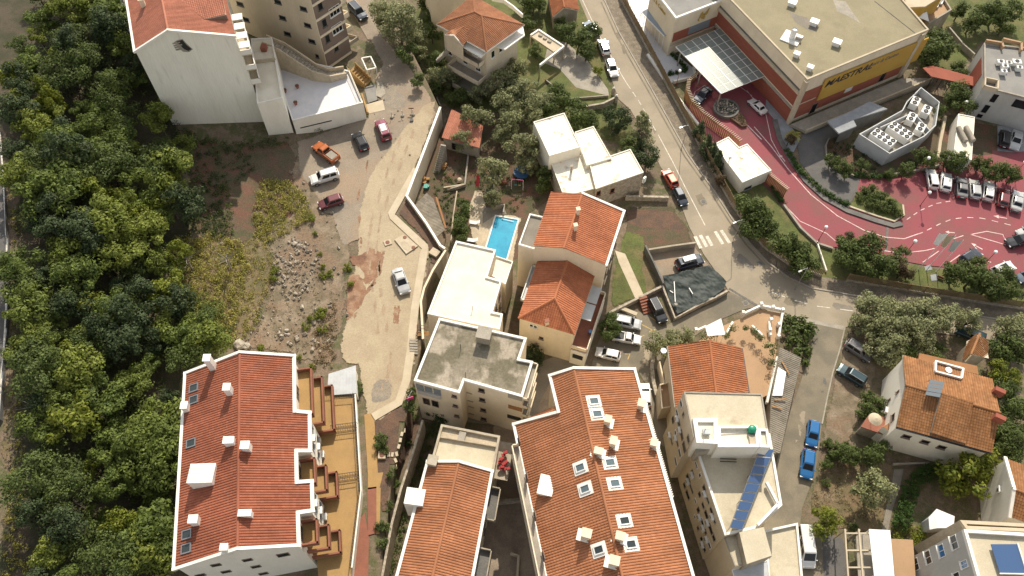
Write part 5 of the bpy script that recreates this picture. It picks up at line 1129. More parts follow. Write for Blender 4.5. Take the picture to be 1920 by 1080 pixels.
for i, j in ((7, 4), (3, 0)):
    a0, a1 = along(XR[i]), along(XR[j]); d_ = depth_of(XR[i - 1]) - .25; zt_ = XR[i - 1].z - .12
    q = [wbr + t * (a0 + .2), wbr + t * (a1 - .2), wbr + t * (a1 - .2) + o * d_, wbr + t * (a0 + .2) + o * d_]
    m = MB(); m.prism([(p.x, p.y) for p in q], LOT - .3, zt_); m.build('bay_wall', 'white_wall', bl)
    for z_ in (12.2, 9.2, 6.4):
        for u in (.25, .7): win(bl, q[2], q[3], 0, 0, .95, 1.2, 'grey_wall', pos=wallpt(q[3], q[2], u, z_))
        p = wallpt(q[3], q[2], .48, z_ + .1); ac_unit(p, t, o, 'white wall mounted air conditioner on the bay of the red roofed apartment block', 'air conditioners on the red roofed block')
for a0, a1 in ((.3, along(XR[7])), (along(XR[4]), along(XR[3])), (along(XR[0]), Lw_ - .1)):
    for z_, d_ in ((12.6, 1.9), (9.6, 2.7), (6.7, 3.5)):
        balcony(bl, wbr + t * (a0 + .25), wbr + t * (a1 - .25), o, d_, z_, 'ochre_floor', 'red_floor', .85, .2)
        win(bl, wbr, wfr, 0, 0, 1.6, 2.0, 'brown_wall', pos=wallpt(wbr, wfr, (a0 + a1) / 2 / Lw_, z_ + 1.1), sill=False, bars=2)
for x, y, sx, sy, h in [(401, 690, .75, .8, 1.9), (433, 737, .75, .8, 1.2), (352, 768, .7, .8, .9), (434, 832, 1.1, .7, .8), (465, 842, .9, .8, .9), (370, 980, .9, .8, 1.0), (463, 966, 1.3, .6, .6), (425, 1030, .7, .6, .7)]:
    pl = K['LP'] if x < 447 else K['RP']; p = on_plane(pl, x, y); chimney(bl, 0, 0, 0, (sx, sy), h, 'white_paint', .05, pos=p)
p = on_plane(K['LP'], 385, 905); dm = MB(); dm.box(p + Vector((-.1, .6, .35)), (2.7, 2.3, 2.3), .05); dmo = dm.build('roof_box', 'white_paint', bl)
for k in range(4): m = MB(); m.box(p + Vector((-.1, -.25 + .57 * k, 1.53)), (2.85, .53, .08), .05); m.build('sheet_panel', 'white_paint', dmo)
for x, y in [(365, 728), (365, 750), (360, 831.5), (352, 1002.5), (351, 1029)]: roof_item(bl, K['LP'], K['FL'], K['BL'], x, y, (.95, 1.2), mat='grey_metal', pane='skylight_dark')
a, b = K['I'][3], K['I'][2]
for x, y in [(405, 1059), (424, 1071.5), (376, 1078), (464, 1049.5), (480, 1062), (494, 1075)]: win(bl, a, b, x, y, 1.0, .9, 'brown_wall', sill=False)
win(bl, a, b, 531, 1040, 1.3, 1.2, 'brown_wall', sill=False)
# terrace in front of it
TZ = 6.2
tr = thing('tiled_terrace', 'ochre tiled terrace with dark railings running along the red roofed apartment block', 'terrace', P(650, 900, LOT))
tq = [P(x, y, TZ) for x, y in ((606, 745), (665, 741), (676, 922), (659, 1066), (655, 1110), (600, 1110), (585, 960))]
m = MB(); m.prism([(p.x, p.y) for p in tq], LOT - .2, TZ - .03); m.build('terrace_base', 'white_wall', tr); m = MB(); m.prism([(p.x, p.y) for p in tq], TZ - .03, TZ + .01); m.build('floor', 'ochre_floor', tr)
e = [P(x, y, TZ) for x, y in ((667, 742), (678, 922), (661, 1066))]; m = MB()
for a, b in zip(e, e[1:]): m.bar(a + Vector((0, 0, .25)), b + Vector((0, 0, .25)), .16, .6)
m.build('edge_wall', 'white_paint', tr); rail(tr, [p + Vector((-.25, 0, 0)) for p in e], 1.0, 'black_metal')
for y in (803, 895): rail(tr, [P(622 + (y - 803) * .08, y, TZ), P(671, y - 6, TZ)], 1.0, 'black_metal', 'dividing_rail', .3); rail(tr, [P(622 + (y - 803) * .08, y + 9, TZ), P(671, y + 3, TZ)], 1.0, 'black_metal', 'dividing_rail', .3)
rail(tr, [P(610, 748, TZ), P(663, 744, TZ)], 1.0, 'black_metal', 'dividing_rail', .3)
sheet('red_tiled_path', [(689, 915), (706, 913), (706, 1000), (690, 1004)], .16, 'red_floor'); sheet('ochre_path', [(690, 889), (719, 886), (712, 915), (690, 918)], .16, 'ochre_floor'); sheet('red_tiled_ramp', [(668, 985), (684, 960), (692, 1010), (690, 1110), (655, 1110)], .18, 'red_floor')
sheet('ochre_path', [(706, 915), (714, 915), (712, 1002), (706, 1002)], .17, 'ochre_floor')
sh = thing('lean_to', 'pale grey sheet metal lean-to roof at the corner of the sandy lot', 'shed', P(640, 715, LOT)); q = [P(616, 701, 6.4), P(667, 685, 6.6), P(669, 737, 6.6), P(613, 742, 6.4)]
m = MB(); slab(m, q, .06); m.build('roof', 'sheet_metal', sh); m = MB(); m.prism([(p.x, p.y) for p in inset(q, .15)], LOT - .1, 6.28); m.build('wall', 'white_wall', sh)
m = MB(); 
for k in range(1, 9): m.bar(q[0].lerp(q[1], k / 9) + Vector((0, 0, .02)), q[3].lerp(q[2], k / 9) + Vector((0, 0, .02)), .05, .04)
m.build('seam', 'sheet_metal', sh)
# --- long orange roof in the bottom middle
md, K = gable('apartment_block', 'long apartment block with an orange ribbed tile roof dotted with skylights and vents', (1030.6, 705), (1189.4, 693), (1330, 1190), (1148, 1190), (1075.4, 691), (1192, 1190), 14.2, 0, cat='apartment block', wall='cream_wall', tile='tiles_orange', ins=.2, period=.31, course=.4, extra_l=[(1046, 1190), (963, 796), (1047, 773)], free_f=True, drop_fl=True,
    trim=lambda BL, BR, FR, FL, RB, RF: [(BL, RB), (RB, BR), (BR, FR)])
XL = K['XL']; trims(md, [(K['BL'], XL[2]), (XL[2], XL[1]), (XL[1], XL[0])], w=.36, h=.32)
m = MB(); m.prism([(p.x, p.y) for p in inset([XL[1], XL[2], K['FL'], XL[0]], .2)], -.3, min(XL[0].z, XL[1].z) - .2); m.build('wing_wall', 'cream_wall', md)
for x, y, dk in [(1113, 753, 0), (1119, 777, 0), (1143, 868, 0), (1089, 877, 0), (1098, 917, 0), (1152, 907, 0), (1170, 977, 1), (1182, 1021, 1), (1124, 1031, 1)]:
    pl, ea, eb = (K['RP'], K['FR'], K['BR']) if x > 1075 + (y - 691) * .235 else (K['LP'], K['FL'], K['BL'])
    roof_item(md, pl, ea, eb, x, y, (.85, 1.15), mat='steel_white', pane='skylight_dark' if dk else 'skylight_glass')
for x, y, sx, sy, h in [(1200, 763, .75, .9, .9), (1138, 793, .7, .8, .9), (1148, 833, .7, .9, .9), (1121, 850, .9, .7, .6), (1224, 835, .7, .8, .7), (1098, 1005, 1.0, .9, .9), (1161, 1009, .9, .8, .7), (1150, 1055, 1.0, .9, .8)]:
    pl = K['RP'] if x > 1075 + (y - 691) * .235 else K['LP']; p = on_plane(pl, x, y); chimney(md, 0, 0, 0, (sx, sy), h, 'cream_wall', -.25, pos=p)
    n_ = newell(pl); m = MB(); m.box(p + n_ * .09, (sx + .9, sy + .5, .09), -.25); m.build('flashing', 'white_paint', md)
p = on_plane(K['LP'], 1024, 912); m = MB(); m.box(p + Vector((0, 0, .1)), (1.7, 2.3, .75), -.22); hb = m.build('roof_hatch', 'white_paint', md); m = MB(); m.box(p + Vector((0, 0, .5)), (1.85, 2.45, .08), -.22); m.build('hatch_lid', 'white_paint', hb)
m = MB(); a, b = K['BR'], K['FR']
for k in range(46): m.box(a.lerp(b, .14 + k * .0085) + Vector((.32, 0, -.05)), (.12, .16, .35), -.3)
m.build('eave_brackets', 'white_paint', md, kind='stuff')
for z_ in (11.2, 8.2): balcony(md, XL[1].lerp(XL[0], .12), XL[1].lerp(XL[0], .98), outward(XL[1], XL[0]) if outward(XL[1], XL[0]).x < 0 else -outward(XL[1], XL[0]), .9, z_, 'concrete', 'cream_wall', .8)
for z_ in (11.4, 8.4, 5.4):
    for u in (.15, .35, .55, .75): balcony(md, K['I'][1].lerp(K['I'][2], u), K['I'][1].lerp(K['I'][2], u + .12), Vector((1, .25, 0)), .8, z_, 'concrete', 'old_wall', .7)
for z_ in (12.2, 9.2, 6.2, 3.2):
    for k in range(7): win(md, K['I'][1], K['I'][2], 0, 0, .9, 1.2, 'brown_wall', pos=wallpt(K['I'][1], K['I'][2], .08 + .13 * k, z_), side=Vector((1, .2, 0)))
    for k in range(5): win(md, XL[1], XL[0], 0, 0, .9, 1.2, 'brown_wall', pos=wallpt(inset([XL[1], XL[2], K['FL'], XL[0]], .2)[0], inset([XL[1], XL[2], K['FL'], XL[0]], .2)[3], .1 + .19 * k, z_), side=Vector((-1, -.2, 0)))
# --- smaller orange roof left of it
ml, K = gable('house', 'narrow house with an orange ribbed roof and a beige roof terrace at its end', (802, 866), (923, 884), (866, 1190), (715, 1190), (860.5, 866), (786, 1190), 11.0, 0, wall='cream_wall', tile='tiles_orange', ins=.2, period=.31, course=.4, free_f=True,
    trim=lambda BL, BR, FR, FL, RB, RF: [(BL, RB), (RB, BR), (BR, FR), (BL, FL)])
_, T, zt = block('', '', [(827, 795), (938, 817), (926, 886), (808, 864)], 9.4, 0, wall='cream_wall', roof='beige_roof', par=(.3, .5, 'old_wall'), root=ml)
m = MB(); a, b = T[0].lerp(T[3], .34), T[1].lerp(T[2], .3); m.bar(a + Vector((0, 0, -.25)), b + Vector((0, 0, -.25)), .12, .4); m.build('low_kerb', 'old_wall', ml)
m = MB(); m.prism([(p.x, p.y) for p in (T[0].lerp(T[3], .08).lerp(T[1], .05), T[1].lerp(T[2], .08).lerp(T[0], .05), T[1].lerp(T[2], .3).lerp(T[0], .05), T[0].lerp(T[3], .33).lerp(T[1], .05))], zt, zt + .02); m.build('mosaic_floor', 'paving_stone', ml)
m = MB(); p = T[0].lerp(T[1], .48).lerp(T[3], .2); m.box(p + Vector((0, 0, -.28)), (.9, 1.3, .35), -.2); m.build('roof_step', 'concrete', ml)
p = on_plane(K['LP'], 812, 868); chimney(ml, 0, 0, 0, (1.1, 1.1), .7, 'old_wall', -.2, pos=p)
p = on_plane(K['LP'], 782, 940); m = MB(); m.box(p + Vector((-.2, .3, -1.6)), (2.3, 2.0, 5.2), -.12); m.build('lift_shaft', 'white_paint', ml); m = MB(); m.box(p + Vector((1.0, .3, .1)), (.5, 2.5, .3), -.12); m.build('flashing', 'white_paint', ml)
o = Vector((1, -.2, 0)); rr = [K['I'][1].lerp(K['I'][2], u) for u in (.02, .25, .45, .95)]
balcony(ml, rr[0], rr[1], o, 1.4, 6.4, 'concrete_dark', 'old_wall', .7); balcony(ml, rr[2], rr[3], o, 1.7, 7.6, 'concrete_dark', 'old_wall', .6)
m = MB(); p = T[1].lerp(T[2], .5) + Vector((.9, -.3, -1.6))
for k in range(12): m.box(p + Vector((random.uniform(-.6, .6), random.uniform(-1.2, 1.2), random.uniform(-.2, .2))), (.5, .35, .3), random.uniform(0, 1))
m.build('laundry_pile', 'crates_red', ml); slab_part(ml, None, 7.2, .2, 'old_wall', 'side_balcony', [T[1] + Vector((-.1, .1, 0)), T[1] + Vector((1.9, -.2, 0)), T[2] + Vector((1.7, -.3, 0)), T[2]])
for z_ in (9.2, 6.4, 3.6):
    for k in range(5): win(ml, K['I'][1], K['I'][2], 0, 0, .8, 1.1, 'brown_wall', pos=wallpt(K['I'][1], K['I'][2], .1 + .18 * k, z_), side=Vector((1, -.2, 0)))
run_wall('alley_wall', 'low pale broken wall in the shaded alley between the two orange roofs', [(957, 1040), (972, 1045), (968, 1110)], 1.0, .3, 'concrete_pale', z=0)
run_wall('alley_wall', 'old stone wall with openings across the alley between the orange roofs', [(925, 945), (985, 940)], 1.2, .4, 'stone_wall', z=0)
# --- orange gable roof right of centre
orr, K = gable('house', 'house with a terracotta gable roof next to the bare terracotta patio', (1253, 649), (1390, 653), (1403, 736), (1267, 764), (1330, 639), (1342.7, 738), 7.8, 0, wall='beige_wall', tile='tiles_dark', ins=.25, period=.33, course=.36)
m = MB(); a, b = K['BL'], K['FL']; m.bar(a + Vector((-.1, 0, -.05)), b + Vector((-.1, 0, -.05)), .2, .15); m.build('gutter', 'concrete', orr); m = MB(); a, b = K['BR'], K['FR']; m.bar(a + Vector((.1, 0, -.05)), b + Vector((.1, 0, -.05)), .2, .15); m.build('gutter', 'black_metal', orr)
m = MB(); p = K['BL'] + Vector((-.7, -.7, -.2)); m.lathe([(.05, 0), (.25, .05), (.4, .16), (.42, .2)], p, 12); m.build('satellite_dish', 'lamp_globe', orr)
_, T, _ = block('', '', [(1237, 720), (1255, 716), (1262, 762), (1241, 766)], 4.0, 0, wall='beige_wall', roof='terracotta_floor', par=(.15, .5, 'beige_wall'), root=orr)
# terracotta patio
pt = thing('patio', 'terracotta tiled patio with white pillars and a vine covered pergola', 'patio', P(1420, 680, 0)); PZ = 1.6
q = [P(x, y, PZ) for x, y in ((1310, 640), (1352, 612), (1390, 597), (1425, 580), (1466, 588), (1460, 630), (1455, 665), (1440, 740), (1400, 760), (1300, 740))]
m = MB(); m.prism([(p.x, p.y) for p in q], -.2, PZ); m.build('floor', 'terracotta_floor', pt)
for (a, b) in (((1391, 592), (1425, 576)), ((1425, 576), (1465, 584)), ((1465, 590), (1458, 634)), ((1440, 606), (1443, 632)), ((1455, 672), (1436, 758)), ((1300, 625), (1322, 615)), ((1360, 628), (1372, 607)), ((1408, 614), (1428, 632))):
    m = MB(); a, b = P(*a, PZ), P(*b, PZ); m.bar(a + Vector((0, 0, .35)), b + Vector((0, 0, .35)), .28, .7); m.build('parapet_wall', 'white_paint', pt)
for x, y in ((1391, 590), (1425, 574), (1447, 580), (1465, 585), (1443, 603), (1441, 622), (1458, 612), (1457, 634), (1303, 622)): m = MB(); p = P(x, y, PZ); m.box(p + Vector((0, 0, .5)), (.42, .42, 1.0), .2); m.build('pillar', 'white_paint', pt)
slab_part(pt, [(1322, 612), (1352, 597), (1360, 627), (1327, 630)], 4.0, .1, 'canvas_white', 'awning')
for x, y in ((1323, 613), (1352, 599), (1359, 626)): post(pt, P(x, y, 4), 3.95, .05, 'steel_white', 'awning_post', PZ)
m = MB(); vp = [P(x, y, PZ + 1.6) for x, y in ((1318, 632), (1340, 630), (1362, 625), (1378, 618), (1396, 612), (1412, 622), (1425, 634), (1440, 645), (1455, 650), (1452, 662), (1446, 680))]
rnd = random.Random(5); leafcloud(m, [(p + Vector((rnd.uniform(-.3, .3), rnd.uniform(-.3, .3), 0)), rnd.uniform(.5, .9)) for p in vp for _ in range(2)], 60, .13, rnd, .8, .5); m.build('vine', 'leaf_green', pt)
# corrugated shed roof beside the patio
ss = thing('long_shed', 'long corrugated grey shed roof patched with white panels beside the patio', 'shed', P(1470, 740, 0)); q = [P(1462, 652, 3.4), P(1503, 671, 3.0), P(1482, 760, 3.0), P(1462, 850, 3.0), P(1440, 850, 3.4), P(1446, 740, 3.4)]
m = MB(); slab(m, q, .06); ro = m.build('roof', 'asbestos', ss); m = MB(); slope_tiles(m, q, q[1], q[2], .3, 1.6, .07, .02); m.uv = None; m.build('corrugation', 'asbestos', ro, kind='stuff')
m = MB(); m.prism([(p.x, p.y) for p in inset(q, .3)], -.1, 2.9); m.build('wall', 'old_wall', ss)
c1_, c2_, c3_, c4_ = [P(x, y, 3.62) for x, y in ((1459, 688), (1474, 697), (1467, 742), (1448, 742))]
for k in range(4): m = MB(); slab(m, [c1_.lerp(c4_, (k + .02) / 4), c2_.lerp(c3_, (k + .02) / 4), c2_.lerp(c3_, (k + .98) / 4), c1_.lerp(c4_, (k + .98) / 4)], .04); m.build('white_panel', 'canvas_white', ss)
for a, b in (((1466, 678), (1480, 702)), ((1452, 750), (1474, 748)), ((1448, 762), (1466, 766))): m = MB(); m.bar(P(*a, 3.62), P(*b, 3.55), .16, .12); m.build('loose_plank', 'timber', ss)
# --- tall flat-roofed block bottom right
fb = thing('flat_block', 'tall beige block with flat concrete roofs, white roof boxes and a tilted solar row', 'apartment block', P(1370, 950, 0))
_, T1, z1 = block('', '', [(1282, 734), (1429, 738), (1441, 812), (1300, 820)], 15.2, 0, wall='beige_wall', roof='beige_roof', par=(.18, .15, 'concrete'), root=fb)
_, T2, z2 = block('', '', [(1300, 815), (1444, 812), (1467, 947), (1420, 990), (1359, 1004), (1309, 854)], 12.0, 0, wall='beige_wall', roof='beige_roof', par=(.3, .25, 'white_paint'), root=fb)
block('', '', [(1299, 784), (1346, 784), (1346, 832), (1306, 830)], 15.62, 11, wall='white_wall', roof='white_roof', par=(.5, .35, 'white_paint'), root=fb)
block('', '', [(1346, 797), (1420, 797), (1424, 838), (1346, 838)], 15.66, 11, wall='white_wall', roof='white_roof', par=(.35, .5, 'white_paint'), root=fb)
block('', '', [(1421, 803), (1440, 804), (1445, 839), (1425, 838)], 15.55, 11, wall='white_wall', roof='white_roof', par=(.3, .4, 'white_paint'), root=fb)
block('', '', [(1303, 832), (1330, 828), (1334, 842), (1306, 850)], 13.6, 11, wall='old_wall', roof='concrete', par=None, root=fb)
p = P(1408, 808, 15.2); m = MB(); m.lathe([(.42, 0), (.5, .15), (.5, .75), (.3, .9), (.12, .95)], p, 14); m.build('water_drum', 'plastic_green', fb); m = MB(); m.box(P(1410, 828, 15.2) + Vector((0, 0, .2)), (.75, 1.3, .3)); m.build('roof_box', 'concrete_pale', fb)
p = P(1318, 813, 15.2); m = MB(); m.tube([p, p + Vector((0, 0, 1.6))], .05, 6)
m.bar(p + Vector((-.6, 0, 1.5)), p + Vector((.6, 0, 1.5)), .04, .04); m.box(p + Vector((.3, 0, .5)), (.9, .6, .4)); m.build('antenna', 'sheet_metal', fb)
m = MB()
for k in range(3): m.bar(P(1350, 855 + 5 * k, z2 + .4), P(1381, 856 + 5 * k, z2 + .4), .1, .1)
m.build('rack', 'black_metal', fb)
a, b = [P(x, y, 13.3) for x, y in ((1425, 840), (1368, 990))]; a2, b2 = [P(x, y, 12.5) for x, y in ((1452, 842), (1391, 994))]
sr = thing('solar_collector', 'row of nine tilted blue solar panels along the flat roof edge', 'solar panel', (a + b) / 2 - Vector((0, 0, .9)))
for k in range(9):
    q = [a.lerp(b, (k + .04) / 9), a.lerp(b, (k + .96) / 9), a2.lerp(b2, (k + .96) / 9), a2.lerp(b2, (k + .04) / 9)]; m = MB(); slab(m, q, .1); fo = m.build('panel', 'grey_metal', sr)
    cc = sum(q, Vector()) / 4; m = MB(); n_ = newell(q); m.face([cc.lerp(p, .92) + n_ * .012 for p in q]); m.build('pane', 'solar_blue', fo)
m = MB()
for k in (0, 3, 6, 9):
    for (s, e) in ((a, b), (a2, b2)): p = s.lerp(e, k / 9); m.bar(p - Vector((0, 0, .05)), Vector((p.x, p.y, z2)), .06, .06)
m.build('stand', 'grey_metal', sr)
for A_, B_, n1, zs_ in ((T1[3], T1[0], 4, (13, 10.2, 7.4, 4.6)), (T2[4], T2[5], 7, (10.2, 7.6, 5.0, 2.4))):
    for z_ in zs_:
        for k in range(n1):
            if random.random() < .22: continue
            win(fb, A_, B_, 0, 0, random.choice((.5, .7, .9, 1.2)), random.choice((.6, .9, 1.1)), random.choice(('old_wall', 'white_paint', 'brown_wall')), pos=wallpt(A_, B_, (k + .5 + random.uniform(-.12, .12)) / n1, z_ + random.uniform(-.1, .1)), sill=False)
            if random.random() < .3: t_ = (B_ - A_).xy.to_3d().normalized(); ac_unit(wallpt(A_, B_, (k + .95) / n1 if k < n1 - 1 else .9, z_ - .2), t_, outward(A_, B_), 'air conditioner hung on the left wall of the tall beige flat block', 'air conditioners on the tall beige block')
m = MB(); q = [P(x, y, 12.4) for x, y in ((1437, 905), (1458, 945), (1420, 985))]; m.bar(q[0], q[1], .3, .5); m.bar(q[1], q[2], .3, .5); m.build('roof_parapet', 'white_paint', fb)
# annex
block('', '', [(1357, 1006), (1388, 1000), (1396, 1060), (1378, 1062)], 11.0, 0, wall='beige_wall', roof='beige_roof', par=(.15, .1, 'concrete'), root=fb)
block('', '', [(1386, 998), (1432, 988), (1447, 1042), (1400, 1058)], 12.6, 0, wall='old_wall', roof='beige_roof', par=None, root=fb)
block('', '', [(1432, 994), (1496, 980), (1510, 1130), (1445, 1130)], 8.0, 0, wall='white_wall', roof='beige_roof', par=(.25, .4, 'white_paint'), root=fb)
block('', '', [(1372, 1068), (1440, 1050), (1452, 1150), (1395, 1150)], 9.5, 0, wall='beige_wall', roof='sheet_metal', par=(.1, .1, 'white_paint'), root=fb)
# --- house on the right
BLr, FLr = P(1692, 666.5, 7.4), P(1680.4, 800, 7.4); BRr, FRr = P(1860, 711, 7.4), P(1859, 849, 7.4)
RL = on_wall(BLr, FLr, 1697, 722); RR = P(1875, 774, RL.z)
rh = thing('house', 'white walled house with weathered orange tiles and a solar panel among gardens', 'house', Vector(((BLr + FRr) / 2).xy.to_3d()))
rback = ([BLr, BRr, RR, RL], BLr, BRr); rfront = ([FLr, FRr, RR, RL], FLr, FRr)
rroof = tiled_roof(rh, [rback, rfront], 'tiles_old', 'concrete', .33, .38); ridge_caps(rroof, [RL, RR], 'tiles_old')
m = MB(); I = inset([BLr, BRr, FRr, FLr], .25); b4 = [Vector((p.x, p.y, -.3)) for p in I]; t4 = [Vector((p.x, p.y, 7.25)) for p in I]; gl, gr = I[3].lerp(I[0], .56), I[2].lerp(I[1], .55); gl.z = gr.z = RL.z - .25
m.face([b4[0], b4[3], t4[3], gl, t4[0]]); m.face([b4[2], b4[1], t4[1], gr, t4[2]]); m.face([b4[3], b4[2], t4[2], t4[3]]); m.face([b4[1], b4[0], t4[0], t4[1]]); m.build('wall', 'white_wall', rh)
def raised(pxs, lift, nm='upper_roof'):
    pl = rfront[0]; q = [on_plane(pl, x, y) + newell(pl) * lift for x, y in pxs]; s = MB(); slab(s, q, .3); r = s.build(nm, 'concrete', rh); t = MB(); slope_tiles(t, q, q[2], q[3], .33, .38); t.build('roof_tiles', 'tiles_old', r, kind='stuff')
raised([(1762, 737), (1822, 755), (1808, 832), (1743, 811)], .45)
pl = rback[0]; q = [on_plane(pl, x, y) + newell(pl) * .1 for x, y in ((1752, 680), (1803, 694), (1800, 712), (1751, 699))]
m = MB(); m.face([p - Vector((0, 0, .02)) for p in q]); m.build('roof_opening_floor', 'red_floor', rh); m = MB()
for k in range(4): m.bar(q[k] + Vector((0, 0, .15)), q[(k + 1) % 4] + Vector((0, 0, .15)), .22, .6)
m.build('roof_opening_wall', 'white_paint', rh); m = MB(); p = sum(q, Vector()) / 4; m.lathe([(.1, .1), (.3, .15), (.45, .3)], p, 12); m.build('satellite_dish', 'lamp_globe', rh)
sp_ = thing('solar_water_heater', 'small grey solar water panel tilted on the weathered tile roof', 'solar panel', on_plane(rfront[0], 1748, 745)); q = [on_plane(rfront[0], x, y) + Vector((0, 0, .75 if y < 730 else .95)) for x, y in ((1739, 716), (1766, 720), (1756, 751), (1729, 746))]
for k in range(4):
    m = MB(); slab(m, [q[0].lerp(q[3], k / 4 + .015), q[1].lerp(q[2], k / 4 + .015), q[1].lerp(q[2], (k + 1) / 4 - .015), q[0].lerp(q[3], (k + 1) / 4 - .015)], .09); m.build('panel', 'solar_grey', sp_)
m = MB()
for p in q: m.bar(p - Vector((0, 0, .08)), Vector((p.x, p.y, plane_z(rfront[0], p.x, p.y))), .05, .05)
m.build('stand', 'grey_metal', sp_)
for x, y in ((1868, 738), (1868, 788)): p = on_plane(rback[0] if y < 750 else rfront[0], x, y); m = MB(); m.box(p + Vector((0, 0, .5)), (1.3, .6, 1.4), -.5); m.build('chimney', 'brick_red', rh)
a, b = I[3], I[0]
for x, y, w_, h_ in ((1684, 735, .3, .9), (1668, 750, .3, .9), (1675, 783, 1.0, 1.0)): win(rh, a, b, x, y, w_, h_, 'brown_wall')
ac_unit(on_wall(a, b, 1664, 770), (b - a).normalized(), outward(a, b), 'air conditioner on the white gable of the house with the solar panel', None)
a, b = I[3], I[2]
for x, y in ((1735, 828), (1766, 838), (1700, 818)): win(rh, a, b, x, y, 1.0, .8, 'brown_wall')
m = MB(); m.bar(FLr + Vector((0, -.1, -.1)), FRr + Vector((0, -.1, -.1)), .22, .16); m.build('gutter', 'black_metal', rh)
slab_part(rh, [(1724, 662), (1832, 686), (1835, 702), (1722, 675)], 5.6, .2, 'tiles_old', 'porch_roof')
block('', '', [(1655, 800), (1672, 790), (1700, 815), (1690, 822)], 4.2, 0, wall='white_wall', roof='tiles_old', par=None, root=rh)
slab_part(rh, [(1614, 800), (1630, 776), (1660, 782), (1658, 815)], 2.6, .2, 'red_floor', 'lower_terrace')
m = MB(); m.prism([(p.x, p.y) for p in [P(x, y, 2.4) for x, y in ((1616, 800), (1631, 778), (1658, 783), (1656, 813))]], -.2, 2.4); m.build('terrace_base', 'old_wall', rh)
r_ = thing('garden_parasol', 'round cream parasol on the lower terrace of the white walled house', 'parasol', P(1632, 795, 2.6)); p = P(1632, 795, 2.6); m = MB(); m.lathe([(.95, 1.75), (.5, 2.0), (.05, 2.15)], p, 14); m.build('canopy', 'concrete_pale', r_); m = MB(); m.tube([p, p + Vector((0, 0, 2.1))], .03, 6); m.build('pole', 'grey_metal', r_)
g_, _d = gable('outbuilding', 'little outbuilding with weathered orange hip roof behind the solar panel house', (1812, 640), (1848, 640), (1854, 672), (1808, 678), (1828, 634), (1830, 656), 3.4, 0, cat='shed', wall='old_wall', tile='tiles_old', period=.33)
# --- bottom right corner
a, b, c_ = P(1884, 860, 7.0), P(1892, 968, 7.0), None; rl = on_wall(a, b, 1900, 917); e = P(2010, 905, 7.0) - P(1884, 860, 7.0)
cr_ = thing('house', 'white house with an orange tile roof and wall air conditioner by the hedge garden', 'house', Vector((((a + b) / 2) + e * .5).xy.to_3d()))
rroof = tiled_roof(cr_, [([a, a + e, rl + e, rl], a, a + e), ([b, b + e, rl + e, rl], b, b + e)], 'tiles_old', 'white_paint', .33, .38)
ridge_caps(rroof, [rl, rl + e], 'tiles_old')
trims(cr_, [(a, rl), (rl, b)], w=.4, h=.3); m = MB(); en = e.normalized() * .2; q = [a + en, b + en, b + e, a + e]
m.face([Vector((q[0].x, q[0].y, -.2)), Vector((q[1].x, q[1].y, -.2)), q[1] - Vector((0, 0, .1)), rl + en - Vector((0, 0, .2)), q[0] - Vector((0, 0, .1))]); m.prism([(p.x, p.y) for p in (q[0] + en * .1, q[1] + en * .1, q[2], q[3])], -.2, 6.8); m.build('wall', 'white_wall', cr_)
ac_unit(on_wall(a + en, b + en, 1876, 918), (b - a).normalized(), outward(a, b), 'air conditioner high on the white wall beside the big lime tree', None)
gb, T, zt = block('apartment_block', 'grey apartment block with white framed blue shuttered windows and a tiled roof terrace', [(1807, 992), (1990, 1003), (2000, 1150), (1852, 1150)], 15.5, 0, cat='apartment block', wall='grey_wall', roof='beige_roof', par=(.35, .5, 'white_paint'))
a, b = T[0], T[3]
for x, y, w_, pn in ((1790, 1017, 1.5, 'glass'), (1766, 1033, 1.4, 'glass_blue'), (1741, 1045, 1.5, 'glass'), (1718, 1058, 1.4, 'glass'), (1809, 1058, .8, 'glass_blue'), (1795, 1082, 1.0, 'glass')): win(gb, a, b, x, y, w_, 1.3, 'white_paint', pn, bars=2)
sk = P(1886, 1050, zt); m = MB(); m.box(sk + Vector((0, 0, .5)), (2.9, 3.2, .1), .02, axes=None); so = m.build('roof_panel', 'solar_blue', gb); m = MB(); m.bar(sk + Vector((1.5, 1.7, .6)), sk + Vector((1.5, -1.7, .6)), .15, .2); m.bar(sk + Vector((-1.5, -1.6, .6)), sk + Vector((1.5, -1.6, .6)), .12, .15); m.build('panel_frame', 'white_paint', gb)
sd2, T, _ = block('garden_building', 'low concrete planter roof with bays behind the grey block parapet', [(1800, 975), (1990, 985), (1995, 1000), (1812, 992)], 12.5, 0, wall='old_wall', roof='brown_soil', par=(.4, .5, 'concrete_pale'), cat='building')
aw = thing('awning', 'long white awning roof over a narrow terrace with a vine pergola', 'awning', P(1655, 1040, 0)); slab_part(aw, [(1629, 992), (1669, 994), (1682, 1130), (1645, 1130)], 5.0, .12, 'canvas_white', 'roof')
for x, y in ((1630, 994), (1667, 996), (1640, 1078)): post(aw, P(x, y, 5), 4.9, .06, 'steel_white', 'post')
slab_part(aw, [(1605, 1005), (1629, 995), (1645, 1130), (1612, 1130)], 2.6, .2, 'concrete', 'terrace'); slab_part(aw, [(1670, 1010), (1712, 1012), (1720, 1130), (1684, 1130)], 3.0, .2, 'terracotta_floor', 'terrace')
m = MB()
for k in range(3): m.bar(P(1586, 1000 + 32 * k, 4.2), P(1636, 1000 + 32 * k, 4.2), .18, .18)
m.bar(P(1584, 992, 4.4), P(1592, 1110, 4.4), .2, .2); m.bar(P(1610, 992, 4.4), P(1620, 1110, 4.4), .2, .2); m.build('pergola_beam', 'concrete_pale', aw)
for x, y in ((1586, 994), (1612, 994), (1590, 1075)): post(aw, P(x, y, 4.3), 4.3, .09, 'concrete_pale', 'pergola_post')
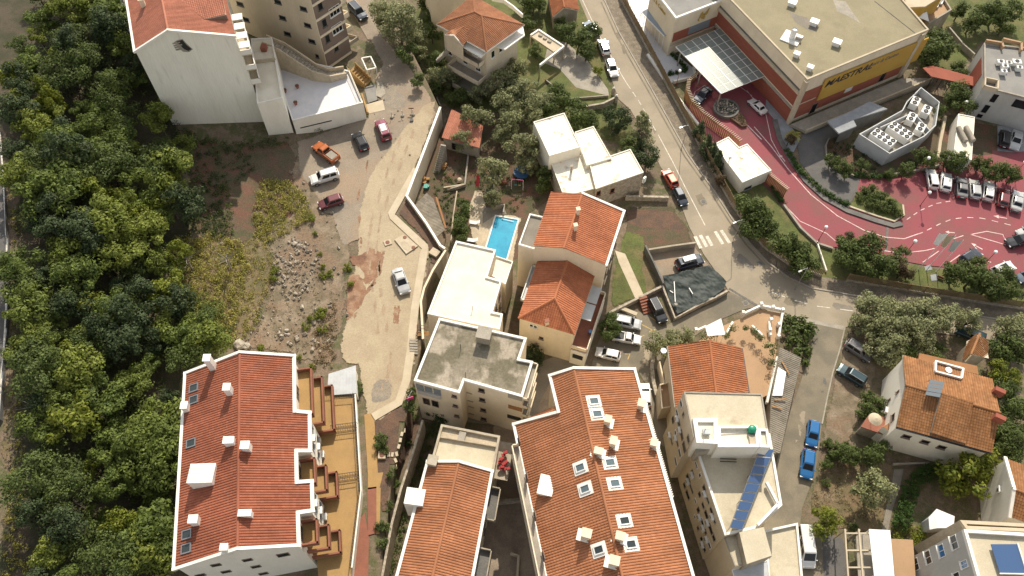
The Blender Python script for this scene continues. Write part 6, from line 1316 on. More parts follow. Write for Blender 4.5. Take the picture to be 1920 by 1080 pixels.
shd = thing('garden_shed', 'small white sheet metal garden shed with a pitched roof behind the vine pergola', 'shed', P(1760, 975, 0)); q = [P(1738, 968, 2.8), P(1756, 954, 3.4), P(1790, 967, 3.4), P(1790, 985, 2.8), P(1745, 994, 2.8)]
for tri in ([P(1741, 970, 2.6), P(1756, 954, 3.3), P(1757, 990, 3.3), P(1743, 993, 2.6)], [P(1756, 954, 3.3), P(1790, 968, 2.7), P(1788, 990, 2.7), P(1757, 990, 3.3)]): m = MB(); slab(m, tri, .05); m.build('roof_panel', 'canvas_white', shd)
m = MB(); m.prism([(p.x, p.y) for p in inset([P(1741, 970, 2.6), P(1756, 956, 2.6), P(1789, 968, 2.6), P(1787, 989, 2.6), P(1744, 991, 2.6)], .12)], -.1, 2.55); m.build('wall', 'sheet_metal', shd)
# ================================================================ HOTEL
Z3 = Vector((0, 0, 1))
HF, HR, HB, HL = P(1514, 149, 10.6), P(1742, 55, 10.6), P(1660, -40, 10.6), P(1330, -42, 10.6)
ht, T, zt = block('hotel', 'large hotel with a sandy flat roof, brick red walls and a yellow name sign', None, 10.6, 0, cat='hotel', wall='cream_wall', roof='hotel_roof', par=(.3, .25, 'concrete_pale'), world=[HF, HR, HB, HL])
def clad(root, a, b, u0, u1, z0, z1, mat, proud=.06, name='wall_panel'):
    o = outward(a, b); p, q = a.lerp(b, u0), a.lerp(b, u1); m = MB(); m.prism([(v.x, v.y) for v in (p - o * .02, q - o * .02, q + o * proud, p + o * proud)], z0, z1); return m.build(name, mat, root)
# front wall
clad(ht, HF, HR, .02, .93, .9, 7.4, 'brick_red'); clad(ht, HF, HR, .02, .16, 4.4, 4.6, 'concrete_pale', .1, 'wall_band')
oy = outward(HF, HR)
yp = [on_wall(HF, HR, x, y) for x, y in ((1546, 148), (1740, 69), (1716, 111), (1530, 187))]; m = MB(); m.grid_faces([p + oy * .1 for p in yp] + [p + oy * .32 for p in yp], [(4, 5, 6, 7), (0, 1, 5, 4), (1, 2, 6, 5), (2, 3, 7, 6), (3, 0, 4, 7)]); sg = m.build('sign_board', 'yellow_panel', ht)
f0, f1 = HF + oy * .34, HR + oy * .34
p = on_wall(f0, f1, 1547, 160); text_on('sign_lettering', 'MAESTRAL', f0, f1, p, 2.0, 'dark', sg, shear=.28, stretch=1.12)
p = on_wall(f0, f1, 1622, 127); text_on('sign_lettering', 'Resort & Casino', f0, f1, p, 1.05, 'brown_wall', sg, shear=.3, stretch=1.1)
win(ht, HF + oy * .06, HR + oy * .06, 1592, 165, 1.7, 1.7, 'concrete_pale', 'marble', sill=False)
for x, y in ((1655, 143), (1525, 203)): win(ht, HF + oy * .06, HR + oy * .06, x, y, 1.3, 2.4, 'brown_wall', 'glass', sill=False)
# left wall
ol = outward(HL, HF)
clad(ht, HL, HF, .0, .985, .0, 2.9, 'brick_red'); clad(ht, HL, HF, .0, .985, 3.9, 6.9, 'brick_red'); clad(ht, HL, HF, .0, .99, 7.0, 7.5, 'concrete_pale', .5, 'wall_band'); clad(ht, HL, HF, .0, .99, 7.5, 7.8, 'concrete_dark', .12, 'wall_band'); clad(ht, HL, HF, .0, .99, 3.1, 3.6, 'concrete', .16, 'wall_band')
m = MB(); m.box(Vector((HF.x, HF.y, 5.1)), (.7, .7, 10.3), .5); m.build('corner_pier', 'concrete_pale', ht)
m = MB(); m.box(HF.lerp(HR, .95) + oy * .05 - Vector((0, 0, 5.4)), (.8, .7, 10.2), .5); m.build('corner_pier', 'concrete_pale', ht)
for x, y, s in ((1484, 10, 1.5), (1525, 46, 1.5), (1567, 84, 1.5), (1492, 106, 1.1), (1517, 131, 1.1)):
    p = P(x, y, zt); r_ = thing('roof_vent', 'white boxed roof vent on the sandy hotel roof', 'roof vent', p, 'roof vents on the hotel'); m = MB(); m.box(p + Z3 * .35, (s * .8, s * .7, .7), -.5); m.build('vent_body', 'steel_white', r_); m = MB(); m.box(p + Z3 * .78, (s, s * .9, .16), -.5); m.build('vent_cap', 'steel_white', r_)
p = P(1484, 72, zt); r_ = thing('exhaust_stack', 'steel exhaust stack on a square white plinth on the hotel roof', 'exhaust stack', p); m = MB(); m.box(p + Z3 * .1, (3.2, 3.0, .2), -.55); m.build('plinth', 'white_paint', r_); m = MB(); m.tube([p + Z3 * .2, p + Z3 * 2.1], .5, 14, cap=False); m.tube([p + Z3 * .2, p + Z3 * 1.9], .44, 14); m.build('stack', 'steel_white', r_); m = MB(); m.tube([p + Vector((.5, -.3, .5)), p + Vector((1.5, -.8, .5))], .25, 10); m.build('duct', 'concrete', r_)
slab_part(ht, [(1483, 233), (1690, 147), (1746, 146), (1750, 152), (1513, 247)], .75, .6, 'concrete', 'plinth_walk')
m = MB(); m.bar(P(1511, 246, .95), P(1748, 148, .95), .25, .7); m.build('plinth_parapet', 'concrete_pale', ht)
m = MB(); a, b = P(1640, 2, zt + .02), P(1716, 62, zt + .02); m.bar(a, b, .12, .06); m.build('roof_joint', 'concrete_dark', ht)
m = MB(); m.face([P(x, y, zt + .012) for x, y in ((1480, 22), (1500, 30), (1512, 32), (1535, 52), (1524, 60), (1500, 48), (1490, 40))]); m.build('damp_stain', 'pavement', ht); m = MB(); m.face([P(x, y, zt + .012) for x, y in ((1562, 0), (1585, 2), (1600, 25), (1614, 44), (1590, 30), (1570, 22))]); m.build('damp_stain', 'concrete', ht)
# upper right wing in yellow, roof lounge
yw, T_, _ = block('hotel_wing', 'curved yellow hotel wing beyond the sandy roof with a white sail terrace', [(1688, -40), (1740, -60), (1770, -10), (1735, 12), (1700, 14)], 7.5, 0, cat='building', wall='yellow_panel', roof='concrete_pale', par=(.2, .3, 'concrete_pale'))
lt_, T_, _ = block('hotel_terrace', 'walled lounge terrace of the hotel with white loungers and sail shade', [(1735, 30), (1770, -6), (1785, 18), (1742, 44)], 4.0, 0, cat='terrace', wall='old_wall', roof='terracotta_floor', par=(.3, .6, 'concrete'))
m = MB(); q = [P(1716, 30, 5.2), P(1738, 22, 5.8), P(1742, 40, 4.6)]; m.face(q); m.face([p - Z3 * .04 for p in reversed(q)]); m.build('sail_shade', 'canvas_white', lt_)
for x, y in ((1748, 18), (1756, 10), (1764, 4)): m = MB(); m.box(P(x, y, 3.6) + Z3 * .15, (.7, 1.7, .3), -.5); m.build('lounger', 'canvas_white', lt_)
# logo wing
LF, LR = P(1267, 34, 8.9), P(1366, -4, 8.9); LB, LL = P(1335, -80, 8.9), P(1222, -24, 8.9)
lw, T, zl_ = block('hotel_wing', 'white hotel wing carrying a gold M emblem above the glass canopy', None, 8.9, 0, cat='building', wall='cream_wall', roof='grey_roof', par=(.35, .35, 'white_paint'), world=[LF, LR, LB, LL])
o = outward(LF, LR); uu = lambda x, y: (on_wall(LF, LR, x, y) - LF).xy.length / (LR - LF).xy.length; zq = lambda x, y: on_wall(LF, LR, x, y).z
clad(lw, LF, LR, .03, .99, zq(1262, 78) , zq(1264, 62), 'brick_red'); clad(lw, LF, LR, uu(1290, 60), uu(1330, 43), zq(1310, 56) - .1, zq(1310, 44), 'solar_grey', .09, 'window_band'); clad(lw, LF, LR, 0, 1, zq(1262, 83), zq(1262, 79), 'concrete_pale', .2, 'wall_band')
c = on_wall(LF, LR, 1318, 28) + o * .1; t_ = (LR - LF).xy.to_3d().normalized(); em = MB()
for poly in ([(-1.15, -.55), (-.85, -.55), (-.75, -.95), (-1.05, -.95)], [(-.95, -.35), (-.55, -.35), (-.3, .95), (-.62, .75)], [(-.45, .05), (-.3, .75), (.55, -.35), (.4, -.75)], [(.0, -.05), (.3, .3), (1.15, 1.25), (.75, .2)], [(.6, -.15), (.95, .25), (1.15, 1.25), (.9, 1.0)], [(-.35, -.55), (.3, -.95), (.5, -.75), (-.1, -.3)]):
    em.grid_faces([c + t_ * (x * .95) + Z3 * z + o * q for q in (0, .12) for x, z in poly], [(4, 5, 6, 7), (0, 1, 5, 4), (1, 2, 6, 5), (2, 3, 7, 6), (3, 0, 4, 7)])
em.build('gold_emblem', 'gold', lw)
o2 = outward(LL, LF); f0, f1 = LL + o2 * .05, LF + o2 * .05
text_on('gold_lettering', 'rt & Casino', f0, f1, wallpt(f0, f1, .12, 7.3), 1.1, 'gold', lw, stretch=.95)
lo_ = thing('glass_lean_to', 'glass roofed lean-to with white posts along the hotel wing wall', 'lean-to', P(1225, 50, 0)); q = [P(1202, 23, 3.4), P(1222, 12, 4.2), P(1262, 62, 4.2), P(1245, 68, 3.4)]
m = MB(); slab(m, q, .06); m.build('glass_roof', 'solar_grey', lo_); m = MB(); m.bar(q[0], q[3], .15, .15); m.build('front_beam', 'white_paint', lo_)
for k in range(7): post(lo_, q[0].lerp(q[3], k / 6), 3.35, .06, 'steel_white', 'post')
# glass entrance canopy
cq = [P(x, y, 3.6) for x, y in ((1267, 88), (1353, 52), (1435.5, 142), (1352, 175.5))]
cn = thing('glass_canopy', 'glass and steel entrance canopy projecting over the pink drive', 'canopy', Vector(((cq[0] + cq[2]) / 2).xy.to_3d()))
gp = lambda u, v: cq[0].lerp(cq[1], u).lerp(cq[3].lerp(cq[2], u), v)
for i in range(6):
    for j in range(8):
        m = MB(); q = [gp((i + .03) / 6, (j + .03) / 8), gp((i + .97) / 6, (j + .03) / 8), gp((i + .97) / 6, (j + .97) / 8), gp((i + .03) / 6, (j + .97) / 8)]; m.prism([(p.x, p.y) for p in q], 3.64, 3.68); m.build('pane', 'canopy_glass', cn)
m = MB()
for i in range(7): m.bar(gp(i / 6, 0), gp(i / 6, 1), .12, .22)
for j in range(9): m.bar(gp(0, j / 8) - Z3 * .02, gp(1, j / 8) - Z3 * .02, .08, .14)
m.build('steel_grid', 'steel_white', cn)
for u, v in ((.02, .98), (.98, .98), (.02, .55), (.02, .1)): post(cn, gp(u, v), 3.5, .14, 'concrete', 'column')
m = MB(); a = gp(1, .42); b = on_wall(HL, HF, 1401, 68); m.tube([a, Vector((a.x + 1.1, a.y + .9, 8.0))], .08, 8); m.build('tie_rod', 'steel_white', cn)
# round planter with white stones
p = P(1360, 207, 0); rp = thing('round_planter', 'round dark stone planter filled with pale boulders before the hotel entrance', 'planter', p)
m = MB(); m.lathe([(2.35, 0), (2.35, .7), (2.0, .7), (2.0, .45)], p, 28); m.build('rim', 'concrete_dark', rp); m = MB(); rnd = random.Random(11)
for _ in range(90):
    a = rnd.uniform(0, 6.28); r = 1.85 * math.sqrt(rnd.random()); s = rnd.uniform(.1, .28); m.box(p + Vector((r * math.cos(a), r * math.sin(a), .6)), (s, s * .8, s * .8), rnd.uniform(0, 3))
m.build('boulders', 'rock', rp, kind='stuff'); m = MB(); leafcloud(m, [(p + Vector((rnd.uniform(-1.3, 1.3), rnd.uniform(-1.3, 1.3), .55)), .5) for _ in range(9)], 25, .12, rnd, .5, .5); m.build('greenery', 'leaf_dark', rp, kind='stuff')
m = MB(); q = [P(x, y, .05) for x, y in ((1368, 224), (1385, 214), (1394, 220), (1400, 238), (1390, 240))]; m.prism([(v.x, v.y) for v in q], 0, .5); wd = thing('flower_bed', 'raised wedge shaped flower bed beside the round planter', 'flower bed', q[0]); m.build('bed', 'brown_soil', wd); m = MB(); c = sum(q, Vector()) / 5; leafcloud(m, [(c.lerp(v, u) + Z3 * .5, .6) for v in q for u in (.2, .6)], 60, .1, rnd, .5, .4); m.build('plants', 'leaf_red', wd)
# timber screens
def screen(px, h, label, gap=.38):
    pts = [P(x, y, 0) for x, y in px]; root = thing('timber_screen', label, 'screen', sum(pts, Vector()) / len(pts)); m = MB(); f = MB()
    for a, b in zip(pts, pts[1:]):
        k = max(1, int((b - a).length / gap)); d = (b - a).normalized(); n = Vector((-d.y, d.x, 0))
        for j in range(k): p = a.lerp(b, j / k); m.box(p + Z3 * (h / 2), (.1, .22, h), math.atan2(n.y, n.x)); f.box(p + Z3 * h + n * .25, (.7, .09, .12), math.atan2(n.y, n.x))
        m.bar(a + Z3 * (h - .3), b + Z3 * (h - .3), .08, .14); m.bar(a + Z3 * .4, b + Z3 * .4, .08, .14)
    m.build('slats', 'timber', root, kind='stuff'); f.build('fins', 'concrete_pale', root, kind='stuff'); return root
screen([(1302, 151), (1285, 166), (1283, 184), (1292, 204), (1312, 226), (1340, 247), (1366, 266), (1384, 282)], 2.2, 'curved timber slat screen sweeping round the hotel turning circle')
screen([(1428, 336), (1470, 372)], 2.2, 'straight timber slat screen beside the white gatehouse', .3)
# gatehouse
kb, T, zt = block('gatehouse', 'low white flat roofed gatehouse beside the pink drive', [(1342, 268), (1366, 256), (1386, 275.5), (1401, 269), (1447, 319), (1392, 342), (1360, 300)], 2.9, 0, cat='building', wall='white_wall', roof='stained_white', par=(.18, .15, 'white_paint'))
win(kb, T[5], T[4], 1402, 352, 1.4, .7, 'grey_metal'); p = P(1366, 304, zt); m = MB(); m.tube([p, p + Z3 * 1.1], .05, 6); m.box(p + Z3 * 1.1, (.5, .2, .15)); m.build('roof_camera', 'black_metal', kb)
# service yard
sc = thing('service_canopy', 'grey flat canopy roof over the dark service ramp', 'canopy', P(1605, 225, 0)); slab_part(sc, [(1551, 227), (1584, 214), (1631, 190), (1664, 204), (1600, 224), (1606, 236), (1573, 250)], 3.3, .3, 'paving_grey', 'roof')
m = MB(); m.prism([(p.x, p.y) for p in [P(x, y, 3) for x, y in ((1576, 248), (1604, 236), (1602, 228), (1660, 206), (1652, 200), (1590, 218))]], -.1, 3.0); m.build('wall', 'concrete_dark', sc)
acw, T, zf = block('plant_enclosure', 'grey walled enclosure full of rooftop cooling machines beside the hotel', [(1611, 251), (1692, 206), (1700, 190), (1727, 163), (1762, 191), (1755, 235), (1733, 256), (1668, 288)], 3.2, 0, cat='enclosure', wall='sheet_metal', roof='concrete', par=(.16, 1.5, 'sheet_metal'))
def cooler(px, py, sx, sy, h, nx_, ny_, rz, label, group):
    p = P(px, py, zf + h); p.z = zf; r_ = thing('cooling_unit', label, 'cooling unit', p, group); m = MB(); m.box(p + Z3 * (h / 2 + .1), (sx, sy, h - .2), rz); m.build('casing', 'steel_white', r_)
    X = Vector((math.cos(rz), math.sin(rz), 0)); Y = Vector((-X.y, X.x, 0)); m = MB(); m.box(p + Z3 * .12, (sx * .9, sy * .9, .2), rz); m.build('base_frame', 'dark', r_)
    for i in range(nx_):
        for j in range(ny_):
            c = p + X * (sx * ((i + .5) / nx_ - .5)) + Y * (sy * ((j + .5) / ny_ - .5)) + Z3 * h; rr = min(sx / nx_, sy / ny_) * .4
            m = MB(); m.lathe([(rr, 0), (rr, .08), (rr * .82, .08), (rr * .78, .01)], c, 12); fo = m.build('fan', 'dark', r_); m = MB(); m.lathe([(rr * .25, .02), (rr * .22, .07)], c, 8); m.build('hub', 'grey_metal', fo)
rz = math.atan2((P(1722, 268) - P(1632, 241)).y, (P(1722, 268) - P(1632, 241)).x)
v = P(1667, 288, 3) - P(1611, 251, 3); rz = math.atan2(v.y, v.x)
cooler(1657, 257, 4.1, 2.0, 1.7, 4, 2, rz, 'big cooling machine with eight fans in the grey enclosure', 'eight fan cooling machines'); cooler(1689, 244, 4.1, 2.0, 1.7, 4, 2, rz, 'big cooling machine with eight fans in the grey enclosure', 'eight fan cooling machines')
for x, y in ((1717, 189), (1738, 205), (1710, 219), (1727, 238)): cooler(x, y, 1.4, 2.1, 1.5, 1, 2, rz + .25, 'white cooling box with two fans in the grey enclosure', 'two fan cooling boxes')
m = MB(); a, b = P(1650, 240, 3.0), P(1712, 212, 3.0); m.bar(Vector((a.x, a.y, 2.6)), Vector((b.x, b.y, 2.6)), .16, 1.2); m.bar(Vector((b.x, b.y, 2.6)), P(1742, 250, 2.6), .16, 1.2); m.build('inner_wall', 'sheet_metal', acw)
tb, T, zt = block('technical_hut', 'narrow white flat hut with two steel tanks on its roof', [(1797, 213), (1828, 219), (1822, 300), (1788, 288)], 3.2, 0, cat='building', wall='white_wall', roof='white_roof', par=(.15, .15, 'white_paint'))
for x, y in ((1804, 252), (1818, 251)):
    p = P(x, y, zt + .45); r_ = thing('steel_tank', 'horizontal steel tank lying on the narrow white hut', 'tank', p - Z3 * .45, 'steel tanks on the hut'); d = Vector((-.12, 1, 0)).normalized(); m = MB(); m.tube([p - d * 1.75, p - d * 1.6, p + d * 1.6, p + d * 1.75], [.25, .43, .43, .25], 14); m.build('drum', 'concrete', r_); m = MB(); m.box(p - d * 1.0 - Z3 * .25, (.7, .15, .45)); m.box(p + d * 1.0 - Z3 * .25, (.7, .15, .45)); m.build('cradle', 'grey_metal', r_)
# right-hand grey building
gr_, T, zt = block('flat_building', 'grey flat roofed building with rooftop machines at the right edge', [(1845, 80), (1846, 163), (1990, 200), (2010, 120), (1990, 96)], 7.0, 0, cat='building', wall='grey_wall', roof='grey_roof', par=(.3, .35, 'concrete'))
a, b = T[1], T[0]; clad(gr_, a, b, .35, .75, 2.0, 6.2, 'brick_red'); a, b = T[1], T[2]
for x, y, w_, h_ in ((1864, 184, .5, 1.7), (1848, 204, .5, 1.7), (1837, 217, .5, .7), (1915, 196, 1.6, 1.6)): win(gr_, a, b, x, y, w_ * 1.6, h_, 'dark', sill=False)
for x, y, s in ((1872, 122, 1.2), (1887, 124, 1.0), (1880, 130, 1.1), (1902, 122, 1.5), (1907, 133, 1.0), (1878, 140, 1.0)):
    p = P(x, y, zt); r_ = thing('rooftop_machine', 'pale ventilation machine on the grey flat roof at the right', 'ventilator', p, 'ventilators on the grey roof'); m = MB(); m.box(p + Z3 * .55, (s, s * .7, .8), -.1); m.build('casing', 'steel_white', r_); m = MB(); m.box(p + Z3 * .12, (s * .8, s * .5, .24), -.1); m.build('legs', 'black_metal', r_)
    m = MB(); m.lathe([(s * .25, .95), (s * .25, 1.03), (s * .2, 1.03)], p, 12); m.build('fan', 'dark', r_)
m = MB(); q = [P(x, y, 7.6) for x, y in ((1848, 145), (1872, 150), (1871, 166), (1847, 160))]
for k in range(4): m.bar(q[k] - Z3 * .4, q[(k + 1) % 4] - Z3 * .4, .25, .9)
m.build('stair_head', 'concrete_pale', gr_); m = MB()
for a, b in (((1848, 77), (1878, 82)), ((1878, 82), (1880, 90)), ((1880, 74), (1914, 82)), ((1914, 82), (1914, 96))): m.bar(P(*a, 7.2), P(*b, 7.2), .35, .7)
m.build('roof_kerb', 'terracotta_floor', gr_)
rc = thing('covered_walkway', 'red roofed covered walkway linking the hotel to the grey building', 'walkway', P(1780, 145, 0)); q = [P(1730, 127, 3.2), P(1749, 123, 3.2), P(1829, 145, 3.2), P(1827, 161, 3.2), P(1746, 143, 3.2)]
m = MB(); slab(m, q, .15); m.build('roof', 'brick_red', rc)
for k in range(5): post(rc, q[4].lerp(q[3], .05 + k * .225), 3.1, .07, 'black_metal', 'post'); post(rc, q[1].lerp(q[2], .05 + k * .225), 3.1, .07, 'black_metal', 'post')
# flags
for (bx, by), (tx, ty), col, lab in (((1722, 506), (1751, 437), 'canvas_white', 'tall flagpole with a hanging white banner on the hotel lawn'), ((1737, 507), (1776, 441), 'paving_stone', 'tall flagpole with a hanging tan banner on the hotel lawn'), ((1755, 510), (1805, 450), 'sheet_metal', 'tall flagpole with a hanging grey banner on the hotel lawn')):
    p = P(bx, by, 0); lo, hi = 0, 20
    for _ in range(30):
        mid = (lo + hi) / 2; v = Vector((p.x, p.y, mid - CAM_H)); yy = 540 - FOC * v.dot(UP) / v.dot(FW)
        if yy > ty: lo = mid
        else: hi = mid
    h = lo; r_ = thing('flagpole', lab, 'flagpole', p); m = MB(); m.tube([p, p + Z3 * h], [.07, .04], 8); m.build('pole', 'steel_white', r_); m = MB(); vs = []
    for i in range(9):
        for j in range(5):
            u = j / 4; s = i / 8; vs.append(p + Vector((-(.05 + 1.15 * u * (1 - .3 * s)), .22 * math.sin(u * 7 + s * 2) * u, h - .2 - s * 2.9)))
    m.grid_faces(vs, [(i * 5 + j, i * 5 + j + 1, i * 5 + j + 6, i * 5 + j + 5) for i in range(8) for j in range(4)]); m.build('banner', col, r_, smooth=True)
sheet('flag_plinth', [(1733, 500), (1744, 496), (1748, 506), (1735, 508)], .06, 'paving_grey', z=0); sheet('flag_plinth', [(1744, 516), (1756, 514), (1758, 526), (1746, 527)], .06, 'paving_grey', z=0)
m = MB(); p = P(1762, 522, 0); m.box(p + Z3 * .35, (1.0, .1, .5), -.5); m.build('info_board', 'rust', None, 'small reddish info board standing on the hotel lawn', 'sign')
# lamp posts
def lamp(bx, by, h, label, group, head='globe', mat='brick_red', z=0.0):
    p = P(bx, by, z); r_ = thing('lamp_post', label, 'lamp post', p, group); m = MB(); m.tube([p - Z3 * .1, p + Z3 * .25, p + Z3 * .3, p + Z3 * h], [.1, .1, .055, .045], 8); m.build('pole', mat, r_); m = MB()
    if head == 'globe': m.lathe([(.06, h), (.24, h + .12), (.3, h + .3), (.22, h + .48), (.05, h + .56)], p, 12); m.build('globe', 'lamp_globe', r_)
    else:
        m.tube([p + Z3 * (h - .05), p + Vector((-.5, -.25, h + .15)), p + Vector((-1.1, -.6, h + .2))], .045, 6); m.build('arm', mat, r_); m = MB(); m.box(p + Vector((-1.3, -.7, h + .18)), (.6, .25, .12), .5); m.build('lantern', 'grey_metal', r_)
for x, y in ((1535, 450), (1698, 476), (1845, 496), (1725, 386), (1268, 160), (1794, 218), (1724, 322), (1900, 330)): lamp(x, y, 3.3, 'slim hotel lamp post with a white globe', 'globe lamps round the hotel drive')
for x, y in ((1277, 281), (1490, 543), (1373, 455), (1893, 574)): lamp(x, y, 6.2, 'tall grey street lamp on the verge of the main street', 'street lamps along the main street', 'arm', 'grey_metal')
# fence along the street, low white wall, hotel garden walls
fp = [P(x, y, 0) for x, y in FENCE]
def fence(pts, h, label, base=.5):
    root = thing('slat_fence', label, 'fence', sum(pts, Vector()) / len(pts)); m = MB(); q = MB()
    for a, b in zip(pts, pts[1:]):
        m.bar(a + Z3 * (base / 2 - .1), b + Z3 * (base / 2 - .1), .35, base + .2); d = (b - a).normalized(); L = (b - a).length; k = max(1, int(L / .24))
        for j in range(k): q.box(a.lerp(b, (j + .5) / k) + Z3 * ((h + base) / 2), (.17, .05, h - base), math.atan2(d.y, d.x))
        for zz in (base + .2, h - .2): q.bar(a + Z3 * zz + Vector((-d.y, d.x, 0)) * .05, b + Z3 * zz + Vector((-d.y, d.x, 0)) * .05, .06, .08)
        for j in range(max(1, int(L / 2.4)) + 1): p = a.lerp(b, min(1, j * 2.4 / L)); r = MB(); r.box(p + Z3 * (h / 2 + .05), (.14, .14, h + .1), math.atan2(d.y, d.x)); r.build('post', 'fence_brown', root)
    m.build('footing', 'stone_wall', root); q.build('slats', 'fence_brown', root, kind='stuff')
fence(fp[:6], 2.0, 'brown slat fence on a stone footing between the street and the hotel terrace'); fence(fp[5:10], 1.9, 'brown slat fence rounding the street bend above the zebra crossing'); fence(fp[10:], 2.0, 'brown slat fence along the lawn with the three flagpoles')
run_wall('low_wall', 'thin bright white ledge wall between the slat fence and the hotel turning circle', [(1214, 104), (1256, 166), (1309, 236)], .45, .45, 'white_paint', z=0)
run_wall('low_wall', 'white edging wall stepping round the marble hotel terrace', [(1262, 156), (1304, 146), (1300, 128)], .6, .4, 'white_wall', z=0)
run_wall('low_wall', 'pale retaining ledge along the lower edge of the pink drive', [(1468, 386), (1500, 430), (1530, 458), (1560, 468)], .5, .35, 'concrete', z=0)
run_wall('low_wall', 'thin white wall running down the lawn beside the drive ramp', [(1530, 455), (1548, 510)], .5, .2, 'white_wall', z=0)
run_wall('low_wall', 'curved stone kerb wall round the service ramp bushes', [(1553, 262), (1547, 275), (1548, 295), (1562, 316), (1600, 332)], .5, .25, 'pavement', z=0)
run_wall('low_wall', 'grey garden wall between the plant enclosure and the pink parking', [(1672, 330), (1740, 318), (1760, 312)], .6, .25, 'concrete', z=0)
run_wall('garden_wall', 'concrete ramp wall beside the red covered walkway', [(1775, 60), (1800, 90), (1822, 110)], 1.2, .3, 'concrete', z=0)
run_wall('garden_wall', 'low wall of the paved path behind the technical hut', [(1770, 222), (1760, 270), (1756, 300)], .7, .5, 'concrete_pale', z=0)
# ================================================================ WALLS, GARDEN THINGS, POOL
w0 = [Vector((p.x, p.y, LOT)) for p in [P(x, y, LOT) for x, y in ((826, 205), (795, 288), (763, 372))]]
run_wall('retaining_wall', 'long cream retaining wall dropping from the sandy lot to the garden shed', None, .55, .3, 'cream_wall', world=w0, z0=-.2, cap='white_paint')
run_wall('retaining_wall', 'cream boundary wall zigzagging beside the corrugated garden roof', None, .9, .25, 'cream_wall', world=[P(x, y, LOT) for x, y in ((763, 373), (800, 424), (826, 466), (835, 472))], z0=-.2, cap='white_paint')
run_wall('retaining_wall', 'curving cream retaining wall beside the dazzling white flat roof', None, .7, .22, 'old_wall', world=[P(x, y, LOT) for x, y in ((836, 474), (812, 512), (796, 545), (790, 570), (794, 640))], z0=-.2, cap='cream_wall')
run_wall('garden_wall', 'thin concrete wall between the olive trees and the upper lot', [(788, 143), (815, 178), (826, 204)], .8, .2, 'concrete')
run_wall('garden_wall', 'weathered concrete wall along the dark planting bed', None, .5, .3, 'stone_wall', world=[P(x, y, LOT) for x, y in ((793, 790), (775, 850), (752, 920), (735, 985), (716, 1090))], z0=-.2)
run_wall('garden_wall', 'bent concrete wall dividing the vegetable patch from the red slide', [(878, 295), (872, 350), (845, 358)], .7, .25, 'concrete', z=0)
run_wall('garden_wall', 'low stone wall separating the vegetable patch from the pool bushes', [(857, 362), (850, 410), (846, 455)], .6, .2, 'paving_stone', z=0)
run_wall('garden_wall', 'short pale wall with rounded ends above the bare earth plot', [(1172, 374), (1252, 376)], 1.0, .4, 'stone_wall', z=0)
run_wall('garden_wall', 'old plastered wall closing the tarpaulin yard at the top', [(1214, 476), (1258, 469), (1302, 463)], 1.3, .3, 'old_wall', z=0)
run_wall('garden_wall', 'dark weathered wall along the left of the tarpaulin yard', [(1208, 470), (1225, 505), (1241, 540)], 1.5, .25, 'concrete_dark', z=0)
run_wall('garden_wall', 'brown masonry wall holding the front of the tarpaulin yard', [(1240, 540), (1264, 601), (1313, 574), (1340, 562), (1362, 550)], .9, .3, 'stone_wall', z=0)
run_wall('garden_wall', 'stone wall at the foot of the lawn beside the parked silver car', [(1141, 592), (1192, 566), (1238, 543)], 1.0, .35, 'stone_wall', z=0)
run_wall('garden_wall', 'rough stone wall winding beside the narrow side street', [(1226, 660), (1221, 690), (1224, 720), (1230, 745)], .8, .5, 'stone_wall', z=0)
run_wall('garden_wall', 'cream wall of the narrow yard left of the terracotta gable house', [(1232, 690), (1240, 726), (1243, 766)], 2.2, .2, 'cream_wall', z=0)
run_wall('garden_wall', 'stone garden wall below the driveway gate', [(1097, 208), (1130, 202), (1154, 190)], 1.2, .35, 'stone_wall', z=0)
run_wall('garden_wall', 'low wall around the driveway lawn', [(1022, 152), (1068, 188), (1140, 182)], .5, .2, 'concrete', z=0)
run_wall('garden_wall', 'leaning white broken wall beside the lime tree garden', [(1874, 975), (1880, 942), (1900, 948), (1912, 938)], 1.2, .3, 'white_wall', z=0)
run_wall('garden_wall', 'cream wall bordering the path below the solar panel house', [(1672, 872), (1740, 870)], .5, .25, 'concrete', z=0)
# gate pillars by the driveway
for x, y in ((1149, 178), (1154, 192)):
    p = P(x, y, 0); r_ = thing('gate_pillar', 'stone gate pillar with a white globe at the concrete driveway', 'gate pillar', p, 'gate pillars of the driveway'); m = MB(); m.box(p + Vector((0, 0, .8)), (.5, .5, 1.6), .3); m.build('shaft', 'stone_wall', r_); m = MB(); m.lathe([(.08, 1.6), (.18, 1.72), (.18, 1.85), (.05, 1.98)], p, 10); m.build('globe', 'lamp_globe', r_)
